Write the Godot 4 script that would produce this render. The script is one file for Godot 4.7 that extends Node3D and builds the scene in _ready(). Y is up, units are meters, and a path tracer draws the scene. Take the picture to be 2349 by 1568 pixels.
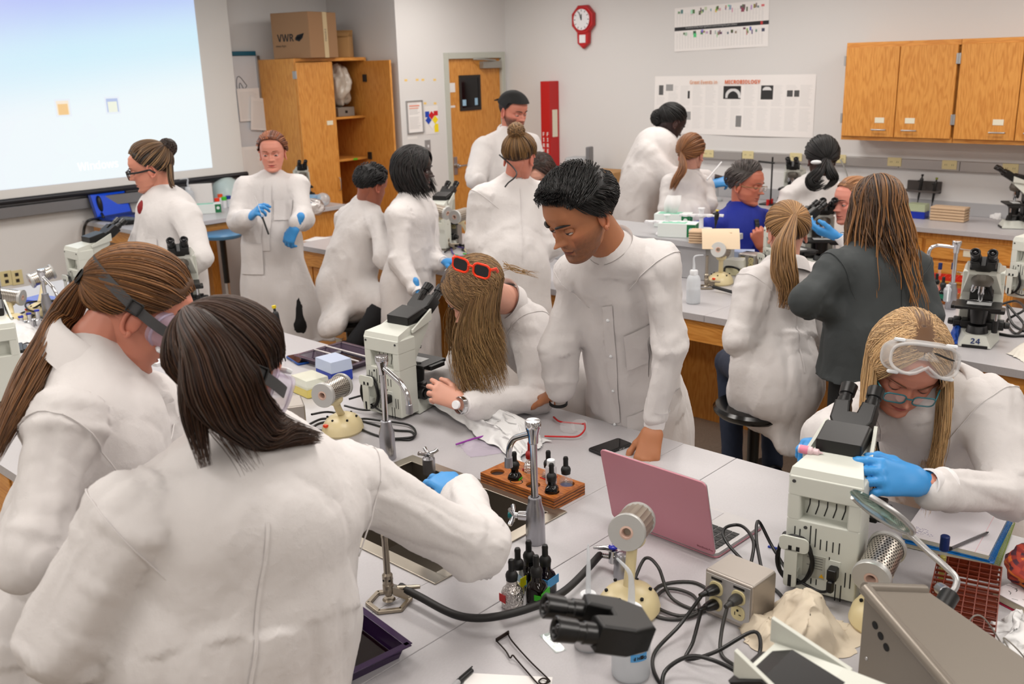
extends Node3D
const FOCAL := 2208.0
const EYE := Vector3(0, 2.14, 0)
const TOP := 0.92
var cbs: Basis
var rng := RandomNumberGenerator.new()
var used_names := {}
var mats := {}
var texs := {}
func _ready():
	rng.seed = 7
	palette()
	var yaw := deg_to_rad(42.884)
	var pit := deg_to_rad(16.174)
	var f := Vector3(-sin(yaw) * cos(pit), -sin(pit), -cos(yaw) * cos(pit))
	var r := Vector3(cos(yaw), 0, -sin(yaw))
	var u := r.cross(f)
	var roll := deg_to_rad(-1.65)
	cbs = Basis(r * cos(roll) + u * sin(roll), u * cos(roll) - r * sin(roll), -f)
	var cam := Camera3D.new()
	cam.name = "camera"
	cam.transform = Transform3D(cbs, EYE)
	cam.fov = rad_to_deg(2.0 * atan(784.0 / FOCAL))
	cam.near = 0.05
	cam.far = 60.0
	var dof := CameraAttributesPhysical.new()
	dof.frustum_focal_length = 35.0
	dof.frustum_focus_distance = 2.75
	dof.exposure_aperture = 5.6
	cam.attributes = dof
	add_child(cam)
	cam.fov = rad_to_deg(2.0 * atan(784.0 / FOCAL))
	cam.current = true
	var we := WorldEnvironment.new()
	we.name = "environment"
	var e := Environment.new()
	e.background_mode = Environment.BG_COLOR
	e.background_color = Color(0.02, 0.02, 0.022)
	e.tonemap_mode = Environment.TONE_MAPPER_LINEAR
	e.tonemap_exposure = 1.0
	e.sdfgi_enabled = true
	e.ssao_enabled = true
	e.ssil_enabled = true
	we.environment = e
	add_child(we)
	ceiling_lights()
	room()
	benches()
	wall_things()
	bench_things()
	people()
func ceiling_lights():
	for row in 4:
		for k in 4:
			var p := Vector3(-6.0 + k * 2.3, 3.04, -6.3 + row * 2.3)
			var t := thing("ceiling_light", "recessed rectangular fluorescent ceiling panel", "ceiling light", p, 0, "ceiling lights")
			var m := MB.new()
			for s in [-1, 1]:
				m.box(Vector3(0, -0.02, s * 0.31), Vector3(1.26, 0.05, 0.04), 0.004)
				m.box(Vector3(s * 0.61, -0.02, 0), Vector3(0.04, 0.05, 0.58), 0.004)
			part(t, "frame", m, M("panel_frame"))
			m = MB.new()
			m.box(Vector3(0, -0.015, 0), Vector3(1.18, 0.01, 0.58), 0.002)
			var g := M("panel_glow")
			g.emission_enabled = true
			g.emission = Color(1.0, 0.97, 0.92)
			g.emission_energy_multiplier = 2.0
			part(t, "diffuser", m, g)
			var l := AreaLight3D.new()
			l.name = "panel_lamp"
			l.area_size = Vector2(1.16, 0.56)
			l.light_color = Color(1.0, 0.975, 0.955)
			l.light_energy = 2.25
			l.area_range = 20.0
			l.area_attenuation = 2.0
			l.shadow_enabled = true
			l.position = p + Vector3(0, -0.045, 0)
			l.rotation.x = -PI / 2
			add_child(l, true)
var dk := 1.0
func at(x: float, y: float, d: float) -> Vector3:
	return EYE + (cbs.x * ((x - 1174.5) / FOCAL) - cbs.y * ((y - 784.0) / FOCAL) - cbs.z) * d * dk
func on(x: float, y: float, h := TOP) -> Vector3:
	var d := at(x, y, 1.0) - EYE
	return EYE + d * ((h - EYE.y) / d.y)
func wz(x: float, y: float, z: float) -> Vector3:
	var d := at(x, y, 1.0) - EYE
	return EYE + d * (z / d.z)
func wx(x: float, y: float, w: float) -> Vector3:
	var d := at(x, y, 1.0) - EYE
	return EYE + d * (w / d.x)
func numbered(called: String) -> String:
	var k: int = used_names.get(called, 0)
	used_names[called] = k + 1
	return called if k == 0 else "%s_%03d" % [called, k]
func thing(called: String, label: String, category: String, pos := Vector3.ZERO, turn := 0.0, group := "") -> Node3D:
	var o := Node3D.new()
	o.name = numbered(called)
	add_child(o)
	o.position = pos
	o.rotation.y = turn
	o.set_meta("label", label)
	o.set_meta("category", category)
	if group:
		o.set_meta("group", group)
	return o
func part(parent: Node, called: String, m: Variant, material: Material, label := "") -> MeshInstance3D:
	var o := MeshInstance3D.new()
	o.name = called
	o.mesh = m.mesh() if m is MB else m
	o.material_override = material
	parent.add_child(o, true)
	if label:
		o.set_meta("label", label)
	return o
func single(called: String, m: Variant, material: Material, label: String, category: String, pos := Vector3.ZERO, turn := 0.0, group := "") -> MeshInstance3D:
	var o := part(self, numbered(called), m, material, label)
	o.position = pos
	o.rotation.y = turn
	o.set_meta("category", category)
	if group:
		o.set_meta("group", group)
	return o
func struct(called: String, m: Variant, material: Material, label: String, category := "wall") -> MeshInstance3D:
	var o := part(self, called, m, material, label)
	o.set_meta("kind", "structure")
	o.set_meta("category", category)
	return o
func copy(o: Node3D, label: String, pos: Vector3, turn := 0.0) -> Node3D:
	var c: Node3D = o.duplicate()
	var base := String(o.name)
	if base.length() > 4 and base[-4] == "_" and base.right(3).is_valid_int():
		base = base.left(-4)
	c.name = numbered(base)
	add_child(c)
	c.position = pos
	c.rotation.y = turn
	c.set_meta("label", label)
	return c
func M(key: String, color := Color.WHITE, rough := 0.5, metal := 0.0, spec := 0.5) -> StandardMaterial3D:
	if mats.has(key):
		return mats[key]
	var m := StandardMaterial3D.new()
	m.resource_name = key
	m.albedo_color = color
	m.roughness = rough
	m.metallic = metal
	m.metallic_specular = spec
	mats[key] = m
	return m
func vmat(key: String, rough := 0.5, metal := 0.0) -> StandardMaterial3D:
	var m := M(key, Color.WHITE, rough, metal)
	m.vertex_color_use_as_albedo = true
	return m
func clear(key: String, color: Color, rough := 0.05) -> StandardMaterial3D:
	var m := M(key, color, rough)
	m.transparency = BaseMaterial3D.TRANSPARENCY_ALPHA
	return m
func tri(m: StandardMaterial3D, tex: Texture2D, scale: Vector3, world := false) -> StandardMaterial3D:
	m.albedo_texture = tex
	m.uv1_triplanar = true
	m.uv1_world_triplanar = world
	m.uv1_scale = scale
	return m
func noise(seed_: int, freq: float, kind := FastNoiseLite.TYPE_SIMPLEX_SMOOTH, oct := 3) -> FastNoiseLite:
	var n := FastNoiseLite.new()
	n.seed = seed_
	n.frequency = freq
	n.noise_type = kind
	n.fractal_octaves = oct
	return n
func speckle(key: String, base: Color, amount: float, freq: float, size := 256) -> ImageTexture:
	if texs.has(key):
		return texs[key]
	var im := Image.create(size, size, false, Image.FORMAT_RGB8)
	var n := noise(hash(key) % 1000, freq, FastNoiseLite.TYPE_SIMPLEX_SMOOTH, 4)
	for y in size:
		for x in size:
			var a := TAU * x / size
			var b := TAU * y / size
			var s := 1.0 + amount * n.get_noise_3d(cos(a) * 40 + cos(b) * 17, sin(a) * 40 + 31, sin(b) * 40 + cos(b) * 9)
			im.set_pixel(x, y, Color(base.r * s, base.g * s, base.b * s))
	texs[key] = ImageTexture.create_from_image(im)
	return texs[key]
func wood(key: String, a: Color, b: Color, along_v: bool, seed_ := 3) -> ImageTexture:
	if texs.has(key):
		return texs[key]
	var im := Image.create(512, 512, false, Image.FORMAT_RGB8)
	var n := noise(seed_, 0.01, FastNoiseLite.TYPE_SIMPLEX_SMOOTH, 4)
	var g := noise(seed_ + 5, 0.05, FastNoiseLite.TYPE_SIMPLEX_SMOOTH, 2)
	for y in 512:
		for x in 512:
			var w := n.get_noise_2d(x * 1.0, y * 0.16) * 9.0
			var k := 0.5 + 0.5 * sin(w * 3.0 + x * 0.11)
			k = pow(k, 2.0) * 0.55 + 0.45 * clampf(0.5 + g.get_noise_2d(x * 6.0, y * 0.35), 0, 1)
			var c := a.lerp(b, k)
			if along_v:
				im.set_pixel(x, y, c)
			else:
				im.set_pixel(y, x, c)
	texs[key] = ImageTexture.create_from_image(im)
	return texs[key]
func oak(along_v := true) -> StandardMaterial3D:
	var key := "oak_upright" if along_v else "oak_lying"
	if mats.has(key):
		return mats[key]
	var m := M(key, Color(1, 1, 1), 0.38)
	return tri(m, wood(key, Color(0.86, 0.61, 0.30), Color(0.75, 0.48, 0.19), along_v), Vector3.ONE * 1.1)
class MB:
	var v := PackedVector3Array()
	var n := PackedVector3Array()
	var c := PackedColorArray()
	var t := PackedVector2Array()
	var i := PackedInt32Array()
	var col := Color.WHITE
	var xf := Transform3D()
	func tint(k: Color):
		col = k.srgb_to_linear()
	func p(pos: Vector3, nor: Vector3, uv := Vector2.ZERO) -> int:
		v.append(xf * pos)
		n.append((xf.basis * nor).normalized())
		c.append(col)
		t.append(uv)
		return v.size() - 1
	func tri(a: int, b: int, d: int):
		var g := (v[b] - v[a]).cross(v[d] - v[a])
		if g.dot(n[a] + n[b] + n[d]) > 0.0:
			i.append(a); i.append(d); i.append(b)
		else:
			i.append(a); i.append(b); i.append(d)
	func quad(a: int, b: int, d: int, e: int):
		tri(a, b, d)
		tri(a, d, e)
	func face(pts: Array, nor: Vector3, uvs := []):
		var first := v.size()
		for k in pts.size():
			p(pts[k], nor, uvs[k] if uvs.size() else Vector2.ZERO)
		for k in range(1, pts.size() - 1):
			tri(first, first + k, first + k + 1)
	func box(ctr: Vector3, s: Vector3, b := 0.002, rot := Basis()):
		var h := s * 0.5
		b = minf(b, minf(h.x, minf(h.y, h.z)) * 0.9)
		var first := v.size()
		for k in 8:
			var q := Vector3(1 if k & 4 else -1, 1 if k & 2 else -1, 1 if k & 1 else -1)
			for ax in 3:
				var w := q * (h - Vector3.ONE * b)
				w[ax] = q[ax] * h[ax]
				var nn := Vector3()
				nn[ax] = q[ax]
				p(ctr + rot * w, rot * nn, Vector2(w.x if ax != 0 else w.z, w.y if ax != 1 else w.z))
		var bit := [4, 2, 1]
		for ax in 3:
			var o1: int = bit[(ax + 1) % 3]
			var o2: int = bit[(ax + 2) % 3]
			for s0 in [0, bit[ax]]:
				quad(first + s0 * 3 + ax, first + (s0 + o1) * 3 + ax, first + (s0 + o1 + o2) * 3 + ax, first + (s0 + o2) * 3 + ax)
			for a in [0, o1]:
				for d in [0, o2]:
					var k1: int = a + d
					var k2: int = k1 + bit[ax]
					quad(first + k1 * 3 + (ax + 1) % 3, first + k2 * 3 + (ax + 1) % 3, first + k2 * 3 + (ax + 2) % 3, first + k1 * 3 + (ax + 2) % 3)
		for k in 8:
			tri(first + k * 3, first + k * 3 + 1, first + k * 3 + 2)
	func tube(pts: PackedVector3Array, r: Variant, sides := 8, cap := true, flat := 1.0, up := Vector3.ZERO):
		var m := pts.size()
		var dir := (pts[1] - pts[0]).normalized()
		var nx := up
		if nx == Vector3.ZERO:
			nx = Vector3.UP if absf(dir.y) < 0.9 else Vector3.RIGHT
		var rows := []
		for k in m:
			var d := (pts[mini(k + 1, m - 1)] - pts[maxi(k - 1, 0)]).normalized()
			nx = (nx - d * nx.dot(d)).normalized()
			var bx := d.cross(nx)
			var rad: float = r if not r is Array and not r is PackedFloat32Array else r[k]
			var row := v.size()
			rows.append(row)
			for s in sides:
				var a := TAU * s / sides
				var o := nx * cos(a) * flat + bx * sin(a)
				p(pts[k] + o * rad, nx * cos(a) / flat + bx * sin(a), Vector2(float(s) / sides, float(k) / m))
			if k:
				for s in sides:
					quad(rows[k - 1] + s, rows[k - 1] + (s + 1) % sides, row + (s + 1) % sides, row + s)
		if cap:
			for e in [0, m - 1]:
				var d := (pts[1] - pts[0]).normalized() * -1.0 if e == 0 else (pts[m - 1] - pts[m - 2]).normalized()
				var first := v.size()
				for s in sides:
					v.append(v[rows[e] + s]); n.append((xf.basis * d).normalized()); c.append(col); t.append(Vector2.ZERO)
				for s in range(1, sides - 1):
					tri(first, first + s, first + s + 1)
	func lathe(prof: PackedVector2Array, sides := 24, T := Transform3D(), sx := 1.0):
		var m := prof.size()
		var last := -1
		var orient := 0.0
		for k in m - 1:
			orient += (prof[k].x + prof[k + 1].x) * (prof[k + 1].y - prof[k].y)
		var og := 1.0 if orient >= 0 else -1.0
		for k in m - 1:
			var d := (prof[k + 1] - prof[k])
			if d.length() < 1e-6:
				continue
			var nn := Vector2(d.y, -d.x).normalized() * og
			var n0 := nn
			var n1 := nn
			if k > 0 and (prof[k] - prof[k - 1]).length() > 1e-6:
				var q := prof[k] - prof[k - 1]
				var pn := Vector2(q.y, -q.x).normalized() * og
				if pn.dot(nn) > 0.8:
					n0 = (pn + nn).normalized()
			if k < m - 2 and (prof[k + 2] - prof[k + 1]).length() > 1e-6:
				var q := prof[k + 2] - prof[k + 1]
				var pn := Vector2(q.y, -q.x).normalized() * og
				if pn.dot(nn) > 0.8:
					n1 = (pn + nn).normalized()
			var first := v.size()
			for s in sides + 1:
				var a := TAU * s / sides
				var e := Vector3(cos(a), 0, sin(a))
				p(T * (Vector3(e.x * sx, 0, e.z) * prof[k].x + Vector3.UP * prof[k].y), T.basis * (e * n0.x + Vector3.UP * n0.y), Vector2(float(s) / sides, float(k) / (m - 1)))
				p(T * (Vector3(e.x * sx, 0, e.z) * prof[k + 1].x + Vector3.UP * prof[k + 1].y), T.basis * (e * n1.x + Vector3.UP * n1.y), Vector2(float(s) / sides, float(k + 1) / (m - 1)))
			for s in sides:
				quad(first + s * 2, first + s * 2 + 1, first + s * 2 + 3, first + s * 2 + 2)
	func prism(poly: PackedVector2Array, depth: float, T := Transform3D(), b := 0.0, uvs := 0.0):
		var m := poly.size()
		var area := 0.0
		for k in m:
			area += poly[k].cross(poly[(k + 1) % m])
		if area < 0:
			poly = poly.duplicate()
			poly.reverse()
		var nor := PackedVector2Array()
		var ins := PackedVector2Array()
		for k in m:
			var d := (poly[(k + 1) % m] - poly[k]).normalized()
			nor.append(Vector2(d.y, -d.x))
		for k in m:
			var bis := nor[k] + nor[(k + m - 1) % m]
			ins.append(poly[k] - bis / maxf(0.3, bis.length_squared() / 2.0) * b)
		var ids := Geometry2D.triangulate_polygon(ins)
		for s in [-1.0, 1.0]:
			var first := v.size()
			for k in m:
				p(T * Vector3(ins[k].x, ins[k].y, s * depth / 2), T.basis * Vector3(0, 0, s), ins[k] * uvs)
			for k in range(0, ids.size(), 3):
				tri(first + ids[k], first + ids[k + 1], first + ids[k + 2])
			if b > 0:
				for k in m:
					var k2 := (k + 1) % m
					var nn := Vector3(nor[k].x, nor[k].y, 0)
					var z: float = s * (depth / 2 - b)
					var a0 := p(T * Vector3(poly[k].x, poly[k].y, z), T.basis * nn)
					var a1 := p(T * Vector3(poly[k2].x, poly[k2].y, z), T.basis * nn)
					quad(a0, a1, first + k2, first + k)
		for k in m:
			var k2 := (k + 1) % m
			var na := nor[k]
			var nb := nor[k]
			if nor[k].dot(nor[(k + m - 1) % m]) > 0.75:
				na = (nor[k] + nor[(k + m - 1) % m]).normalized()
			if nor[k].dot(nor[k2]) > 0.75:
				nb = (nor[k] + nor[k2]).normalized()
			var z := depth / 2 - b
			var q0 := p(T * Vector3(poly[k].x, poly[k].y, -z), T.basis * Vector3(na.x, na.y, 0))
			var q1 := p(T * Vector3(poly[k].x, poly[k].y, z), T.basis * Vector3(na.x, na.y, 0))
			var q2 := p(T * Vector3(poly[k2].x, poly[k2].y, z), T.basis * Vector3(nb.x, nb.y, 0))
			var q3 := p(T * Vector3(poly[k2].x, poly[k2].y, -z), T.basis * Vector3(nb.x, nb.y, 0))
			quad(q0, q1, q2, q3)
	func ball(ctr: Vector3, r: Vector3, nu := 16, nv := 10, rot := Basis()):
		var first := v.size()
		for a in nv + 1:
			var th := PI * a / nv
			for s in nu + 1:
				var ph := TAU * s / nu
				var e := Vector3(sin(th) * cos(ph), cos(th), sin(th) * sin(ph))
				p(ctr + rot * (e * r), rot * (e / r), Vector2(float(s) / nu, float(a) / nv))
		for a in nv:
			for s in nu:
				var k := first + a * (nu + 1) + s
				quad(k, k + 1, k + nu + 2, k + nu + 1)
	func grid(P: PackedVector3Array, w: int, h: int, wrap := false, flip := false, thick := 0.0):
		for side in ([1.0, -1.0] if thick > 0.0 else [1.0]):
			var first := v.size()
			var off: float = -thick if side < 0 else 0.0
			for y in h:
				for x in w:
					var x0 := (x + w - 1) % w if wrap else maxi(x - 1, 0)
					var x1 := (x + 1) % w if wrap else mini(x + 1, w - 1)
					var g := (P[y * w + x1] - P[y * w + x0]).cross(P[mini(y + 1, h - 1) * w + x] - P[maxi(y - 1, 0) * w + x]).normalized()
					if flip:
						g = -g
					p(P[y * w + x] + g * off, g * side, Vector2(float(x) / (w - 1), float(y) / (h - 1)))
			for y in h - 1:
				for x in (w if wrap else w - 1):
					var x1 := (x + 1) % w
					quad(first + y * w + x, first + y * w + x1, first + (y + 1) * w + x1, first + (y + 1) * w + x)
	func mesh() -> ArrayMesh:
		var a := []
		a.resize(Mesh.ARRAY_MAX)
		a[Mesh.ARRAY_VERTEX] = v
		a[Mesh.ARRAY_NORMAL] = n
		a[Mesh.ARRAY_COLOR] = c
		a[Mesh.ARRAY_TEX_UV] = t
		a[Mesh.ARRAY_INDEX] = i
		var m := ArrayMesh.new()
		m.add_surface_from_arrays(Mesh.PRIMITIVE_TRIANGLES, a)
		return m
func spline(pts: Array, steps := 6) -> PackedVector3Array:
	var out := PackedVector3Array()
	var m := pts.size()
	for k in m - 1:
		for s in steps:
			out.append(pts[k].cubic_interpolate(pts[k + 1], pts[maxi(k - 1, 0)], pts[mini(k + 2, m - 1)], float(s) / steps))
	out.append(pts[m - 1])
	return out
func rrect(w: float, h: float, r: float, seg := 4, ctr := Vector2.ZERO) -> PackedVector2Array:
	var out := PackedVector2Array()
	for q in 4:
		var cx := (w / 2 - r) * (1 if q == 0 or q == 3 else -1)
		var cy := (h / 2 - r) * (1 if q < 2 else -1)
		for s in seg + 1:
			var a := PI / 2 * q + PI / 2 * s / seg
			out.append(ctr + Vector2(cx + r * cos(a), cy + r * sin(a)))
	return out
func disc(r: float, seg := 24, ctr := Vector2.ZERO) -> PackedVector2Array:
	var out := PackedVector2Array()
	for s in seg:
		out.append(ctr + Vector2.from_angle(TAU * s / seg) * r)
	return out
func cyl(m: MB, a: Vector3, b: Vector3, r0: float, r1 := -1.0, sides := 20, bev := 0.001):
	var r := r1 if r1 >= 0 else r0
	var y := (b - a)
	var L := y.length()
	var T := Transform3D(frame_y(y), a)
	m.lathe(PackedVector2Array([Vector2(0, 0), Vector2(maxf(r0 - bev, 0), 0), Vector2(r0, bev), Vector2(r, L - bev), Vector2(maxf(r - bev, 0), L), Vector2(0, L)]), sides, T)
func frame_y(y: Vector3, hint := Vector3.FORWARD) -> Basis:
	y = y.normalized()
	if absf(hint.normalized().dot(y)) > 0.95:
		hint = Vector3.RIGHT
	var x := y.cross(hint).normalized()
	return Basis(x, y, x.cross(y))
func tp_(parent: Node, called: String, words: String, size: float, T: Transform3D, material: Material, depth := 0.0006, bold := false) -> MeshInstance3D:
	var tm := TextMesh.new()
	tm.text = words
	var sf := SystemFont.new()
	sf.font_names = PackedStringArray(["Droid Sans"])
	if bold:
		sf.font_weight = 700
	tm.font = sf
	tm.font_size = 32
	tm.pixel_size = size / 32.0
	tm.depth = depth
	var o := part(parent, called, tm, material)
	o.transform = T
	return o
func slab(m: MB, x0: float, x1: float, y0: float, y1: float, z0: float, z1: float, b := 0.002):
	m.box(v3((x0 + x1) / 2, (y0 + y1) / 2, (z0 + z1) / 2), v3(absf(x1 - x0), absf(y1 - y0), absf(z1 - z0)), b)
func sb(x0: float, x1: float, y0: float, y1: float, z0: float, z1: float, b := 0.002) -> MB:
	var m := MB.new()
	slab(m, x0, x1, y0, y1, z0, z1, b)
	return m
func room():
	var paint := M("wall_paint")
	var m := sb(-8.4, 3.3, -0.1, 0, -8.0, 3.3, 0)
	var fl := M("floor_tile")
	tri(fl, speckle("floor_speckle", Color(0.66, 0.62, 0.57), 0.16, 0.35), Vector3.ONE * 1.6, true)
	struct("floor", m, fl, "pale speckled tile floor of the laboratory", "floor")
	struct("ceiling", sb(-8.4, 3.3, 3.06, 3.16, -8.0, 3.3, 0), M("ceiling_tile"), "flat white ceiling above the laboratory", "ceiling")
	struct("wall_right", sb(-7.27, 3.3, 0, 3.06, -7.85, -7.75, 0), paint, "pale grey wall that carries the posters and the oak wall cabinets")
	m = MB.new()
	slab(m, -7.27, -7.17, 0, 3.06, -6.87, -6.25, 0)
	slab(m, -7.27, -7.17, 0, 3.06, -7.75, -7.69, 0)
	slab(m, -7.27, -7.17, 2.22, 3.06, -7.69, -6.87, 0)
	struct("wall_back", m, paint, "white wall around the oak door")
	struct("wall_return", sb(-8.2, -7.27, 0, 3.06, -6.36, -6.25, 0), paint, "shaded short wall beside the tall oak cabinet")
	struct("wall_left", sb(-8.3, -8.2, 0, 3.06, -6.36, 3.2, 0), paint, "wall behind the projection screen")
	struct("wall_near", sb(-8.3, 3.2, 0, 3.06, 3.2, 3.3, 0), paint, "wall behind the photographer")
	struct("wall_far", sb(3.2, 3.3, 0, 3.06, -7.75, 3.2, 0), paint, "wall at the right end of the room")
	m = MB.new()
	slab(m, -7.17, 3.2, 0, 0.1, -7.75, -7.74, 0.002)
	struct("baseboard_right", m, M("vinyl_base"), "dark vinyl base along the poster wall", "baseboard")
	door()
func door():
	var d := Node3D.new()
	d.name = "door_1"
	add_child(d)
	d.set_meta("kind", "structure")
	d.set_meta("label", "oak door with small dark window and steel closer")
	d.set_meta("category", "door")
	var W := -7.17
	part(d, "door_leaf", sb(W - 0.06, W - 0.015, 0.01, 2.19, -7.665, -6.9, 0.002), oak())
	var fr := M("door_frame_paint")
	var m := MB.new()
	slab(m, W - 0.08, W + 0.02, 0, 2.25, -6.9, -6.845, 0.004)
	slab(m, W - 0.08, W + 0.02, 0, 2.25, -7.72, -7.665, 0.004)
	slab(m, W - 0.08, W + 0.02, 2.19, 2.25, -7.665, -6.9, 0.004)
	part(d, "door_frame", m, fr)
	var z0 := wx(1054, 175, W).z
	var z1 := wx(1103, 175, W).z
	m = MB.new()
	var dk := M("dark_bronze")
	slab(m, W - 0.02, W - 0.004, 1.68, 1.71, z1, z0)
	slab(m, W - 0.02, W - 0.004, 2.0, 2.03, z1, z0)
	slab(m, W - 0.02, W - 0.004, 1.71, 2.0, z0 - 0.03, z0)
	slab(m, W - 0.02, W - 0.004, 1.71, 2.0, z1, z1 + 0.03)
	part(d, "window_frame", m, dk)
	part(d, "window_pane", sb(W - 0.017, W - 0.011, 1.7, 2.01, z1 + 0.02, z0 - 0.02, 0.001), M("dark_glass"))
	m = MB.new()
	slab(m, W - 0.011, W - 0.009, 1.73, 1.79, z0 - 0.09, z0 - 0.04, 0)
	slab(m, W - 0.011, W - 0.009, 1.73, 1.8, z1 + 0.05, z1 + 0.09, 0)
	part(d, "window_sticker", m, M("pale_blue_card"))
	m = MB.new()
	cyl(m, v3(W - 0.015, 1.14, -6.96), v3(W + 0.04, 1.14, -6.96), 0.022)
	m.tube(spline([v3(W + 0.04, 1.14, -6.96), v3(W + 0.05, 1.14, -6.98), v3(W + 0.05, 1.14, -7.08)], 4), 0.009)
	slab(m, W - 0.016, W - 0.008, 1.05, 1.23, -6.985, -6.935)
	part(d, "door_handle", m, M("satin_steel"))
	m = MB.new()
	slab(m, W - 0.014, W + 0.05, 2.09, 2.16, -7.64, -7.36, 0.006)
	m.tube(pv3([v3(W + 0.03, 2.165, -7.56), v3(W + 0.1, 2.18, -7.3), v3(W + 0.02, 2.185, -7.24)]), 0.01, 6)
	part(d, "door_closer", m, M("closer_grey"))
	m = MB.new()
	slab(m, W - 0.014, W - 0.012, 1.87, 1.96, -7.0, -6.91, 0)
	slab(m, W - 0.014, W - 0.012, 1.72, 1.74, -6.99, -6.91, 0)
	part(d, "door_notice", m, M("paper"))

func cabinet_front(o: Node3D, x0: float, x1: float, z: float, rows: Array, face_dir := 1.0, label_card := true):
	for r in rows:
		var d := part(o, "drawer" if r[1] - r[0] < 0.3 else "cabinet_door", sb(x0 + 0.012, x1 - 0.012, r[0], r[1], z, z + 0.02 * face_dir, 0.004), oak(r[1] - r[0] >= 0.3))
		var cx := (x0 + x1) / 2
		var cy: float = (r[0] + r[1]) / 2 + (0.02 if r[1] - r[0] < 0.3 else (r[1] - r[0]) * 0.35)
		var zz := z + 0.02 * face_dir
		var m := MB.new()
		m.tube(spline([v3(cx - 0.05, cy, zz), v3(cx - 0.05, cy, zz + 0.025 * face_dir), v3(cx + 0.05, cy, zz + 0.025 * face_dir), v3(cx + 0.05, cy, zz)], 3), 0.004, 6)
		part(d, "pull", m, M("satin_steel"))
		if label_card:
			part(d, "label_card", sb(cx - 0.035, cx + 0.035, cy - 0.055, cy - 0.012, zz, zz + 0.003 * face_dir, 0.001), M("card"))
func bench(called: String, label: String, x0: float, x1: float, z0: float, z1: float, seams: Array, hole := Rect2()) -> Node3D:
	var o := thing(called, label, "workbench")
	var top := M("bench_laminate")
	if top.albedo_texture == null:
		tri(top, speckle("bench_speckle", Color(0.70, 0.69, 0.70), 0.03, 0.4), Vector3.ONE * 2.0, true)
	var xs := [x0] + seams + [x1]
	for k in xs.size() - 1:
		var a: float = xs[k] + (0.0007 if k else 0.0)
		var b: float = xs[k + 1] - (0.0007 if k < xs.size() - 2 else 0.0)
		var m := MB.new()
		if hole.has_area() and hole.position.x > a and hole.end.x < b:
			slab(m, a, hole.position.x, TOP - 0.035, TOP, z0, z1, 0.0015)
			slab(m, hole.end.x, b, TOP - 0.035, TOP, z0, z1, 0.0015)
			slab(m, hole.position.x, hole.end.x, TOP - 0.035, TOP, z0, hole.position.y, 0.0)
			slab(m, hole.position.x, hole.end.x, TOP - 0.035, TOP, hole.end.y, z1, 0.0)
		else:
			slab(m, a, b, TOP - 0.035, TOP, z0, z1, 0.0015)
		part(o, "worktop_panel", m, top)
	return o
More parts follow.
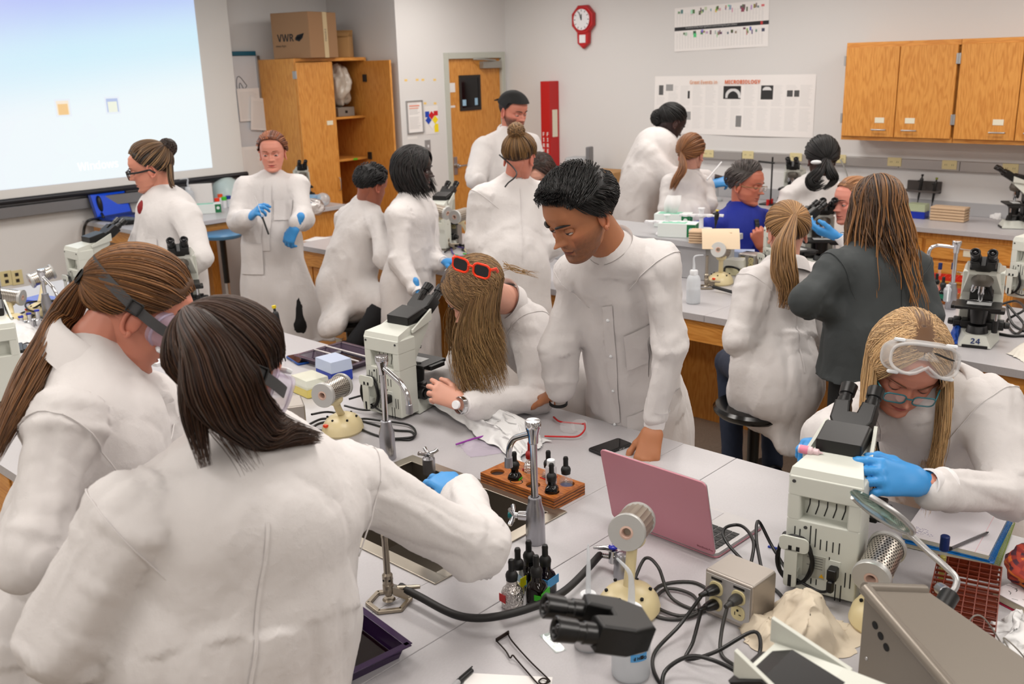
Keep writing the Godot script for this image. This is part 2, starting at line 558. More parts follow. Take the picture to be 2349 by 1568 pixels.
func benches():
	var b1 := bench("lab_bench", "long grey-topped oak bench in front, with the steel sink and the most clutter", -6.05, 0.7, -2.54, -1.0, [-4.6, -3.05, -1.405], Rect2(-2.2, -1.88, 0.6, 0.46))
	part(b1, "apron", sb(-6.0, 0.66, 0.76, TOP - 0.036, -2.5, -2.46), oak(false))
	part(b1, "base_panel", sb(-5.9, 0.6, 0.1, 0.76, -2.2, -2.16), oak())
	part(b1, "plinth", sb(-5.9, 0.6, 0, 0.1, -2.15, -1.2), M("vinyl_base"))
	for k in 5:
		cabinet_front(b1, -5.9 + k * 1.3, -4.6 + k * 1.3, -1.06, [[0.12, 0.6], [0.62, 0.86]])
	var b2 := bench("lab_bench", "grey-topped oak bench in the middle of the room, with the raised grey shelf", -5.85, 0.9, -5.02, -4.0, [-4.4, -2.42, -0.9])
	part(b2, "apron", sb(-5.8, 0.85, 0.765, TOP - 0.036, -4.08, -4.04), oak(false))
	part(b2, "end_panel", sb(-5.8, -5.76, 0.0, TOP - 0.036, -4.98, -4.08), oak())
	part(b2, "back_panel", sb(-4.6, 0.85, 0.0, 0.765, -4.9, -4.86), oak())
	part(b2, "gable", sb(-3.3, -3.26, 0.0, 0.765, -4.85, -4.1), oak())
	part(b2, "gable", sb(-0.6, -0.56, 0.0, 0.765, -4.85, -4.1), oak())
	part(b2, "pedestal", sb(-5.76, -4.7, 0.0, 0.76, -4.85, -4.1), oak())
	cabinet_front(b2, -5.76, -5.25, -4.1, [[0.12, 0.36], [0.38, 0.56], [0.58, 0.75]])
	cabinet_front(b2, -5.25, -4.72, -4.1, [[0.12, 0.36], [0.38, 0.56], [0.58, 0.75]])
	var m := MB.new()
	slab(m, -4.4, -2.82, TOP + 0.001, TOP + 0.19, -4.98, -4.66, 0.003)
	slab(m, -4.43, -2.79, TOP + 0.19, TOP + 0.225, -5.02, -4.62, 0.003)
	part(b2, "raised_shelf", m, M("riser_laminate"))
	var b3 := bench("wall_counter", "grey-topped oak counter along the poster wall under the wall cabinets", -6.3, 1.0, -7.75, -7.05, [-4.3, -1.2])
	part(b3, "backsplash", sb(-6.3, 1.0, TOP + 0.0005, TOP + 0.1, -7.75, -7.73), M("riser_laminate"))
	part(b3, "carcass", sb(-6.25, -1.85, 0.1, TOP - 0.036, -7.74, -7.1), oak())
	part(b3, "carcass", sb(-0.9, 0.95, 0.1, TOP - 0.036, -7.74, -7.1), oak())
	part(b3, "apron", sb(-1.85, -0.9, 0.74, TOP - 0.036, -7.14, -7.1), oak(false))
	for k in 7:
		var x0 := -6.25 + k * 0.6286
		cabinet_front(b3, x0, x0 + 0.6286, -7.1, [[0.12, 0.5], [0.53, 0.68], [0.7, 0.84]])
	var dk := thing("demonstration_desk", "grey-topped oak desk under the screen, holding the blue laptop", "desk")
	part(dk, "desktop", sb(-8.16, -7.2, 0.925, 0.96, -4.73, -3.5, 0.003), M("bench_laminate"))
	part(dk, "apron", sb(-8.1, -7.26, 0.8, 0.924, -4.68, -3.56, 0.003), oak(false))
	for q in [[-8.08, -3.6], [-7.28, -3.6], [-8.08, -4.62], [-7.28, -4.62]]:
		part(dk, "leg", sb(q[0] - 0.04, q[0] + 0.04, 0, 0.8, q[1] - 0.04, q[1] + 0.04, 0.004), oak())
	var sc := thing("side_counter", "oak counter with a grey top before the tall cabinet, holding the glassware", "counter")
	part(sc, "worktop_panel", sb(-7.58, -6.95, 0.925, 0.96, -5.36, -4.75, 0.003), M("bench_laminate"))
	part(sc, "carcass", sb(-7.54, -7.0, 0.0, 0.924, -5.33, -4.78, 0.003), oak())
	var dt := thing("side_table", "low oak table with a sheet of paper behind the seated man", "table")
	part(dt, "tabletop", sb(-6.75, -6.2, 0.71, 0.745, -5.35, -4.75, 0.003), M("bench_laminate"))
	for q in [[-6.7, -4.8], [-6.25, -4.8], [-6.7, -5.3], [-6.25, -5.3]]:
		part(dt, "leg", sb(q[0] - 0.03, q[0] + 0.03, 0, 0.71, q[1] - 0.03, q[1] + 0.03, 0.004), oak())

func print_image(w: int, h: int) -> Image:
	var im := Image.create(w, h, false, Image.FORMAT_RGB8)
	im.fill(Color(0.93, 0.92, 0.91))
	return im
func text_lines(im: Image, x: int, y: int, w: int, h: int, step := 4, tone := 0.72):
	var k := y
	while k < y + h:
		im.fill_rect(Rect2i(x, k, int(w * rr(0.7, 1.0)), maxi(1, step / 3)), Color(tone, tone, tone))
		k += step
func print_mat(key: String, im: Image) -> StandardMaterial3D:
	var m := M(key, Color.WHITE, 0.6)
	m.albedo_texture = ImageTexture.create_from_image(im)
	return m
func sheet(w: float, h: float, bow := 0.004) -> MB:
	var P := pv3([])
	for y in 7:
		for x in 13:
			var a := x / 12.0
			var b := y / 6.0
			P.append(v3((a - 0.5) * w, (0.5 - b) * h, 0.002 + bow * (0.5 + 0.5 * sin(a * 9.0 + b * 2.0)) * b))
	var m := MB.new()
	m.grid(P, 13, 7, false, true, 0.0006)
	return m
func wall_things():
	screen()
	tall_cabinet()
	wall_cabinets()
	var Z := -7.75
	var im := print_image(1024, 352)
	for k in 12:
		text_lines(im, 14 + k * 84, 60, 70, 120, 5, 0.78)
		text_lines(im, 14 + k * 84, 190, 70, 130, 5, 0.8)
	for q in [[30, 55, 32, 60, 0.35], [80, 50, 50, 40, 0.6], [232, 90, 14, 46, 0.15], [225, 215, 30, 50, 0.6], [468, 62, 112, 76, 0.12], [705, 60, 74, 80, 0.16], [555, 235, 36, 66, 0.5], [862, 88, 34, 36, 0.3], [904, 88, 30, 36, 0.3], [188, 276, 18, 26, 0.3]]:
		im.fill_rect(Rect2i(q[0] - 6, q[1] - 6, q[2] + 12, q[3] + 12), Color(0.93, 0.92, 0.91))
		im.fill_rect(Rect2i(q[0], q[1], q[2], q[3]), Color(q[4], q[4], q[4]))
	for k in 60:
		var a := PI * k / 59.0
		im.fill_rect(Rect2i(int(524 - cos(a) * 42), int(118 - sin(a) * 40), 14, 14), Color(0.85, 0.85, 0.85))
		im.fill_rect(Rect2i(int(739 - cos(a) * 24), int(86 - sin(a) * 18), 6, int(sin(a) * 18) + 2), Color(0.88, 0.88, 0.88))
	var a := wz(1503, 175, Z)
	var b := wz(1873, 170, Z)
	var c := wz(1865, 316, Z)
	var p1 := thing("poster", "wide white poster of grey text and black photographs, under the timeline poster", "poster", v3((a.x + b.x) / 2, (a.y + c.y) / 2 + 0.0, Z))
	part(p1, "sheet", sheet(b.x - a.x, a.y - c.y, 0.012), print_mat("poster_print", im))
	var w := b.x - a.x
	tp_(p1, "title", "Great Events in", 0.042, xf3(Basis(), v3(-0.17 * w, 0.2, 0.012)), M("orange_ink"))
	tp_(p1, "title", "MICROBIOLOGY", 0.045, xf3(Basis(), v3(0.075 * w, 0.2, 0.012)), M("orange_ink_deep"), 0.0006, true)
	im = print_image(512, 200)
	for k in 30:
		for q in [[26, 60], [118, 70]]:
			text_lines(im, 10 + k * 16, q[0], 12, q[1], 4, 0.78)
	im.fill_rect(Rect2i(0, 88, 512, 17), Color(0.1, 0.1, 0.12))
	for k in 64:
		var px := rng.randi_range(8, 490)
		im.fill_rect(Rect2i(px, rng.randi_range(6, 22) if k < 34 else rng.randi_range(107, 126), rng.randi_range(6, 16), rng.randi_range(8, 20)), Color.from_hsv(rng.randf(), rr(0.1, 0.6), rr(0.3, 0.9)))
	im.fill_rect(Rect2i(470, 89, 12, 15), Color(0.75, 0.2, 0.2))
	a = wz(1549, 19, Z)
	b = wz(1766, 5, Z)
	c = wz(1763, 112, Z)
	var p2 := thing("poster", "small timeline poster with a black centre band and tiny colour pictures, high on the wall", "poster", v3((a.x + b.x) / 2, (a.y + c.y) / 2 + 0.01, Z))
	p2.rotation.z = rd(1.2)
	part(p2, "sheet", sheet(b.x - a.x, b.y - c.y, 0.006), print_mat("timeline_print", im))
	tp_(p2, "band_text", "A timeline of the most significant events during the past century", 0.018, xf3(Basis(), v3(-0.09, 0.012, 0.006)), M("pale_ink"))
	var ck := thing("wall_clock", "red octagonal wall clock with a pointed drop below", "clock", wz(1343, 45, Z) + v3(0, 0.0, 0))
	var red := M("clock_red")
	var oct := PackedVector2Array()
	for k in 8:
		oct.append(Vector2.from_angle(PI / 8 + k * PI / 4) * 0.142)
	var m := MB.new()
	m.prism(oct, 0.06, xf3(Basis(), v3(0, 0, 0.03)), 0.012)
	m.prism(pv2([v2(-0.075, -0.1), v2(-0.068, -0.22), v2(0, -0.27), v2(0.068, -0.22), v2(0.075, -0.1)]), 0.05, xf3(Basis(), v3(0, 0, 0.025)), 0.01)
	part(ck, "case", m, red)
	m = MB.new()
	m.lathe(pv2([v2(0.102, 0), v2(0.108, 0.008), v2(0.1, 0.012), v2(0.096, 0.004)]), 32, xf3(rx(PI / 2), v3(0, 0, 0.058)))
	part(ck, "bezel", m, M("clock_red"))
	m = MB.new()
	m.prism(disc(0.1, 32), 0.004, xf3(Basis(), v3(0, 0, 0.062)))
	part(ck, "dial", m, M("dial_white"))
	m = MB.new()
	for k in 12:
		var t := Vector2.from_angle(k * TAU / 12)
		m.box(v3(t.x * 0.083, t.y * 0.083, 0.065), v3(0.006, 0.016, 0.002), 0, rz(k * TAU / 12 - PI / 2))
	part(ck, "hour_marks", m, M("black_plastic"))
	m = MB.new()
	m.box(v3(0, 0.022, 0.068), v3(0.009, 0.055, 0.002), 0)
	part(ck, "hand", m, M("black_plastic"))
	m = MB.new()
	m.box(v3(-0.012, 0.032, 0.0705), v3(0.007, 0.078, 0.002), 0, rz(0.35))
	part(ck, "hand", m, M("black_plastic"))
	part(ck, "drop_window", sb(-0.038, 0.038, -0.215, -0.14, 0.048, 0.053), M("dial_white"))
	var fb := thing("fire_blanket_box", "tall narrow red fire blanket box on the wall by the corner", "safety box", v3(-6.51, 0.55, Z))
	part(fb, "case", sb(-0.06, 0.06, 0, 1.4, 0.0, 0.15, 0.004), M("safety_red"))
	part(fb, "plate", sb(0.06, 0.063, 0.85, 1.12, 0.03, 0.11, 0.001), M("card"))
	for side in [[-0.025, "FIRE  BLANKET"], [0.028, "FIRE  BLANKET"]]:
		var words: String = side[1]
		for k in words.length():
			if words[k] != " ":
				tp_(fb, "letter", words[k], 0.052, xf3(Basis(), v3(side[0], 0.88 - k * 0.056, 0.1506)), M("white_ink"), 0.0008, true)
	var W := -7.17
	var turn := PI / 2
	var fs := thing("framed_notice", "framed notice with red and grey print on the white wall left of the door", "notice", wx(951, 268, W), turn)
	m = MB.new()
	for s in [-1, 1]:
		m.box(v3(s * 0.1, 0, 0.008), v3(0.012, 0.31, 0.016), 0.002)
		m.box(v3(0, s * 0.15, 0.008), v3(0.2, 0.012, 0.016), 0.002)
	part(fs, "frame", m, M("satin_steel"))
	im = print_image(96, 150)
	text_lines(im, 12, 12, 72, 50, 6, 0.7)
	im.fill_rect(Rect2i(14, 18, 66, 6), Color(0.9, 0.55, 0.45))
	im.fill_rect(Rect2i(14, 30, 60, 5), Color(0.9, 0.6, 0.5))
	text_lines(im, 12, 76, 72, 60, 5, 0.62)
	m = MB.new()
	m.face([v3(-0.095, -0.146, 0.006), v3(0.095, -0.146, 0.006), v3(0.095, 0.146, 0.006), v3(-0.095, 0.146, 0.006)], v3(0, 0, 1), [v2(0, 1), v2(1, 1), v2(1, 0), v2(0, 0)])
	m.box(v3(0, 0, 0.002), v3(0.19, 0.29, 0.003), 0)
	part(fs, "print", m, print_mat("notice_print", im))
	var hz := thing("hazard_sheet", "white sheet with a blue, red and yellow hazard diamond, beside the door frame", "notice", wx(990, 275, W), turn)
	part(hz, "sheet", sheet(0.18, 0.27, 0.001), M("paper"))
	for q in [[0, 0.045, "red", Color(0.78, 0.06, 0.1)], [-0.045, 0, "blue", Color(0.05, 0.25, 0.68)], [0.045, -0.0, "yellow", Color(0.95, 0.85, 0.05)], [0, -0.045, "white", Color(0.93, 0.93, 0.93)]]:
		m = MB.new()
		m.box(v3(q[0], q[1], 0.0042), v3(0.058, 0.058, 0.001), 0, rz(PI / 4))
		part(hz, q[2] + "_diamond", m, M("hazard_" + q[2], q[3], 0.6))
	part(hz, "blue_field", sb(-0.085, -0.03, 0.03, 0.085, 0.0037, 0.0045, 0), M("hazard_blue"))
	part(hz, "red_field", sb(0.03, 0.085, 0.04, 0.085, 0.0037, 0.0045, 0), M("hazard_red"))
	part(hz, "yellow_field", sb(0.03, 0.085, -0.12, -0.04, 0.0037, 0.0045, 0), M("hazard_yellow"))
	var tn := 0
	for q in [[931, 184], [957, 183], [970, 183], [997, 183], [975, 237], [998, 237]]:
		var lab: String = ["first yellow tape scrap from the left, in the row high above the framed notice", "second yellow tape scrap from the left, in the row above the framed notice", "third yellow tape scrap from the left, in the row above the framed notice", "rightmost yellow tape scrap of the row above the notices, near the door frame", "yellow tape scrap just right of the framed notice top", "yellow tape scrap above the right corner of the hazard sheet"][tn]
		single("tape_scrap", sb(-0.018, 0.018, -0.01, 0.01, 0.0, 0.001, 0), M("yellow_tape"), lab, "tape", wx(q[0], q[1], W), turn, "tape scraps on the white wall")
		tn += 1
	var sw := thing("light_switch", "steel light switch plate on the white wall below the notices", "switch", wx(981, 335, W), turn)
	part(sw, "plate", sb(-0.038, 0.038, -0.06, 0.06, 0, 0.005, 0.002), M("satin_steel"))
	part(sw, "toggle", sb(-0.005, 0.005, -0.012, 0.012, 0.005, 0.017, 0.001), M("dial_white"))
	single("wall_label", sb(-0.065, 0.065, -0.012, 0.012, 0, 0.001, 0), M("paper"), "small white paper strip on the wall under the framed notice", "label", wx(946, 316, W), turn)
	var y1 := wz(2306, 373.3, Z).y
	var y0 := wz(2346, 398.6, Z).y
	var rw := thing("outlet_raceway", "brushed steel power raceway along the poster wall", "raceway", v3(0, 0, Z))
	var xs := -4.78
	while xs < 0.9:
		part(rw, "panel", sb(xs, minf(xs + 0.46, 1.0) - 0.002, y0, y1, 0, 0.055, 0.004), M("brushed_steel"))
		xs += 0.46
	for px in [[1625, 352], [1716, 355], [1826, 360], [1926, 364], [2052, 371], [2178, 378], [2318, 386]]:
		var q := wz(px[0], px[1], Z + 0.055)
		var ou := part(rw, "outlet", sb(q.x - 0.055, q.x + 0.055, q.y - 0.034, q.y + 0.034, 0.055, 0.06, 0.002), M("ivory_plastic"))
		m = MB.new()
		for s in [-1, 1]:
			for k in [-1, 1]:
				slab(m, q.x + s * 0.025 + k * 0.006 - 0.0012, q.x + s * 0.025 + k * 0.006 + 0.0012, q.y - 0.006, q.y + 0.006, 0.06, 0.0605, 0)
		part(ou, "slot", m, M("black_plastic"))
	var on_ := 0
	for q in [[14, 638], [39, 636]]:
		var o := thing("wall_outlet", ["ivory wall outlet at the left frame edge behind the incinerators, the nearer one", "ivory wall outlet right of the first, above the bench faucet on the left wall"][on_], "outlet", wx(q[0], q[1], -8.2), PI / 2, "")
		part(o, "plate", sb(-0.045, 0.045, -0.06, 0.06, 0, 0.006, 0.002), M("ivory_plastic"))
		m = MB.new()
		for s in [-1, 1]:
			slab(m, -0.014, 0.014, s * 0.025 - 0.014, s * 0.025 + 0.014, 0.006, 0.0085, 0.001)
		part(o, "socket", m, M("dark_bronze"))
		on_ += 1
func screen():
	var X := -8.1
	var zr := wx(560, 392, X).z
	var yb := wx(562, 398, X).y
	var o := thing("projection_screen", "large pull-down projection screen showing a pale blue computer desktop", "screen", v3(X, 0, 0))
	part(o, "fabric", sb(-0.004, 0, yb, 2.98, zr, -1.9, 0), M("screen_fabric"))
	var m := MB.new()
	m.tube(pv3([v3(0, yb - 0.005, zr - 0.03), v3(0, yb - 0.005, -1.87)]), 0.024, 10)
	part(o, "weight_bar", m, M("navy_bar"))
	var zi := wx(487, 380, X).z
	var yi := wx(488, 384, X).y
	var W := 2.6
	var H := 1.62
	var im := Image.create(520, 324, false, Image.FORMAT_RGB8)
	var nz := noise(4, 0.006)
	for y in 324:
		for x in 520:
			var u := x / 520.0
			var v := y / 324.0
			var g := clampf(v * 1.5 - 0.15 + 0.25 * u, 0, 1)
			var c := Color(0.72, 0.76, 1.0).lerp(Color(0.83, 0.95, 1.0), smoothstep(0.0, 0.55, g)).lerp(Color(0.95, 0.99, 1.0), smoothstep(0.5, 1.0, g))
			var k := exp(-pow((u - 0.08 - 0.02 * sin(v * 5.0)) / 0.3, 2)) * 0.3
			c = c.lerp(Color(0.96, 0.95, 1.0), k + 0.06 * nz.get_noise_2d(x, y))
			im.set_pixel(x, y, c)
	for q in [[1.28, 0.60, Color(0.97, 0.8, 0.55), Color(0.99, 0.93, 0.85)], [0.865, 0.60, Color(0.96, 0.97, 0.9), Color(0.72, 0.78, 0.92)]]:
		var px := int(520 - q[0] / W * 520.0)
		var py := int(324 - q[1] / H * 324.0)
		im.fill_rect(Rect2i(px - 13, py - 14, 26, 28), Color(0.93, 0.96, 0.99))
		im.fill_rect(Rect2i(px - 10, py - 11, 20, 22), q[3])
		im.fill_rect(Rect2i(px - 8, py - 6, 16, 17), q[2])
	m = MB.new()
	m.face([v3(0.002, yi, zi + W), v3(0.002, yi, zi), v3(0.002, yi + H, zi), v3(0.002, yi + H, zi + W)], v3(1, 0, 0), [v2(0, 1), v2(1, 1), v2(1, 0), v2(0, 0)])
	var sm := M("screen_image")
	sm.emission_enabled = true
	sm.emission = Color.WHITE
	sm.emission_operator = BaseMaterial3D.EMISSION_OP_MULTIPLY
	sm.emission_texture = ImageTexture.create_from_image(im)
	sm.emission_energy_multiplier = 0.92
	part(o, "screen_image", m, sm)
	var pale := M("screen_glyph")
	pale.emission_enabled = true
	pale.emission = Color(1.0, 1.0, 1.0)
	pale.emission_energy_multiplier = 1.15
	tp_(o, "screen_wordmark", "Windows", 0.085, xf3(ry(PI / 2), v3(0.004, wx(225, 379, X).y, wx(225, 379, X).z)), pale)
	var l := AreaLight3D.new()
	l.name = "screen_lamp"
	l.area_size = v2(2.4, 1.5)
	l.light_color = Color(0.82, 0.92, 1.0)
	l.light_energy = 0.5
	l.area_range = 20.0
	l.area_attenuation = 2.0
	l.shadow_enabled = true
	l.position = v3(X + 0.03, yi + 0.8, zi + 1.3)
	l.rotation.y = -PI / 2
	add_child(l)
	X = -8.19
	var wb := thing("whiteboard", "whiteboard behind the screen with a teal top rail", "whiteboard", v3(X, 0, 0))
	part(wb, "board", sb(-0.005, 0.015, 1.15, 2.27, -5.36, -1.6, 0.002), M("board_white"))
	part(wb, "top_rail", sb(-0.005, 0.03, 2.27, 2.31, -5.36, -1.6, 0.004), M("teal_rail"))
	part(wb, "end_rail", sb(-0.005, 0.028, 1.15, 2.27, -5.4, -5.36, 0.004), M("satin_steel"))
	part(wb, "marker_tray", sb(-0.005, 0.075, 1.06, 1.15, -5.4, -1.6, 0.006), M("tray_grey"))
	m = MB.new()
	for loop in [[0.0, 0.055], [-0.03, 0.028]]:
		var P := pv3([])
		for k in 17:
			var t := TAU * k / 16
			P.append(v3(0.017, 2.0 + loop[0] + loop[1] * 1.3 * cos(t) + 0.03 * sin(t * 2), -5.18 + loop[1] * sin(t)))
		m.tube(P, 0.003, 4)
	part(wb, "marker_sketch", m, M("marker_ink"))
	im = print_image(96, 120)
	text_lines(im, 10, 14, 76, 100, 5, 0.8)
	var pm := print_mat("taped_print", im)
	var k := 0
	for q in [[572, 240, 0.0, "upper white printed sheet taped to the whiteboard edge beside the cabinet"], [600, 262, 0.12, "lower tilted white sheet taped beside the tall cabinet"], [582, 372, 0.02, "white sheet behind the red-haired woman's shoulder"]]:
		var s := single("taped_sheet", sheet(0.24, 0.3, 0.004), pm, q[3], "paper", wx(q[0], q[1], -8.16 + 0.012 * k), PI / 2, "")
		s.rotation.z = 0.0
		s.rotate_object_local(Vector3.BACK, -q[2])
		k += 1
func tall_cabinet():
	var o := thing("tall_cabinet", "tall oak storage cabinet with its right door open", "cabinet", v3(-8.2, 0, -6.22))
	var D := 0.6
	var Wd := 0.84
	var Ht := 2.23
	part(o, "side_panel", sb(0, D, 0, Ht, Wd - 0.02, Wd), oak())
	part(o, "side_panel", sb(0, D, 0, Ht, 0, 0.02), oak())
	part(o, "top_panel", sb(0, D, Ht - 0.03, Ht, 0.02, Wd - 0.02), oak(false))
	part(o, "back_panel", sb(0, 0.015, 0.1, Ht - 0.03, 0.02, Wd - 0.02), oak())
	part(o, "divider", sb(0.02, D - 0.02, 0.1, Ht - 0.03, 0.42, 0.44), oak())
	for y in [0.1, 0.78, 1.26, 1.66]:
		part(o, "shelf", sb(0.015, D - 0.04, y, y + 0.022, 0.02, Wd - 0.02), oak(false))
	var dl := part(o, "cabinet_door", sb(D, D + 0.022, 0.08, Ht - 0.035, 0.425, Wd - 0.005, 0.003), oak())
	part(dl, "label_card", sb(D + 0.022, D + 0.025, 1.62, 1.66, 0.47, 0.54, 0.001), M("card"))
	var m := MB.new()
	m.tube(spline([v3(D + 0.02, 1.0, 0.45), v3(D + 0.045, 1.01, 0.45), v3(D + 0.045, 1.11, 0.45), v3(D + 0.02, 1.12, 0.45)], 3), 0.004, 6)
	part(dl, "pull", m, M("satin_steel"))
	for y in [0.3, 1.1, 2.05]:
		part(dl, "hinge", sb(D - 0.03, D + 0.026, y, y + 0.07, Wd - 0.004, Wd + 0.006, 0.002), M("satin_steel"))
	var dr := part(o, "cabinet_door", sb(0, 0.415, 0.08, Ht - 0.035, -0.011, 0.011, 0.003), oak())
	dr.position = v3(D + 0.01, 0, 0.03)
	dr.rotation.y = rd(-4)
	for y in [1.26, 2.0]:
		part(dr, "hinge", sb(-0.01, 0.04, y, y + 0.07, 0.01, 0.03, 0.002), M("dark_bronze"))
	single("green_tag", sb(0, 0.003, 0, 0.018, 0, 0.05, 0), M("green_label"), "small green label on the cabinet's lower shelf edge", "label", v3(-8.2 + 0.562, 1.262, -6.22 + 0.16))
	var bag := lump(v3(0.17, 0.2, 0.13), 11, 0.16, 0.02, 26)
	var bm := M("frosted_bag")
	single("plastic_bag", bag, bm, "crumpled translucent plastic bag on the open cabinet's upper shelf", "bag", v3(-7.84, 1.965, -6.0))
	var sb := thing("small_carton", "small grey carton under the plastic bag in the cabinet", "box", v3(-7.74, 1.683, -6.0))
	part(sb, "body", sb(-0.06, 0.06, 0, 0.085, -0.1, 0.1, 0.003), M("grey_board"))
	part(sb, "finger_hole", sb(0.06, 0.061, 0.03, 0.055, -0.015, 0.015, 0), M("black_plastic"))
	single("leaning_sheet", sb(-0.09, 0.09, 0, 0.2, -0.002, 0.002, 0), M("paper"), "white sheet leaning inside the open cabinet", "paper", v3(-7.8, 1.683, -5.83), 0.0)
	var board := M("carton_board")
	var bx := thing("cardboard_box", "large brown cardboard box with black print on top of the tall cabinet", "box", v3(-7.73, 2.231, -5.62), rd(14))
	part(bx, "body", sb(-0.22, 0.22, 0, 0.4, -0.2, 0.2, 0.004), board)
	part(bx, "tape", sb(0.2205, 0.2225, 0, 0.4, -0.06, 0.0, 0), M("parcel_tape"))
	tp_(bx, "print", "VWR", 0.09, xf3(Basis(), v3(-0.06, 0.18, 0.2006)), M("black_ink"), 0.0006, true)
	m = MB.new()
	for q in 2:
		m.prism(pv2([v2(0.05, 0.17), v2(0.08, 0.2), v2(0.16, 0.225 - q * 0.01), v2(0.14, 0.185), v2(0.1, 0.155)]), 0.001, xf3(Basis(), v3(0.0, q * 0.012 - 0.01, 0.2008)))
	part(bx, "emblem", m, M("black_ink"))
	tp_(bx, "print", "Always Right", 0.022, xf3(Basis(), v3(-0.12, 0.11, 0.2006)), M("black_ink"))
	tp_(bx, "print", "FRAGILE", 0.03, xf3(ry(PI / 2) * rz(PI / 2), v3(0.223, 0.2, -0.03)), M("marker_ink"))
	var b2 := thing("cardboard_box", "smaller tan cardboard box with open flaps on the cabinet, right of the big one", "box", v3(-7.75, 2.231, -6.02), rd(40))
	part(b2, "body", sb(-0.12, 0.12, 0, 0.19, -0.1, 0.1, 0.004), M("tan_board"))
	m = MB.new()
	m.box(v3(0, 0.215, -0.1), v3(0.24, 0.08, 0.004), 0.001, rx(-0.3))
	m.box(v3(0, 0.21, 0.085), v3(0.24, 0.07, 0.004), 0.001, rx(-1.1))
	part(b2, "flap", m, M("tan_board"))
func lump(r: Vector3, seed_: int, amp: float, fine: float, res := 28, flat_bottom := 0.0) -> MB:
	var n := noise(seed_, 1.1, FastNoiseLite.TYPE_SIMPLEX_SMOOTH, 2)
	var cr := noise(seed_ + 9, 2.4, FastNoiseLite.TYPE_CELLULAR, 1)
	cr.cellular_return_type = FastNoiseLite.RETURN_DISTANCE2_SUB
	var P := pv3([])
	var w := res * 2
	for y in res + 1:
		for x in w:
			var th := PI * (y + 0.001) / (res + 0.002)
			var ph := TAU * x / w
			var e := v3(sin(th) * cos(ph), cos(th), sin(th) * sin(ph))
			var q := 1.0 + amp * n.get_noise_3dv(e * 1.2) * 2.0 - fine * 5.0 * cr.get_noise_3dv(e * 1.3)
			var pt := e * r * q
			if flat_bottom > 0.0:
				pt.y = maxf(pt.y, -flat_bottom)
			P.append(pt)
	var m := MB.new()
	m.grid(P, w, res + 1, true, true)
	return m
func wall_cabinets():
	var Z := -7.42
	var y1 := wz(1940, 98.5, Z).y
	var y0 := wz(1926, 320, Z).y
	var xs := [wz(1936, 200, Z).x, wz(2058, 200, Z).x, wz(2189, 200, Z).x, wz(2319, 200, Z).x]
	var w: float = xs[1] - xs[0]
	xs[3] = xs[2] + w * 1.0
	var n := 0
	for k in 3:
		var x0: float = xs[0] + k * (w * 2 + 0.02)
		var lab: String = ["leftmost oak wall cabinet with two doors, above the counter", "oak wall cabinet with two doors, right of the first, cut by the frame", "oak wall cabinet with two doors, outside the frame on the right"][k]
		var o := thing("wall_cabinet", lab, "cabinet", v3(x0, y0, -7.75), 0, "oak wall cabinets")
		var h := y1 - y0
		var W := w * 2 + 0.018
		part(o, "carcass", sb(0, W, 0, h, 0, 0.305, 0.003), oak())
		part(o, "face_rail", sb(0, W, 0, 0.04, 0.305, 0.325, 0.002), oak(false))
		part(o, "face_rail", sb(0, W, h - 0.04, h, 0.305, 0.325, 0.002), oak(false))
		for s in 2:
			var a := 0.008 + s * (w + 0.002)
			var d := part(o, "cabinet_door", sb(a, a + w - 0.003, 0.03, h - 0.035, 0.326, 0.347, 0.004), oak())
			var cx := a + (w * 0.72 if s == 0 else w * 0.27)
			var m := MB.new()
			m.tube(pv3([v3(cx - 0.05, 0.085, 0.345), v3(cx - 0.05, 0.085, 0.372), v3(cx + 0.05, 0.085, 0.372), v3(cx + 0.05, 0.085, 0.345)]), 0.0055, 6)
			part(d, "pull", m, M("satin_steel"))
			part(d, "label_card", sb(cx - 0.036, cx + 0.036, 0.135, 0.175, 0.347, 0.35, 0.001), M("card"))
			var hx := a - 0.008 if s == 0 else a + w - 0.006
			for y in [0.13, h - 0.17]:
				part(d, "hinge", sb(hx - 0.004, hx + 0.012, y, y + 0.075, 0.31, 0.352, 0.002), M("satin_steel"))

func turn_of(a: Vector3, b: Vector3) -> float:
	return atan2(-(b - a).z, (b - a).x)
func hexa(m: MB, q: Array):
	var ctr := v3()
	for k in q:
		ctr += k / 8.0
	for f in [[0, 1, 2, 3], [4, 5, 6, 7], [0, 1, 5, 4], [1, 2, 6, 5], [2, 3, 7, 6], [3, 0, 4, 7]]:
		var g: Vector3 = (q[f[1]] - q[f[0]]).cross(q[f[3]] - q[f[0]])
		if g.length() < 1e-9:
			g = (q[f[2]] - q[f[1]]).cross(q[f[3]] - q[f[1]])
		g = g.normalized()
		var mid: Vector3 = (q[f[0]] + q[f[1]] + q[f[2]] + q[f[3]]) / 4.0
		if g.dot(mid - ctr) < 0:
			g = -g
		m.face([q[f[0]], q[f[1]], q[f[2]], q[f[3]]], g)
func cord(called: String, label: String, pts: Array, r := 0.0035, material: Material = null, steps := 7) -> MeshInstance3D:
	var m := MB.new()
	m.tube(spline(pts, steps), r, 7)
	return single(called, m, material if material else M("black_rubber"), label, "cord")
func on_pts(list: Array) -> Array:
	var out := []
	for q in list:
		out.append(on(q[0], q[1], TOP + q[2]))
	return out
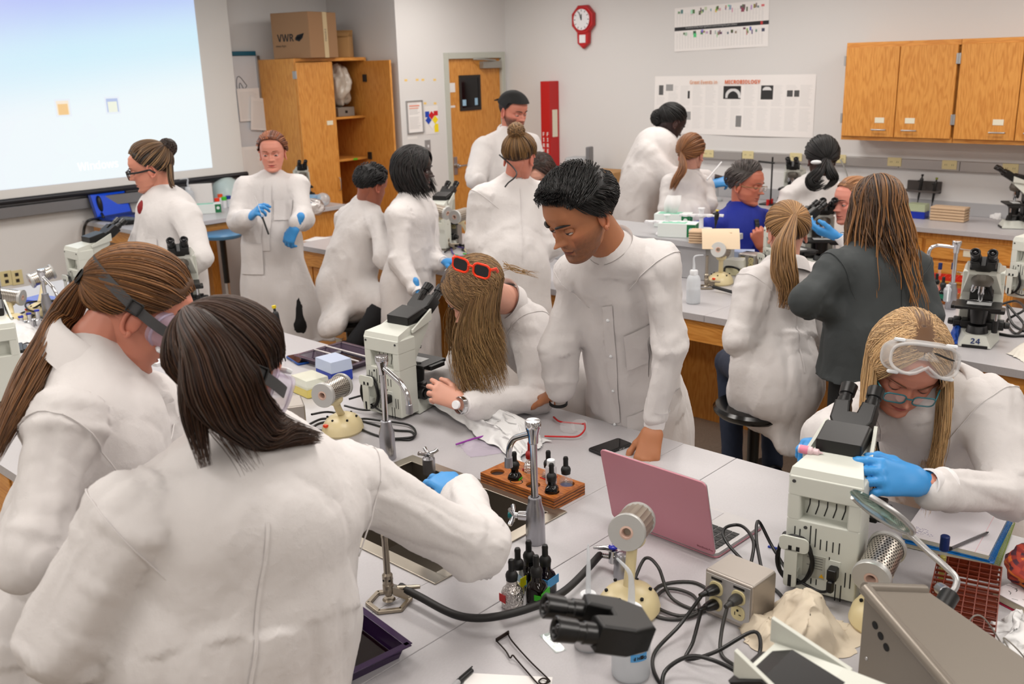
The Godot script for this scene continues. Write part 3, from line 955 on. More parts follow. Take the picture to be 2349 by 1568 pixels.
func mic_(label: String, pos: Vector3, turn: float, rear := true, number := "", swivel := 0.0, group := "microscopes") -> Node3D:
	var o := thing("microscope", label, "microscope", pos, turn, group)
	o.scale = v3(1, 0.93, 1)
	var shell := M("scope_shell")
	var blk := M("scope_black")
	var chrome := M("chrome")
	var dark := M("slot_dark")
	var m := MB.new()
	var hw := 0.083
	slab(m, -hw, hw, 0.012, 0.205, -0.13, -0.035, 0.005)
	slab(m, -hw, hw, 0.265, 0.32, -0.13, -0.035, 0.005)
	slab(m, -hw, -0.052, 0.2, 0.27, -0.13, -0.035, 0.005)
	slab(m, 0.052, hw, 0.2, 0.27, -0.13, -0.035, 0.005)
	slab(m, -0.06, 0.06, 0.195, 0.275, -0.095, -0.035, 0.003)
	hexa(m, [v3(-hw, 0.316, -0.127), v3(hw, 0.316, -0.127), v3(hw, 0.2, -0.036), v3(-hw, 0.2, -0.036), v3(-hw + 0.004, 0.338, -0.12), v3(hw - 0.004, 0.338, -0.12), v3(0.058, 0.352, -0.035), v3(-0.058, 0.352, -0.035)])
	hexa(m, [v3(-0.078, 0.22, -0.036), v3(0.078, 0.22, -0.036), v3(0.052, 0.33, 0.075), v3(-0.052, 0.33, 0.075), v3(-0.058, 0.352, -0.036), v3(0.058, 0.352, -0.036), v3(0.052, 0.352, 0.075), v3(-0.052, 0.352, 0.075)])
	for sd in [-1, 1]:
		hexa(m, [v3(sd * 0.078, 0.33, -0.04), v3(sd * 0.07, 0.33, -0.04), v3(sd * 0.053, 0.35, 0.085), v3(sd * 0.061, 0.35, 0.085), v3(sd * 0.078, 0.342, -0.04), v3(sd * 0.07, 0.342, -0.04), v3(sd * 0.053, 0.394, 0.085), v3(sd * 0.061, 0.394, 0.085)])
	part(o, "stand", m, shell)
	m = MB.new()
	hexa(m, [v3(-0.088, 0.004, -0.04), v3(0.088, 0.004, -0.04), v3(0.062, 0.004, 0.125), v3(-0.062, 0.004, 0.125), v3(-0.08, 0.062, -0.04), v3(0.08, 0.062, -0.04), v3(0.04, 0.055, 0.105), v3(-0.04, 0.055, 0.105)])
	var base := part(o, "base", m, shell)
	if number:
		tp_(base, "number", number, 0.034, xf3(rx(-0.37), v3(0, 0.031, 0.1165)), M("blue_ink"), 0.001, true)
	part(o, "foot_pad", sb(-0.05, 0.05, 0, 0.014, 0.06, 0.127, 0.002), blk)
	m = MB.new()
	slab(m, -0.046, 0.046, 0.055, 0.25, -0.04, -0.005, 0.004)
	slab(m, -0.075, 0.075, 0.06, 0.1, -0.05, 0.02, 0.01)
	part(o, "focus_block", m, blk)
	for s in [-1, 1]:
		m = MB.new()
		cyl(m, v3(s * 0.07, 0.082, -0.012), v3(s * 0.1, 0.082, -0.012), 0.026, 0.026, 20, 0.003)
		cyl(m, v3(s * 0.1, 0.082, -0.012), v3(s * 0.122, 0.082, -0.012), 0.017, 0.015, 16, 0.003)
		part(o, "focus_knob", m, blk)
	m = MB.new()
	slab(m, -0.095, 0.085, 0.176, 0.19, -0.015, 0.115, 0.003)
	slab(m, -0.11, -0.06, 0.168, 0.186, 0.01, 0.09, 0.003)
	slab(m, 0.04, 0.1, 0.16, 0.178, 0.03, 0.1, 0.004)
	part(o, "stage", m, blk)
	m = MB.new()
	slab(m, -0.05, 0.045, 0.1902, 0.192, 0.02, 0.07, 0)
	part(o, "specimen_slide", m, M("slide_white"))
	m = MB.new()
	m.tube(spline([v3(-0.06, 0.193, 0.015), v3(-0.02, 0.194, 0.0), v3(0.05, 0.193, 0.012)], 4), 0.003, 6)
	part(o, "slide_clip", m, chrome)
	m = MB.new()
	cyl(m, v3(0.068, 0.09, 0.085), v3(0.068, 0.165, 0.085), 0.006)
	part(o, "stage_rod", m, chrome)
	m = MB.new()
	cyl(m, v3(0.068, 0.07, 0.085), v3(0.068, 0.125, 0.085), 0.012, 0.012, 14)
	part(o, "stage_knob", m, blk)
	m = MB.new()
	cyl(m, v3(0, 0.1, 0.048), v3(0, 0.172, 0.048), 0.03, 0.036)
	cyl(m, v3(0, 0.052, 0.048), v3(0, 0.09, 0.048), 0.046, 0.038)
	part(o, "condenser", m, blk)
	var T := xf3(rx(-0.22), v3(0, 0.315, 0.045))
	m = MB.new()
	m.lathe(pv2([v2(0, -0.045), v2(0.03, -0.043), v2(0.043, -0.024), v2(0.043, -0.012), v2(0.04, 0.01), v2(0, 0.012)]), 24, T)
	part(o, "nosepiece", m, M("nose_grey"))
	for k in 3:
		m = MB.new()
		var ang := TAU * k / 3.0 - PI / 2
		var rootp := T * v3(cos(ang) * 0.024, -0.03, -sin(ang) * 0.024)
		var dirv := (T.basis * v3(cos(ang) * 0.42, -1, -sin(ang) * 0.42)).normalized()
		var L: float = [0.05, 0.06, 0.045][k]
		if k == 0:
			rootp = v3(0, 0.285, 0.05)
			dirv = v3(0, -1, 0)
			L = 0.085
		m.lathe(pv2([v2(0.013, 0), v2(0.013, L * 0.55), v2(0.011, L * 0.6), v2(0.009, L * 0.85), v2(0.004, L), v2(0, L)]), 16, xf3(frame_y(dirv), rootp))
		part(o, "objective", m, chrome if k != 1 else blk)
	m = MB.new()
	m.prism(pv2([v2(-0.035, 0.353), v2(0.085, 0.353), v2(0.105, 0.375), v2(0.05, 0.405), v2(-0.035, 0.385)]), 0.104, xf3(Basis(v3(0, 0, 1), v3(0, 1, 0), v3(-1, 0, 0)), v3()), 0.004)
	part(o, "head", m, blk)
	var ed := v3(0, 0.58, 0.81).normalized()
	m = MB.new()
	var bt := xf3(Basis(Vector3.RIGHT, ed, Vector3.RIGHT.cross(ed)), v3(0, 0.375, 0.075))
	m.prism(pv2([v2(-0.028, -0.02), v2(0.028, -0.02), v2(0.05, 0.02), v2(0.05, 0.075), v2(0.014, 0.08), v2(0.008, 0.045), v2(-0.008, 0.045), v2(-0.014, 0.08), v2(-0.05, 0.075), v2(-0.05, 0.02)]), 0.052, bt, 0.006)
	part(o, "binocular_body", m, blk)
	for s in [-1, 1]:
		m = MB.new()
		m.lathe(pv2([v2(0.0, 0), v2(0.018, 0), v2(0.018, 0.022), v2(0.0155, 0.024), v2(0.0155, 0.034), v2(0.019, 0.036), v2(0.0205, 0.066), v2(0.018, 0.068), v2(0.014, 0.066), v2(0.012, 0.06), v2(0, 0.06)]), 24, xf3(bt.basis, bt * v3(s * 0.032, 0.072, 0)))
		part(o, "eyepiece", m, M("eyepiece_black"))
		m = MB.new()
		m.ball(bt * v3(s * 0.032, 0.126, 0), v3(0.013, 0.013, 0.013), 14, 8)
		part(o, "eyepiece_lens", m, M("lens_dark"))
	if swivel != 0.0:
		var c := v3(0, 0, 0.04)
		var b := ry(swivel) * rx(0.3)
		for k in o.get_children():
			var kn := String(k.name)
			if kn.begins_with("bino") or kn.begins_with("eyep"):
				k.transform = xf3(b, c - b * c + v3(0.02, 0.07, 0.09))
			elif kn == "head":
				k.position = v3(0.02, -0.035, -0.015)
	if not rear:
		return o
	for q in [[-0.07, 0.305], [0.07, 0.305], [0.038, 0.187]]:
		m = MB.new()
		cyl(m, v3(q[0], q[1], -0.129), v3(q[0], q[1], -0.1315), 0.0045, 0.0045, 12, 0.0005)
		part(o, "screw", m, M("screw_grey"))
	for k in 5:
		m = MB.new()
		m.tube(pv3([v3(-0.04 + k * 0.02, 0.262, -0.0955), v3(-0.04 + k * 0.02, 0.235, -0.0955), v3(-0.034 + k * 0.02, 0.21, -0.0955)]), 0.0014, 5)
		part(o, "handle_slot", m, dark)
	for q in [[0.062, 0.16, 0.05], [0.05, 0.155, 0.05], [0.042, 0.15, 0.022], [0.026, 0.17, 0.05], [0.014, 0.165, 0.05], [0.002, 0.15, 0.028], [-0.012, 0.15, 0.028], [-0.026, 0.15, 0.028], [-0.04, 0.15, 0.03], [-0.058, 0.07, 0.04], [-0.069, 0.07, 0.04], [-0.038, 0.03, 0.045], [-0.05, 0.03, 0.045], [0.03, 0.045, 0.016], [0.018, 0.045, 0.016], [0.006, 0.045, 0.016], [-0.02, 0.118, 0.008]]:
		part(o, "vent_slot", sb(q[0] - 0.0012, q[0] + 0.0012, q[1] - q[2] / 2, q[1] + q[2] / 2, -0.1308, -0.129, 0), dark)
	part(o, "rating_plate", sb(-0.012, 0.04, 0.055, 0.118, -0.1308, -0.129, 0.0005), M("plate_silver"))
	m = MB.new()
	for k in 5:
		slab(m, -0.006, 0.03 - (k % 3) * 0.008, 0.11 - k * 0.007, 0.1115 - k * 0.007, -0.1312, -0.1308, 0)
	part(o, "rating_text", m, M("grey_ink"))
	m = MB.new()
	m.prism(pv2([v2(-0.006, 0.06), v2(0.006, 0.06), v2(0, 0.071)]), 0.0006, xf3(Basis(), v3(-0.005, 0.0, -0.1311)))
	part(o, "warning_mark", m, M("warning_yellow"))
	m = MB.new()
	slab(m, -0.046, -0.02, 0.062, 0.115, -0.1315, -0.129, 0.001)
	part(o, "power_inlet", m, M("scope_shell"))
	m = MB.new()
	slab(m, -0.044, -0.022, 0.072, 0.104, -0.16, -0.13, 0.004)
	slab(m, -0.041, -0.025, 0.045, 0.078, -0.17, -0.15, 0.005)
	part(o, "power_plug", m, M("black_plastic"))
	m = MB.new()
	m.prism(rrect(0.068, 0.04, 0.012, 4, v2(0.055, 0.15)), 0.006, xf3(Basis(), v3(0, 0, -0.157)), 0.001)
	m.prism(rrect(0.03, 0.105, 0.008, 3, v2(0.06, 0.085)), 0.006, xf3(Basis(), v3(0, 0, -0.157)), 0.001)
	slab(m, 0.045, 0.075, 0.055, 0.075, -0.157, -0.128, 0.002)
	slab(m, 0.045, 0.065, 0.13, 0.16, -0.157, -0.128, 0.002)
	part(o, "cord_hanger", m, shell)
	m = MB.new()
	for q in [[0.045, 0.14], [0.063, 0.14], [0.06, 0.05]]:
		slab(m, q[0] - 0.004, q[0] + 0.004, q[1] - (0.006 if q[1] > 0.1 else 0.016), q[1] + (0.006 if q[1] > 0.1 else 0.016), -0.1605, -0.1595, 0)
	part(o, "hanger_slot", m, dark)
	var P := []
	for k in 27:
		var a := TAU * k / 9.0
		P.append(v3(0.055 + cos(a) * (0.04 + 0.003 * sin(k * 1.7)), 0.1 + sin(a) * (0.064 + 0.003 * cos(k)), -0.143 - 0.004 * sin(k * 0.9)))
	P.append(v3(0.0, 0.035, -0.15))
	P.append(v3(-0.033, 0.05, -0.16))
	m = MB.new()
	m.tube(spline(P, 5), 0.0036, 7)
	part(o, "wound_cord", m, M("black_rubber"))
	part(o, "asset_label", sb(-0.03, 0.022, 0.3405, 0.3415, -0.098, -0.083, 0), M("card"))
	return o
func scope_at(label: String, A: Vector3, B: Vector3, rear := true, number := "") -> Node3D:
	var t := turn_of(B, A)
	return mic_(label, (A + B) / 2 + v3(0, 0, 0.13).rotated(Vector3.UP, t), t, rear, number)
func dots_tex() -> ImageTexture:
	if not texs.has("dots"):
		var im := Image.create(128, 128, false, Image.FORMAT_RGB8)
		for y in 128:
			for x in 128:
				var d := v2(fmod(x + (8.0 if (y / 16) % 2 else 0.0), 16.0) - 8, y % 16 - 8).length()
				var k := smoothstep(5.4, 4.2, d)
				im.set_pixel(x, y, Color(0.78, 0.75, 0.71).lerp(Color(0.12, 0.1, 0.09), k))
		texs["dots"] = ImageTexture.create_from_image(im)
	return texs["dots"]
func inc_(label: String, pos: Vector3, head: Vector3, dir: Vector3, perforated: bool, lamp_turn := 0.0) -> Node3D:
	var o := thing("loop_incinerator", label, "incinerator", pos)
	var cream := M("cream_enamel")
	var h := head - pos
	dir = dir.normalized()
	var m := MB.new()
	m.lathe(pv2([v2(0, 0), v2(0.078, 0), v2(0.082, 0.008), v2(0.076, 0.03), v2(0.06, 0.05), v2(0.035, 0.062), v2(0.014, 0.066), v2(0, 0.066)]), 32, xf3(ry(lamp_turn), v3()), 0.86)
	part(o, "base", m, cream)
	for k in 6:
		m = MB.new()
		var a := TAU * k / 6 + 0.3
		var q := v3(cos(a) * 0.05, 0.0565, sin(a) * 0.05)
		cyl(m, q - v3(0, 0.004, 0), q + v3(cos(a) * 0.001, 0.0012, sin(a) * 0.001), 0.004, 0.004, 10, 0.0003)
		part(o, "vent_hole", m, M("slot_dark"))
	m = MB.new()
	var stem := h - v3(0, 0.045, 0)
	m.tube(spline([v3(0, 0.06, 0), v3(stem.x * 0.5, 0.06 + (stem.y - 0.06) * 0.5, stem.z * 0.5), stem + v3(0, 0.015, 0)], 4), 0.0125, 14)
	m.ball(h - v3(0, 0.034, 0), v3(0.03, 0.022, 0.03), 16, 8)
	part(o, "post", m, cream)
	part(o, "switch", sb(-0.008, 0.008, 0.035, 0.045, 0.064, 0.078, 0.002), M("orange_switch"))
	var T := xf3(frame_y(dir), h - dir * 0.06)
	m = MB.new()
	if perforated:
		m.lathe(pv2([v2(0.037, 0.006), v2(0.037, 0.126)]), 40, T)
		var pm := M("perforated_steel")
		pm.albedo_texture = dots_tex()
		pm.uv1_scale = v3(4, 1.75, 1)
		part(o, "perforated_drum", m, pm)
	else:
		var prof := PackedVector2Array()
		for k in 40:
			var a := TAU * k / 40
			var rr := 0.039 + 0.0013 * (1 if k % 2 else -1)
			prof.append(v2(cos(a), sin(a)) * rr)
		m.prism(prof, 0.118, T * xf3(rx(PI / 2), v3(0, 0.062, 0)))
		part(o, "ribbed_drum", m, M("ribbed_grey"))
	m = MB.new()
	var ring := pv2([v2(0.0, 0.012), v2(0.0, 0), v2(0.041, 0), v2(0.042, 0.002), v2(0.042, 0.012), v2(0.038, 0.013)])
	m.lathe(ring, 36, T)
	part(o, "rear_cap", m, M("cap_alloy"))
	m = MB.new()
	m.lathe(pv2([v2(0.038, 0.118), v2(0.042, 0.119), v2(0.0425, 0.13), v2(0.041, 0.133), v2(0.015, 0.133), v2(0.012, 0.128), v2(0.009, 0.1), v2(0, 0.1)]), 36, T)
	part(o, "front_cap", m, M("cap_alloy"))
	m = MB.new()
	m.lathe(pv2([v2(0.0155, 0.1335), v2(0.011, 0.1345), v2(0.0085, 0.125), v2(0.0075, 0.105)]), 24, T)
	part(o, "ceramic_throat", m, M("ceramic_pink"))
	m = MB.new()
	m.lathe(pv2([v2(0.0085, 0.112), v2(0, 0.112)]), 20, T)
	part(o, "bore", m, M("slot_dark"))
	return o
func faucet(label: String, base: Vector3, spout_dir: Vector3, knob_dir: Vector3, high := 0.335) -> Node3D:
	var o := thing("lab_faucet", label, "faucet", base)
	var ch := M("chrome")
	var m := MB.new()
	m.lathe(pv2([v2(0, 0), v2(0.024, 0), v2(0.026, 0.004), v2(0.025, 0.09), v2(0.018, 0.115), v2(0.0175, 0.13), v2(0.011, 0.132)]), 28)
	part(o, "body", m, M("worn_chrome"))
	m = MB.new()
	cyl(m, v3(0, 0.125, 0), v3(0, high - 0.05, 0), 0.0095)
	part(o, "riser", m, ch)
	m = MB.new()
	m.lathe(pv2([v2(0.0095, high - 0.055), v2(0.013, high - 0.052), v2(0.0145, high - 0.03), v2(0.02, high - 0.012), v2(0.021, high - 0.008), v2(0.021, high + 0.006), v2(0.019, high + 0.009), v2(0, high + 0.01)]), 24)
	part(o, "cap", m, ch)
	m = MB.new()
	var s := spout_dir.normalized()
	var y := v3(0, high - 0.026, 0)
	m.tube(spline([y, y + s * 0.06 + v3(0, 0.002, 0), y + s * 0.1 + v3(0, 0.0, 0), y + s * 0.125 + v3(0, -0.018, 0), y + s * 0.133 + v3(0, -0.05, 0)], 6), 0.0085, 14)
	part(o, "spout", m, ch)
	m = MB.new()
	cyl(m, y + s * 0.133 + v3(0, -0.045, 0), y + s * 0.134 + v3(0, -0.075, 0), 0.0105, 0.0115)
	part(o, "aerator", m, M("worn_chrome"))
	if knob_dir != Vector3.ZERO:
		var k := knob_dir.normalized()
		m = MB.new()
		cyl(m, v3(0, 0.075, 0), v3(0, 0.075, 0) + k * 0.045, 0.014, 0.012)
		cyl(m, v3(0, 0.075, 0) + k * 0.045, v3(0, 0.075, 0) + k * 0.065, 0.008)
		part(o, "valve", m, ch)
		var hub := v3(0, 0.075, 0) + k * 0.06
		var b := frame_y(k)
		for a in 4:
			m = MB.new()
			var e := (b.x * cos(a * PI / 2 + 0.6) + b.z * sin(a * PI / 2 + 0.6))
			m.tube(spline([hub, hub + e * 0.018 + k * 0.001, hub + e * 0.03 + k * 0.004], 3), PackedFloat32Array([0.006, 0.0058, 0.0056, 0.006, 0.0066, 0.007, 0.0055]), 8)
			part(o, "handle_arm", m, ch)
		m = MB.new()
		cyl(m, hub, hub + k * 0.012, 0.0095)
		part(o, "index_button", m, M("teal_button"))
	return o
func db_(label: String, pos: Vector3, turn: float, spec: Dictionary) -> Node3D:
	var o := thing("dropper_bottle", label, "bottle", pos, turn, spec.get("group", ""))
	var w: float = spec.get("w", 0.034)
	var h: float = spec.get("h", 0.055)
	var body: Material = spec.body
	var m := MB.new()
	if spec.get("round", false):
		m.lathe(pv2([v2(0, 0), v2(w * 0.48, 0.0), v2(w * 0.52, 0.004), v2(w * 0.52, h * 0.72), v2(w * 0.42, h * 0.9), v2(0.0115, h), v2(0.0105, h + 0.012)]), 28)
	else:
		var rows := [[0.46, 0.0, 0.2], [0.5, 0.003, 0.25], [0.5, h * 0.66, 0.25], [0.44, h * 0.82, 0.4], [0.33, h * 0.94, 0.8], [0.3, h, 1.0], [0.3, h + 0.012, 1.0]]
		var P := pv3([])
		for r in rows:
			for k in 24:
				var a := TAU * (k + 0.5) / 24
				var sq := 1.0 / maxf(absf(cos(a)), absf(sin(a)))
				var f: float = lerpf(minf(sq, 1.28), 1.0, r[2]) * r[0] * w
				P.append(v3(cos(a) * f, r[1], sin(a) * f))
		m.grid(P, 24, rows.size(), true, true)
		m.face([v3(-w / 2, 0.001, -w / 2) * 0.9, v3(w / 2, 0.001, -w / 2) * 0.9, v3(w / 2, 0.001, w / 2) * 0.9, v3(-w / 2, 0.001, w / 2) * 0.9], Vector3.DOWN)
	part(o, "body", m, body)
	if spec.has("liquid"):
		m = MB.new()
		var lh: float = spec.get("level", 0.5) * h
		if spec.get("round", false):
			cyl(m, v3(0, 0.003, 0), v3(0, lh, 0), w * 0.47, w * 0.47, 24)
		else:
			slab(m, -w * 0.46, w * 0.46, 0.003, lh, -w * 0.46, w * 0.46, 0.004)
		part(o, "liquid", m, spec.liquid)
	if spec.has("tape"):
		for q in spec.tape:
			m = MB.new()
			m.box(v3((q[4] + q[5]) / 2 * w, (q[2] + q[3]) / 2 * h, w * 0.505 + 0.0006), v3((q[5] - q[4]) * w, (q[3] - q[2]) * h, 0.001), 0)
			var t := part(o, "tape_label", m, q[0])
			t.rotation.y = q[1] * PI / 2
	var dark: Material = spec.get("cap", M("dropper_rubber"))
	m = MB.new()
	m.lathe(pv2([v2(0.0095, h + 0.008), v2(0.0135, h + 0.01), v2(0.0135, h + 0.015), v2(0.0145, h + 0.018), v2(0.0145, h + 0.024), v2(0.012, h + 0.03), v2(0.0075, h + 0.034), v2(0.0072, h + 0.05), v2(0.0078, h + 0.056), v2(0.006, h + 0.062), v2(0, h + 0.064)]), 20)
	part(o, "dropper_bulb", m, dark)
	m = MB.new()
	cyl(m, v3(0, 0.008, 0), v3(0, h + 0.01, 0), 0.0025, 0.003, 8)
	part(o, "pipette", m, clear("thin_glass", Color(0.95, 0.97, 0.97, 0.12), 0.05))
	return o
func wb_(label: String, pos: Vector3, r: float, h: float, tip: Array, spec := {}) -> Node3D:
	var o := thing("wash_bottle", label, "bottle", pos)
	var poly := M("ldpe")
	poly.transparency = BaseMaterial3D.TRANSPARENCY_ALPHA
	poly.backlight_enabled = true
	poly.backlight = Color(0.5, 0.5, 0.5)
	var m := MB.new()
	m.lathe(pv2([v2(0, 0.002), v2(r * 0.9, 0), v2(r, 0.006), v2(r, h * 0.72), v2(r * 0.96, h * 0.8), v2(r * 0.75, h * 0.9), v2(r * 0.52, h * 0.94), v2(r * 0.5, h)]), 36)
	part(o, "body", m, poly)
	if spec.has("liquid"):
		m = MB.new()
		cyl(m, v3(0, 0.005, 0), v3(0, h * spec.level, 0), r * 0.95, r * 0.95, 32)
		part(o, "liquid", m, spec.liquid)
	m = MB.new()
	m.lathe(pv2([v2(r * 0.54, h * 0.93), v2(r * 0.56, h * 0.95), v2(r * 0.56, h * 1.07), v2(r * 0.5, h * 1.09), v2(r * 0.2, h * 1.1), v2(0, h * 1.1)]), 30)
	for k in 4:
		m.lathe(pv2([v2(r * 0.56, h * (0.96 + k * 0.026)), v2(r * 0.58, h * (0.967 + k * 0.026)), v2(r * 0.56, h * (0.974 + k * 0.026))]), 30)
	part(o, "cap", m, M("cap_white"))
	var P := [v3(0, h * 1.09, 0)]
	for q in tip:
		P.append(q - pos)
	m = MB.new()
	var S := spline(P, 5)
	var R := PackedFloat32Array()
	for k in S.size():
		R.append(lerpf(r * 0.19, 0.0014, pow(float(k) / S.size(), 1.5)))
	m.tube(S, R, 10)
	m.tube(pv3([v3(0, h * 1.09, 0), v3(0, 0.01, 0)]), 0.003, 8)
	part(o, "spout", m, poly)
	for q in spec.get("bands", []):
		m = MB.new()
		var B := pv3([])
		for y in 2:
			for k in 17:
				var a := lerpf(q[3], q[4], k / 16.0)
				B.append(v3(sin(a) * (r + 0.0008), lerpf(q[1], q[2], y) * h, cos(a) * (r + 0.0008)))
		m.grid(B, 17, 2, false, false, 0.0004)
		part(o, "tape_band", m, q[0])
	return o
func outlet_box(label: String, pos: Vector3, turn: float, s := v3(0.125, 0.115, 0.1), plugs := []) -> Node3D:
	var o := thing("bench_outlet_box", label, "outlet", pos, turn)
	var m := MB.new()
	m.box(v3(0, s.y / 2, 0), s, 0.006)
	part(o, "case", m, M("cast_alloy"))
	part(o, "face_plate", sb(-s.x * 0.46, s.x * 0.46, s.y * 0.12, s.y * 0.94, s.z / 2, s.z / 2 + 0.002, 0.001), M("brushed_steel"))
	var iv := M("ivory_plastic")
	for sx in [-1, 1]:
		part(o, "rating_strip", sb(sx * s.x * 0.23 - 0.014, sx * s.x * 0.23 + 0.014, s.y * 0.84, s.y * 0.89, s.z / 2 + 0.002, s.z / 2 + 0.0026, 0), M("black_plastic"))
		for sy in [0.34, 0.67]:
			m = MB.new()
			var q := v3(sx * s.x * 0.23, s.y * sy, s.z / 2 + 0.003)
			m.prism(rrect(0.034, 0.034, 0.013, 4, v2(q.x, q.y)), 0.003, xf3(Basis(), v3(0, 0, q.z)), 0.0006)
			var so := part(o, "socket", m, iv)
			m = MB.new()
			slab(m, q.x - 0.0075, q.x - 0.0055, q.y - 0.006, q.y + 0.002, q.z + 0.0015, q.z + 0.002, 0)
			slab(m, q.x + 0.0035, q.x + 0.0095, q.y - 0.0035, q.y - 0.0015, q.z + 0.0015, q.z + 0.002, 0)
			m.prism(disc(0.003, 10, v2(q.x, q.y + 0.007)), 0.0005, xf3(Basis(), v3(0, 0, q.z + 0.0017)))
			part(so, "slots", m, M("slot_dark"))
	return o
func plug_cord(label: String, root: Vector3, out: Vector3, pts: Array, material: Material, r := 0.0042):
	var o := thing("power_cord", label, "cord")
	var m := MB.new()
	m.lathe(pv2([v2(0, 0), v2(0.0135, 0), v2(0.0145, 0.004), v2(0.0125, 0.018), v2(0.0095, 0.028), v2(0.0065, 0.03), v2(0.0075, 0.033), v2(0.0052, 0.048), v2(0, 0.048)]), 18, xf3(frame_y(out), root), 0.85)
	part(o, "plug", m, material)
	m = MB.new()
	m.tube(spline([root + out.normalized() * 0.04] + pts, 8), r, 8)
	part(o, "cable", m, material)
func tip_box(label: String, pos: Vector3, turn: float, s: Vector3, lower: Color, upper: Color, lid_words := "") -> Node3D:
	var o := thing("pipette_tip_box", label, "box", pos, turn)
	var key := "tipbox_%s" % lower.to_html()
	part(o, "tray", sb(-s.x / 2, s.x / 2, 0, s.y * 0.5, -s.z / 2, s.z / 2, 0.004), M(key, lower, 0.35))
	var lm := M("tiplid_%s" % upper.to_html(), upper, 0.3)
	lm.transparency = BaseMaterial3D.TRANSPARENCY_ALPHA
	var m := MB.new()
	hexa(m, [v3(-s.x / 2, s.y * 0.5, -s.z / 2), v3(s.x / 2, s.y * 0.5, -s.z / 2), v3(s.x / 2, s.y * 0.5, s.z / 2), v3(-s.x / 2, s.y * 0.5, s.z / 2), v3(-s.x * 0.47, s.y, -s.z * 0.47), v3(s.x * 0.47, s.y, -s.z * 0.47), v3(s.x * 0.47, s.y, s.z * 0.47), v3(-s.x * 0.47, s.y, s.z * 0.47)])
	part(o, "lid", m, lm)
	part(o, "tip_rack", sb(-s.x * 0.45, s.x * 0.45, s.y * 0.5, s.y * 0.6, -s.z * 0.45, s.z * 0.45, 0.002), M("rack_white"))
	if lid_words:
		tp_(o, "lid_print", lid_words, 0.018, xf3(rx(-PI / 2), v3(0, s.y + 0.0006, 0)), M("blue_ink"), 0.0006, true)
	return o
func tissue_box(label: String, pos: Vector3, turn: float, with_tissue: bool):
	var o := thing("tissue_box", label, "box", pos, turn)
	part(o, "carton", sb(-0.11, 0.11, 0, 0.08, -0.055, 0.055, 0.002), M("carton_white"))
	var g := M("print_green")
	part(o, "green_end", sb(0.06, 0.1105, 0.004, 0.076, 0.0552, 0.0557, 0), g)
	part(o, "green_end", sb(0.1102, 0.1107, 0.004, 0.076, -0.03, 0.05, 0), g)
	part(o, "green_band", sb(-0.09, 0.05, 0.0802, 0.0806, -0.045, 0.045, 0), M("print_mint"))
	var m := MB.new()
	m.prism(disc(0.013, 18), 0.0006, xf3(Basis(), v3(0.085, 0.045, 0.0562)))
	part(o, "emblem", m, M("carton_white"))
	if with_tissue:
		var P := pv3([])
		for y in 9:
			for x in 9:
				var a := x / 8.0 - 0.5
				var b := y / 8.0
				P.append(v3(a * (0.07 + 0.03 * sin(b * 2.6)) - 0.02 + b * 0.02, 0.078 + b * 0.11, 0.012 * sin(a * 7 + b * 2) + 0.02 * sin(b * 3.0)))
		m = MB.new()
		m.grid(P, 9, 9, false, false, 0.0006)
		part(o, "tissue", m, M("tissue_white"))
func pipette_stand(label: String, pos: Vector3, turn: float, n := 6, high := 0.2) -> Node3D:
	var o := thing("pipette_stand", label, "stand", pos, turn)
	var w := M("stand_white")
	var m := MB.new()
	m.prism(rrect(0.13, 0.1, 0.03), 0.012, xf3(rx(PI / 2), v3(0, 0.006, 0)), 0.003)
	cyl(m, v3(0, 0.01, 0), v3(0, high + 0.02, 0), 0.014, 0.012)
	m.lathe(pv2([v2(0.014, high), v2(0.016, high + 0.03), v2(0.022, high + 0.04), v2(0.02, high + 0.045), v2(0, high + 0.045)]), 18)
	part(o, "post", m, w)
	var poly := pv2([v2(-0.13, -0.02), v2(0.13, -0.02), v2(0.13, 0.03)])
	for k in n:
		var x := 0.115 - k * 0.23 / (n - 1)
		for a in 5:
			poly.append(v2(x + 0.012 * cos(PI * a / 4), 0.03 - 0.02 * sin(PI * a / 4)))
	poly.append(v2(-0.13, 0.03))
	m = MB.new()
	m.prism(poly, 0.013, xf3(rx(PI / 2), v3(0, high, 0)), 0.002)
	part(o, "rail", m, w)
	return o
func pipette(label: String, tip: Vector3, up: Vector3, accent: Color, L := 0.24):
	var o := thing("pipette", label, "pipette", tip)
	var T := xf3(frame_y(up), v3())
	var m := MB.new()
	m.lathe(pv2([v2(0, 0), v2(0.0025, 0), v2(0.004, L * 0.25), v2(0.0075, L * 0.32), v2(0.009, L * 0.5), v2(0.013, L * 0.55), v2(0.014, L * 0.85), v2(0.012, L * 0.88), v2(0.006, L * 0.9), v2(0.005, L * 0.96)]), 18, T)
	m.xf = T
	m.box(v3(0.012, L * 0.8, 0), v3(0.03, 0.012, 0.02), 0.004)
	part(o, "barrel", m, M("black_plastic"))
	m = MB.new()
	m.lathe(pv2([v2(0.008, L * 0.95), v2(0.0095, L * 0.96), v2(0.0095, L), v2(0, L + 0.002)]), 16, T)
	part(o, "plunger_button", m, M("accent_%s" % accent.to_html(), accent, 0.4))
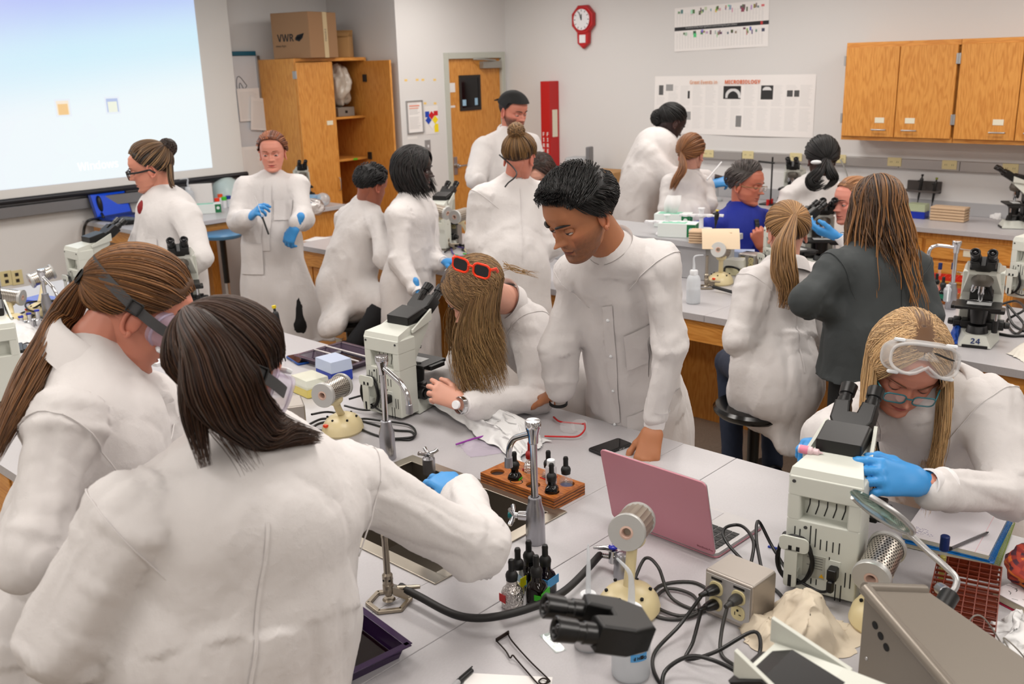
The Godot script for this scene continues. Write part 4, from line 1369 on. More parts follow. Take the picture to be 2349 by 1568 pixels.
func burner(label: String, pos: Vector3, turn: float) -> Node3D:
	var o := thing("gas_burner", label, "burner", pos, turn)
	var nk := M("nickel")
	var m := MB.new()
	var hexp := PackedVector2Array()
	for k in 6:
		hexp.append(Vector2.from_angle(k * PI / 3) * 0.05)
	for k in 6:
		var a := v3(hexp[k].x, 0.005, hexp[k].y)
		var b := v3(hexp[(k + 1) % 6].x, 0.005, hexp[(k + 1) % 6].y)
		m.box((a + b) / 2, v3((b - a).length() + 0.006, 0.009, 0.012), 0.002, ry(turn_of(a, b)))
	hexa(m, [v3(0.045, 0.006, -0.01), v3(0.045, 0.006, 0.01), v3(0.01, 0.025, 0.01), v3(0.01, 0.025, -0.01), v3(0.045, 0.03, -0.008), v3(0.045, 0.03, 0.008), v3(0.01, 0.045, 0.01), v3(0.01, 0.045, -0.01)])
	part(o, "base", m, nk)
	m = MB.new()
	m.lathe(pv2([v2(0, 0.018), v2(0.008, 0.02), v2(0.013, 0.03), v2(0.013, 0.05), v2(0.0115, 0.052), v2(0.0125, 0.056), v2(0.0125, 0.075), v2(0.008, 0.08), v2(0.0075, 0.17), v2(0.0085, 0.172), v2(0.0085, 0.18), v2(0.006, 0.18)]), 22)
	part(o, "barrel", m, nk)
	for k in 5:
		m = MB.new()
		var e := v3(cos(k * TAU / 5), 0, sin(k * TAU / 5))
		cyl(m, v3(0, 0.064, 0) + e * 0.011, v3(0, 0.064, 0) + e * 0.0128, 0.003, 0.003, 8, 0.0002)
		part(o, "air_hole", m, M("slot_dark"))
	m = MB.new()
	cyl(m, v3(0.02, 0.037, 0), v3(0.075, 0.034, 0), 0.006, 0.005, 12)
	part(o, "gas_inlet", m, nk)
	m = MB.new()
	cyl(m, v3(0, 0.008, 0), v3(0, 0.014, 0), 0.016, 0.014, 16, 0.002)
	part(o, "needle_wheel", m, nk)
	return o
func heap(called: String, label: String, category: String, P2: Array, hgt: Callable, material: Material, res := 40, seed_ := 1, amp := 0.012, thick := 0.001, base := TOP, sharp := 1.0) -> MeshInstance3D:
	var cr := noise(seed_, 2.2, FastNoiseLite.TYPE_CELLULAR, 1)
	cr.cellular_return_type = FastNoiseLite.RETURN_DISTANCE2_SUB
	var sm := noise(seed_ + 3, 1.6, FastNoiseLite.TYPE_SIMPLEX_SMOOTH, 3)
	var P := pv3([])
	for y in res + 1:
		for x in res + 1:
			var u := float(x) / res
			var v := float(y) / res
			var q: Vector3 = P2[0].lerp(P2[1], u).lerp(P2[3].lerp(P2[2], u), v)
			var edge := 1.0 + 0.12 * sm.get_noise_2d(u * 2.3 + 5, v * 2.3)
			var mid: Vector3 = (P2[0] + P2[1] + P2[2] + P2[3]) / 4.0
			q = mid + (q - mid) * edge
			var h: float = hgt.call(u, v)
			var c := (cr.get_noise_2d(u * 1.6 * sharp, v * 1.6 * sharp) + 1.0) * amp + sm.get_noise_2d(u * 1.4 * sharp, v * 1.4 * sharp) * amp * 1.3
			var k := clampf(minf(minf(u, 1 - u), minf(v, 1 - v)) * 6.0, 0.15, 1.0)
			q.y = base + maxf(0.0015, (h + c) * k)
			q.x += sm.get_noise_2d(u * 3 + 40, v * 3) * amp * 1.2
			q.z += sm.get_noise_2d(u * 3, v * 3 + 40) * amp * 1.2
			P.append(q)
	var m := MB.new()
	m.grid(P, res + 1, res + 1, false, false, thick)
	if m.n[(res + 1) * (res / 2) + res / 2].y < 0:
		m = MB.new()
		m.grid(P, res + 1, res + 1, false, true, thick)
	return single(called, m, material, label, category)
func bench_things():
	sink_area()
	front_right()
	stain_bottles()
	middle_clutter()
	left_clutter()
	back_bench()
	back_desk()
	counter_things()
func up(p: Vector3, h: float) -> Vector3:
	return p + v3(0, h, 0)
func sink_area():
	var s := thing("sink", "stainless steel sink let into the front bench", "sink", v3(-1.9, TOP, -1.65))
	var st := M("sink_steel")
	var m := MB.new()
	for q in [[-0.3, 0.3, -0.23, -0.222], [-0.3, 0.3, 0.222, 0.23], [-0.3, -0.292, -0.222, 0.222], [0.292, 0.3, -0.222, 0.222]]:
		slab(m, q[0], q[1], -0.26, 0.0, q[2], q[3], 0)
	slab(m, -0.3, 0.3, -0.268, -0.26, -0.23, 0.23, 0)
	part(s, "basin", m, st)
	m = MB.new()
	for q in [[-0.325, 0.325, -0.255, -0.215], [-0.325, 0.325, 0.215, 0.255], [-0.325, -0.285, -0.22, 0.22], [0.285, 0.325, -0.22, 0.22]]:
		slab(m, q[0], q[1], 0.0, 0.005, q[2], q[3], 0.002)
	part(s, "rim", m, M("rim_steel"))
	m = MB.new()
	cyl(m, v3(0, -0.26, 0), v3(0, -0.256, 0), 0.04)
	part(s, "drain", m, M("worn_chrome"))
	var f2 := on(1229, 1243)
	faucet("chrome lab faucet at the right of the sink, spout turned over the bottle rack", f2, at(1125, 1030, 2.75) - at(1222, 1000, 2.55), v3(-0.9, 0, 0.55), 0.335)
	var f1 := v3(-2.27, TOP, -1.84)
	faucet("chrome lab faucet at the left of the sink, beside the white-sleeved arm", f1, at(1018, 1000, 3.05) - at(928, 915, 3.15), Vector3.ZERO, 0.34)
	var hd := thing("tap_handle", "chrome cross handle behind the sleeve, left of the blue glove", "tap", on(985, 1085) + v3(0, 0, 0))
	m = MB.new()
	m.lathe(pv2([v2(0, 0), v2(0.02, 0), v2(0.02, 0.05), v2(0.012, 0.06), v2(0, 0.06)]), 18)
	part(hd, "body", m, M("worn_chrome"))
	for k in 4:
		m = MB.new()
		var e := v3(cos(k * PI / 2 + 0.4), 0.1, sin(k * PI / 2 + 0.4))
		m.tube(pv3([v3(0, 0.066, 0), v3(0, 0.066, 0) + e * 0.02, v3(0, 0.07, 0) + e * 0.032]), PackedFloat32Array([0.006, 0.006, 0.0065]), 8)
		part(hd, "handle_arm", m, M("chrome"))
	var g := on(1428, 1322)
	var o := thing("gas_cock", "chrome gas valve with a blue button, beside the pink laptop", "valve", g)
	m = MB.new()
	m.lathe(pv2([v2(0, 0), v2(0.022, 0), v2(0.023, 0.004), v2(0.02, 0.055), v2(0.014, 0.064), v2(0, 0.066)]), 24)
	part(o, "pillar", m, M("worn_chrome"))
	var left := (on(1380, 1300) - g)
	left.y = 0
	left = left.normalized()
	m = MB.new()
	cyl(m, v3(0, 0.045, 0), left * 0.03 + v3(0, 0.045, 0), 0.009)
	cyl(m, left * 0.03 + v3(0, 0.028, 0), left * 0.03 + v3(0, 0.062, 0), 0.012, 0.011)
	part(o, "valve", m, M("chrome"))
	m = MB.new()
	for k in 5:
		m.lathe(pv2([v2(0.004, k * 0.006), v2(0.0068, k * 0.006 + 0.001), v2(0.005, k * 0.006 + 0.006)]), 14, xf3(frame_y(left + v3(0, -0.25, 0)), left * 0.038 + v3(0, 0.04, 0)))
	part(o, "hose_barb", m, M("chrome"))
	m = MB.new()
	m.tube(pv3([left * 0.03 + v3(0, 0.064, 0), left * 0.052 + v3(0, 0.062, 0.004), left * 0.085 + v3(0, 0.052, 0.01)]), PackedFloat32Array([0.007, 0.0065, 0.004]), 10)
	part(o, "lever", m, M("chrome"))
	m = MB.new()
	m.ball(left * 0.03 + v3(0, 0.07, 0), v3(0.0125, 0.006, 0.0125), 18, 8)
	part(o, "index_button", m, M("gas_blue"))
	tp_(o, "button_text", "GAS", 0.008, xf3(ry(0.7) * rx(-PI / 2), left * 0.03 + v3(0, 0.0755, 0.0)), M("white_ink"), 0.001, true)
	var bp := on(893, 1382)
	burner("nickel gas burner at the sleeve edge, end of the dark hose", bp, turn_of(bp, on(930, 1352, TOP + 0.03)))
	cord("gas_hose", "thick dark rubber hose curving from the gas valve to the burner", [up(on(920, 1372), 0.033), up(on(960, 1392), 0.03), up(on(1060, 1440), 0.03), up(on(1170, 1432), 0.028), up(on(1290, 1385), 0.03), g + left * 0.072 + v3(0, 0.033, 0)], 0.0095, M("hose_rubber"), 10)
func stain_bottles():
	var A := on(1100, 1108)
	var B := on(1268, 1171)
	var C := on(1345, 1134)
	var t := turn_of(A, B)
	var w := (B - A).length()
	var d := (C - B).length() * 0.97
	var ctr := (A + C) / 2
	var o := thing("bottle_rack", "plywood bottle rack with eight round wells, behind the sink", "rack", ctr, t)
	var box := CSGBox3D.new()
	box.size = v3(w, 0.036, d)
	box.position.y = 0.018
	var root := CSGCombiner3D.new()
	root.name = "block"
	root.add_child(box)
	var wells := []
	for j in 2:
		for k in 4:
			var p := v3(-w / 2 + w * (0.13 + 0.247 * k), 0, d * (0.25 if j == 0 else -0.25))
			wells.append(p)
			var c := CSGCylinder3D.new()
			c.radius = 0.0215
			c.height = 0.05
			c.sides = 32
			c.operation = CSGShape3D.OPERATION_SUBTRACTION
			c.position = p + v3(0, 0.033, 0)
			root.add_child(c)
	root.material_override = tri(M("rack_wood"), wood("rack_wood", Color(0.72, 0.43, 0.16), Color(0.5, 0.25, 0.07), false, 8), Vector3.ONE * 3.0)
	o.add_child(root)
	var pm := M("ply_dark")
	for k in 3:
		var m := MB.new()
		m.box(v3(0, 0.009 + k * 0.009, 0), v3(w + 0.0006, 0.0022, d + 0.0006), 0)
		part(o, "ply_seam", m, pm)
	var m2 := MB.new()
	var P := pv3([])
	for k in 14:
		P.append(v3(-w * 0.06 + 0.02 * cos(k * 0.45 + 3.6), 0.0364, d * 0.35 + 0.016 * sin(k * 0.45 + 3.6)))
	m2.tube(P, 0.0016, 5, true, 0.3)
	part(o, "ring_stain", m2, M("ink_stain"))
	var at_well := func(k: int) -> Vector3: return ctr + wells[k].rotated(Vector3.UP, t) + v3(0, 0.0085, 0)
	var foil := M("foil")
	if not foil.normal_enabled:
		var nt := NoiseTexture2D.new()
		var fn := noise(5, 0.035, FastNoiseLite.TYPE_CELLULAR, 2)
		fn.cellular_return_type = FastNoiseLite.RETURN_DISTANCE2_SUB
		nt.noise = fn
		nt.width = 256
		nt.height = 256
		nt.seamless = true
		nt.as_normal_map = true
		nt.bump_strength = 14.0
		foil.normal_enabled = true
		foil.normal_texture = nt
		foil.uv1_triplanar = true
		foil.uv1_scale = Vector3.ONE * 14
	var darkglass := M("dark_stain_glass")
	var blackglass := M("black_stain_glass")
	var glass := clear("bottle_glass", Color(0.93, 0.95, 0.95, 0.1), 0.04)
	var red_tape := M("tape_red")
	var green_tape := M("tape_green")
	var blue_tape := M("tape_blue")
	var yellow_tape := M("tape_yellow")
	db_("foil-wrapped dropper bottle with a red rubber bulb in the wooden rack", at_well.call(5), t + 0.3, {"body": foil, "w": 0.04, "h": 0.06, "round": true, "cap": M("bulb_red"), "tape": [[red_tape, 3, 0.35, 0.6, -0.3, 0.3]]})
	db_("black dropper bottle at the back left of the wooden rack, ring stain before it", at_well.call(1), t + 0.25, {"body": darkglass, "w": 0.037, "h": 0.05, "tape": [[green_tape, 1, 0.4, 0.65, -0.3, 0.3]]})
	db_("clear dropper bottle with red tape and brown stain, behind the faucet post", at_well.call(6), t, {"body": glass, "w": 0.038, "h": 0.05, "round": true, "liquid": M("brown_liquid"), "level": 0.35, "tape": [[red_tape, 0, 0.38, 0.62, -0.45, 0.45], [red_tape, 1, 0.38, 0.62, -0.45, 0.45]]})
	db_("black square dropper bottle at the front right of the wooden rack", at_well.call(3), t + 0.5, {"body": blackglass, "w": 0.038, "h": 0.052})
	db_("round clear dropper bottle of blue stain at the rack's right end", at_well.call(7) + v3(0, 0, 0.006), t, {"body": glass, "w": 0.038, "h": 0.052, "round": true, "liquid": M("blue_liquid"), "level": 0.5})
	var sq := thing("squeeze_bottle", "small frosted plastic bottle with a white screw cap in the rack", "bottle", at_well.call(6) + v3(0.045, 0, 0.012))
	sq.position = ctr + ((wells[6] + wells[7]) / 2 + v3(0, 0, 0.03)).rotated(Vector3.UP, t) + v3(0, 0.037, 0)
	m2 = MB.new()
	m2.lathe(pv2([v2(0, 0), v2(0.015, 0), v2(0.0165, 0.003), v2(0.0165, 0.05), v2(0.014, 0.055), v2(0.011, 0.056)]), 24)
	var pf := M("frosted_plastic")
	pf.transparency = BaseMaterial3D.TRANSPARENCY_ALPHA
	part(sq, "body", m2, pf)
	m2 = MB.new()
	cyl(m2, v3(0, 0.054, 0), v3(0, 0.075, 0), 0.0125, 0.012)
	part(sq, "cap", m2, M("cap_white"))
	var purple := M("violet_stain_glass")
	var t2 := -0.25
	db_("foil-wrapped square dropper bottle with red tape, front left of the five", on(1176, 1392), t2 + 0.15, {"body": foil, "w": 0.043, "h": 0.062, "tape": [[red_tape, 0, 0.3, 0.62, -0.48, 0.02]]})
	db_("small round clear dropper bottle of yellow liquid with black cap, behind the foil bottle", on(1190, 1362), 0.0, {"body": glass, "w": 0.03, "h": 0.06, "round": true, "liquid": M("yellow_liquid"), "level": 0.4, "tape": [[yellow_tape, 0, 0.45, 0.85, -0.35, 0.35], [yellow_tape, 1, 0.45, 0.85, -0.35, 0.35]]})
	db_("dark olive dropper bottle with blue tape, furthest back of the five", on(1215, 1345), t2, {"body": darkglass, "w": 0.043, "h": 0.062, "tape": [[blue_tape, 0, 0.25, 0.55, -0.5, 0.5]]})
	db_("dark red dropper bottle with bright green tape, front of the five", on(1232, 1382), t2 + 0.5, {"body": M("red_stain_glass"), "w": 0.044, "h": 0.062, "tape": [[green_tape, 1, 0.32, 0.62, -0.5, 0.5], [green_tape, 0, 0.32, 0.55, 0.1, 0.5]]})
	db_("violet dropper bottle with blue tape, rightmost of the five", on(1252, 1356), t2 + 0.3, {"body": purple, "w": 0.044, "h": 0.062, "tape": [[blue_tape, 0, 0.4, 0.75, -0.5, 0.5], [blue_tape, 1, 0.4, 0.75, -0.5, 0.5]]})
func front_right():
	var m := MB.new()
	var hl := on(1410, 1192)
	var hr := on(1643, 1282)
	var t := turn_of(hl, hr)
	var lp := thing("laptop", "open laptop with a pink lid, beside the steel outlet box", "laptop", (hl + hr) / 2, t)
	var W := (hr - hl).length()
	var alu := M("laptop_alu")
	m.prism(rrect(W, 0.222, 0.014), 0.012, xf3(rx(PI / 2), v3(0, 0.008, -0.111)), 0.002)
	part(lp, "base", m, alu)
	m = MB.new()
	m.prism(rrect(W + 0.004, 0.226, 0.015), 0.004, xf3(rx(PI / 2), v3(0, 0.003, -0.111)), 0.001)
	var pink := M("laptop_pink")
	part(lp, "base_cover", m, pink)
	var keys := M("key_black")
	for r in 6:
		for k in 14:
			if r == 5 and k > 3 and k < 9:
				if k == 4:
					part(lp, "key", sb(-W * 0.46 + W * 0.92 / 14 * 4 + 0.001, -W * 0.46 + W * 0.92 / 14 * 9 - 0.001, 0.0142, 0.0155, -0.022 - r * 0.0185 - 0.0165, -0.022 - r * 0.0185, 0.0006), keys)
				continue
			var x0 := -W * 0.46 + W * 0.92 / 14 * k
			part(lp, "key", sb(x0 + 0.001, x0 + W * 0.92 / 14 - 0.001, 0.0142, 0.0155, -0.022 - r * 0.0185 - 0.0165, -0.022 - r * 0.0185, 0.0006), keys)
	part(lp, "touchpad", sb(-0.052, 0.052, 0.0141, 0.0146, -0.208, -0.142, 0.0003), M("touchpad_grey"))
	var up_b := rx(rd(14.0))
	m = MB.new()
	m.prism(rrect(W + 0.004, 0.226, 0.015, 6, v2(0, 0.113)), 0.006, xf3(up_b, v3(0, 0.012, 0.006)), 0.002)
	part(lp, "lid", m, pink)
	m = MB.new()
	m.prism(rrect(W, 0.222, 0.013, 6, v2(0, 0.112)), 0.004, xf3(up_b, v3(0, 0.012, 0.006) + up_b * v3(0, 0, -0.005)), 0.001)
	part(lp, "screen_bezel", m, alu)
	part(lp, "display", sb(-W * 0.47, W * 0.47, 0.01, 0.215, -0.0002, 0.0002, 0), M("display_dark")).transform = xf3(up_b, v3(0, 0.012, 0.006) + up_b * v3(0, 0, -0.0075))
	tp_(lp, "lid_emboss", "MacBook Pro", 0.008, xf3(up_b, v3(W * 0.42, 0.012, 0.006) + up_b * v3(0, 0.016, 0.0032)), M("pink_emboss"))
	var ib := on(1441, 1400)
	inc_("cream loop incinerator with a grey ribbed drum facing the camera, behind the two wash bottles", ib, at(1452, 1204, 2.2), at(1428, 1228, 2.0) - at(1456, 1196, 2.12), false)
	var p := on(1350, 1480)
	var pinkish := M("pale_pink_liquid")
	wb_("small plastic wash bottle with a pink tape band", p, 0.032, 0.118, [at(1350, 1300, p.distance_to(EYE) * 0.93), at(1349, 1247, p.distance_to(EYE) * 0.93)], {"liquid": pinkish, "level": 0.55, "bands": [[M("tape_pink"), 0.56, 0.67, -3.0, 3.0]]})
	p = on(1447, 1545)
	var wb := wb_("larger plastic wash bottle with a blue label, front of the cream incinerator", p, 0.04, 0.145, [p + v3(0, 0.2, 0), p + v3(-0.004, 0.235, 0.002), p + v3(-0.028, 0.262, 0.012)], {"liquid": M("clear_liquid"), "level": 0.6, "bands": [[M("tape_blue"), 0.38, 0.5, 0.6, 1.5]]})
	var yb := ry(1.08)
	tp_(wb, "label_text", "d H₂O", 0.0095, xf3(yb, yb * v3(0, 0.063, 0.0412)), M("black_ink"), 0.0006, true)
	tp_(wb, "print_text", "FL", 0.015, xf3(ry(1.3), ry(1.3) * v3(0, 0.105, 0.0402)), M("print_blue"), 0.0006, true)
	var oa := on(1614, 1405)
	var ob := on(1722, 1453)
	var ot := turn_of(oa, ob)
	var oz := v3(0, 0, 1).rotated(Vector3.UP, ot)
	var ox := v3(1, 0, 0).rotated(Vector3.UP, ot)
	var oc := (oa + ob) / 2 - oz * 0.05
	outlet_box("steel bench outlet box with four ivory sockets, right of the wash bottles", oc, ot, v3(0.125, 0.115, 0.1))
	var blk := M("black_rubber")
	var gry := M("grey_rubber")
	var so := func(sx: float, sy: float) -> Vector3: return oc + ox * sx * 0.02875 + v3(0, 0.115 * sy, 0) + oz * 0.055
	plug_cord("black power cord from the upper left socket, running to the lower frame edge", so.call(-1.0, 0.67), oz - ox * 0.2, on_pts([[1560, 1432, 0.03], [1500, 1500, 0.005], [1510, 1560, 0.004], [1560, 1600, 0.004]]), blk)
	plug_cord("black power cord from the lower left socket, looping below the steel box", so.call(-1.0, 0.34), oz - ox * 0.25, on_pts([[1590, 1470, 0.02], [1575, 1510, 0.005], [1640, 1495, 0.03], [1730, 1448, 0.06], [1742, 1500, 0.03], [1700, 1560, 0.01]]), blk)
	plug_cord("grey power cord hanging from the upper right socket", so.call(1.0, 0.67), oz, on_pts([[1655, 1450, 0.03], [1655, 1500, 0.006], [1690, 1530, 0.004], [1720, 1565, 0.004]]), gry)
	cord("power_cord", "grey coiled cord between the incinerator and the steel outlet box", on_pts([[1455, 1330, 0.01], [1480, 1280, 0.05], [1510, 1300, 0.06], [1540, 1370, 0.01], [1610, 1400, 0.004], [1640, 1370, 0.004], [1590, 1335, 0.004], [1510, 1345, 0.004], [1490, 1400, 0.004], [1540, 1420, 0.004], [1600, 1405, 0.008], [1590, 1365, 0.008], [1530, 1350, 0.008], [1500, 1385, 0.008], [1560, 1412, 0.008], [1620, 1395, 0.01], [1665, 1375, 0.01]]), 0.0042, gry)
	cord("power_cord", "black cord rising in a thin loop behind the steel outlet box", on_pts([[1723, 1290, 0.09], [1728, 1240, 0.1], [1700, 1205, 0.08], [1662, 1212, 0.07], [1670, 1248, 0.05], [1740, 1320, 0.01], [1795, 1370, 0.004], [1785, 1410, 0.004], [1760, 1425, 0.02]]), 0.0042, blk)
	cord("power_cord", "black cord from the microscope hanger down to the steel box", on_pts([[1746, 1300, 0.09], [1735, 1235, 0.1], [1740, 1195, 0.1], [1770, 1250, 0.05], [1800, 1300, 0.03], [1812, 1320, 0.03]]), 0.0042, blk)
	cord("power_cord", "black cord curving over the bench at the lower frame edge", on_pts([[1520, 1600, 0.004], [1525, 1540, 0.02], [1580, 1505, 0.045], [1640, 1515, 0.05], [1700, 1548, 0.03], [1720, 1580, 0.02]]), 0.0045, blk)
	scope_at("pale grey microscope of the woman with goggles on her forehead, back to the camera", on(1800, 1353), on(1954, 1393))
	var mp := at(1770, 1430, 1.525)
	mic_("microscope at the lower frame edge, seen from above, eyepieces to the left", v3(mp.x + 0.085, TOP, mp.z + 0.055), rd(-90), false, "", 0.95)
	colony_counter()
	var pb := on(2010, 1420)
	inc_("loop incinerator with a perforated steel drum beside the notebook, behind the grey instrument", v3(-0.69, TOP, -1.93), at(2020, 1285, 2.14), at(1996, 1335, 2.06) - at(2045, 1240, 2.18), true)
	heap("cloth_heap", "crumpled cream cloth heaped between the outlet box and the grey instrument", "cloth", [on(1690, 1440), on(1800, 1385), on(2010, 1450), on(1800, 1600)], func(u, v): return 0.09 * sin(u * PI) * sin(v * PI) + 0.02 * sin(u * 9.0 + v * 4.0), M("cream_cloth"), 44, 12, 0.014)
	var nA := on(2093, 1270)
	var nB := on(2240, 1290)
	var nC := on(2330, 1198)
	var nD := on(2118, 1150)
	var nt := turn_of(nA + (nD - nA), nC)
	var nc := (nA + nB + nC + nD) / 4
	var n2 := thing("notebook", "closed spiral notebook with a green wire, under the open one", "notebook", nc + v3(0.006, 0, 0.008), nt + 0.04)
	part(n2, "pages", sb(-0.1, 0.1, 0.001, 0.013, -0.135, 0.135, 0.001), M("page_edge"))
	part(n2, "cover", sb(-0.105, 0.104, 0.013, 0.0145, -0.138, 0.138, 0.0005), M("blue_cover"))
	var nb := thing("notebook", "open spiral notebook with ruled page and blue glitter cover", "notebook", nc + v3(0, 0.0155, 0), nt)
	part(nb, "pages", sb(-0.104, 0.1, 0.0015, 0.013, -0.136, 0.136, 0.001), M("page_edge"))
	part(nb, "back_cover", sb(-0.107, 0.104, 0, 0.0014, -0.139, 0.139, 0.0005), M("blue_cover"))
	var im := Image.create(256, 340, false, Image.FORMAT_RGB8)
	im.fill(Color(0.92, 0.9, 0.91))
	for k in 30:
		im.fill_rect(Rect2i(0, 26 + k * 10, 256, 1), Color(0.72, 0.75, 0.85))
	im.fill_rect(Rect2i(216, 0, 1, 340), Color(0.9, 0.6, 0.65))
	for k in 5:
		var x := 10
		while x < 90 - k * 9:
			im.fill_rect(Rect2i(x, 300 - k * 10 + rng.randi_range(0, 5), rng.randi_range(3, 9), 2), Color(0.3, 0.25, 0.5))
			x += rng.randi_range(6, 13)
	m = MB.new()
	m.face([v3(-0.104, 0.0135, 0.136), v3(0.1, 0.0135, 0.136), v3(0.1, 0.0135, -0.136), v3(-0.104, 0.0135, -0.136)], Vector3.UP, [v2(0, 1), v2(1, 1), v2(1, 0), v2(0, 0)])
	var rule := M("ruled_page")
	rule.albedo_texture = ImageTexture.create_from_image(im)
	part(nb, "ruled_page", m, rule)
	m = MB.new()
	m.box(v3(-0.118, 0.05, -0.09), v3(0.002, 0.1, 0.1), 0.0005, rz(0.75))
	part(nb, "glitter_cover", m, M("glitter_cover"))
	m = MB.new()
	for k in 34:
		var P := pv3([])
		for s in 9:
			var a := TAU * s / 8
			P.append(v3(0.105 + 0.008 * cos(a), 0.007 + 0.008 * sin(a), -0.132 + k * 0.008))
		m.tube(P, 0.0008, 4)
	part(nb, "spiral_wire", m, M("blue_wire"))
	m = MB.new()
	for k in 34:
		var P := pv3([])
		for s in 9:
			var a := TAU * s / 8
			P.append(v3(0.108 + 0.008 * cos(a), 0.0075 + 0.0075 * sin(a), -0.132 + k * 0.008))
		m.tube(P, 0.0008, 4)
	part(n2, "spiral_wire", m, M("green_wire"))
	var pa := on(2180, 1258, TOP + 0.034)
	var pz := on(2262, 1222, TOP + 0.034)
	var pen := thing("pen", "clear ballpoint pen with black ink on the open notebook", "pen", pa)
	m = MB.new()
	cyl(m, Vector3.ZERO, pz - pa, 0.0042, 0.0042, 6)
	part(pen, "barrel", m, M("pen_clear"))
	m = MB.new()
	cyl(m, (pz - pa), (pz - pa) * 1.08, 0.0038, 0.001, 10)
	cyl(m, (pz - pa) * -0.04, (pz - pa) * 0.03, 0.0045, 0.0045, 10)
	part(pen, "tip", m, M("black_plastic"))
	var H := 0.075
	var ra := on(2153, 1271, TOP + H)
	var rb := on(2302, 1300, TOP + H)
	var rc := on(2232, 1448, TOP + H)
	var ux := (rb - ra).normalized()
	var rt := turn_of(ra, rb)
	var RW := 0.135
	var RL := 0.29
	var rk := thing("test_tube_rack", "brown plastic test tube rack lying in front of the notebook", "rack", ra - v3(0, H, 0), rt)
	var br := M("rack_brown")
	m = MB.new()
	for k in 7:
		slab(m, RW / 6 * k - 0.0012, RW / 6 * k + 0.0012, H - 0.006, H, 0, RL, 0.0005)
		slab(m, RW / 6 * k - 0.001, RW / 6 * k + 0.001, H * 0.45, H * 0.45 + 0.004, 0, RL, 0)
	for k in 13:
		slab(m, 0, RW, H - 0.006, H, RL / 12 * k - 0.0012, RL / 12 * k + 0.0012, 0.0005)
		slab(m, 0, RW, H * 0.45, H * 0.45 + 0.004, RL / 12 * k - 0.001, RL / 12 * k + 0.001, 0)
	part(rk, "grid", m, br)
	m = MB.new()
	slab(m, 0, RW, 0, 0.004, 0, RL, 0.001)
	for q in [[0, 0], [RW - 0.003, 0], [0, RL - 0.003], [RW - 0.003, RL - 0.003], [0, RL / 2], [RW - 0.003, RL / 2]]:
		slab(m, q[0], q[0] + 0.003, 0, H, q[1], q[1] + 0.003, 0)
	slab(m, 0, RW * 0.95, H * 0.4, H - 0.006, 0, 0.002, 0)
	part(rk, "frame", m, br)
	var tape := part(rk, "tape_label", sb(0.0, RW * 0.9, 0.02, 0.06, RL + 0.0005, RL + 0.0012, 0), M("tape_aqua"))
	tp_(tape, "tape_text", "SS 4-10-17", 0.022, xf3(Basis(), v3(RW * 0.45, 0.04, RL + 0.0015)), M("black_ink"), 0.0004, true)
	var tp := ra + (v3(0.012, -H + 0.006, 0.035)).rotated(Vector3.UP, rt)
	var tb := thing("test_tube", "capped glass test tube of yellow liquid standing in the brown rack", "test tube", tp)
	m = MB.new()
	m.lathe(pv2([v2(0, 0), v2(0.006, 0.002), v2(0.0078, 0.008), v2(0.0078, 0.105)]), 20)
	part(tb, "tube", m, clear("thin_glass", Color(0.95, 0.97, 0.97, 0.12), 0.05))
	m = MB.new()
	cyl(m, v3(0, 0.003, 0), v3(0, 0.085, 0), 0.0068, 0.0068, 16)
	part(tb, "liquid", m, M("yellow_liquid"))
	m = MB.new()
	cyl(m, v3(0, 0.1, 0), v3(0, 0.137, 0), 0.0105, 0.0105, 24, 0.0015)
	part(tb, "cap", m, M("cap_blue"))
	var fp := thing("planner", "white patterned planner with a magenta cover at the right frame edge", "book", on(2370, 1385), -0.35)
	part(fp, "pages", sb(-0.06, 0.1, 0.002, 0.02, -0.08, 0.06, 0.001), M("page_edge"))
	part(fp, "cover", sb(-0.063, 0.1, 0.02, 0.0225, -0.083, 0.063, 0.0008), M("planner_white"))
	part(fp, "back_cover", sb(-0.065, 0.1, 0, 0.0018, -0.083, 0.066, 0.0006), M("magenta_cover"))
	m = MB.new()
	for k in 26:
		var a := v3(rr(-0.055, 0.06), 0.0226, rr(-0.07, 0.055))
		var b := a + v3(rr(-0.012, 0.012), 0, rr(-0.012, 0.012))
		m.tube(pv3([a, (a + b) / 2 + v3(0.002, 0, -0.002), b]), 0.0009, 4, true, 0.4)
	part(fp, "leaf_print", m, M("grey_ink"))
	im = Image.create(96, 96, false, Image.FORMAT_RGB8)
	for y in 96:
		for x in 96:
			im.set_pixel(x, y, [Color(0.5, 0.12, 0.1), Color(0.78, 0.4, 0.12), Color(0.25, 0.08, 0.15), Color(0.62, 0.2, 0.12)][absi(hash(Vector2i(x / 5, y / 6))) % 4])
	var fl := lump(v3(0.05, 0.03, 0.085), 6, 0.14, 0.02, 20)
	var fm := M("floral_print")
	fm.albedo_texture = ImageTexture.create_from_image(im)
	single("quilted_pouch", fl, fm, "dark red and orange floral pouch on the planner", "pouch", up(on(2362, 1345), 0.052), 0.3)
	heap("plastic_bag", "crumpled white plastic bag at the lower right frame edge", "bag", [on(2230, 1470), on(2330, 1425), on(2460, 1500), on(2330, 1600)], func(u, v): return 0.07 * sin(u * PI) * sin(v * PI), M("white_plastic_bag"), 36, 31, 0.016)
	cord("sensor_wire", "thin grey wire looping above the white plastic bag", [at(2215, 1437, 1.9), at(2235, 1412, 1.9), at(2260, 1420, 1.9), at(2300, 1480, 1.9), at(2335, 1545, 1.88), at(2345, 1570, 1.86), at(2320, 1500, 1.9), at(2302, 1462, 1.92), at(2335, 1490, 1.9), at(2375, 1540, 1.9)], 0.0016, M("wire_grey"))
	var sA := on(1236, 1463)
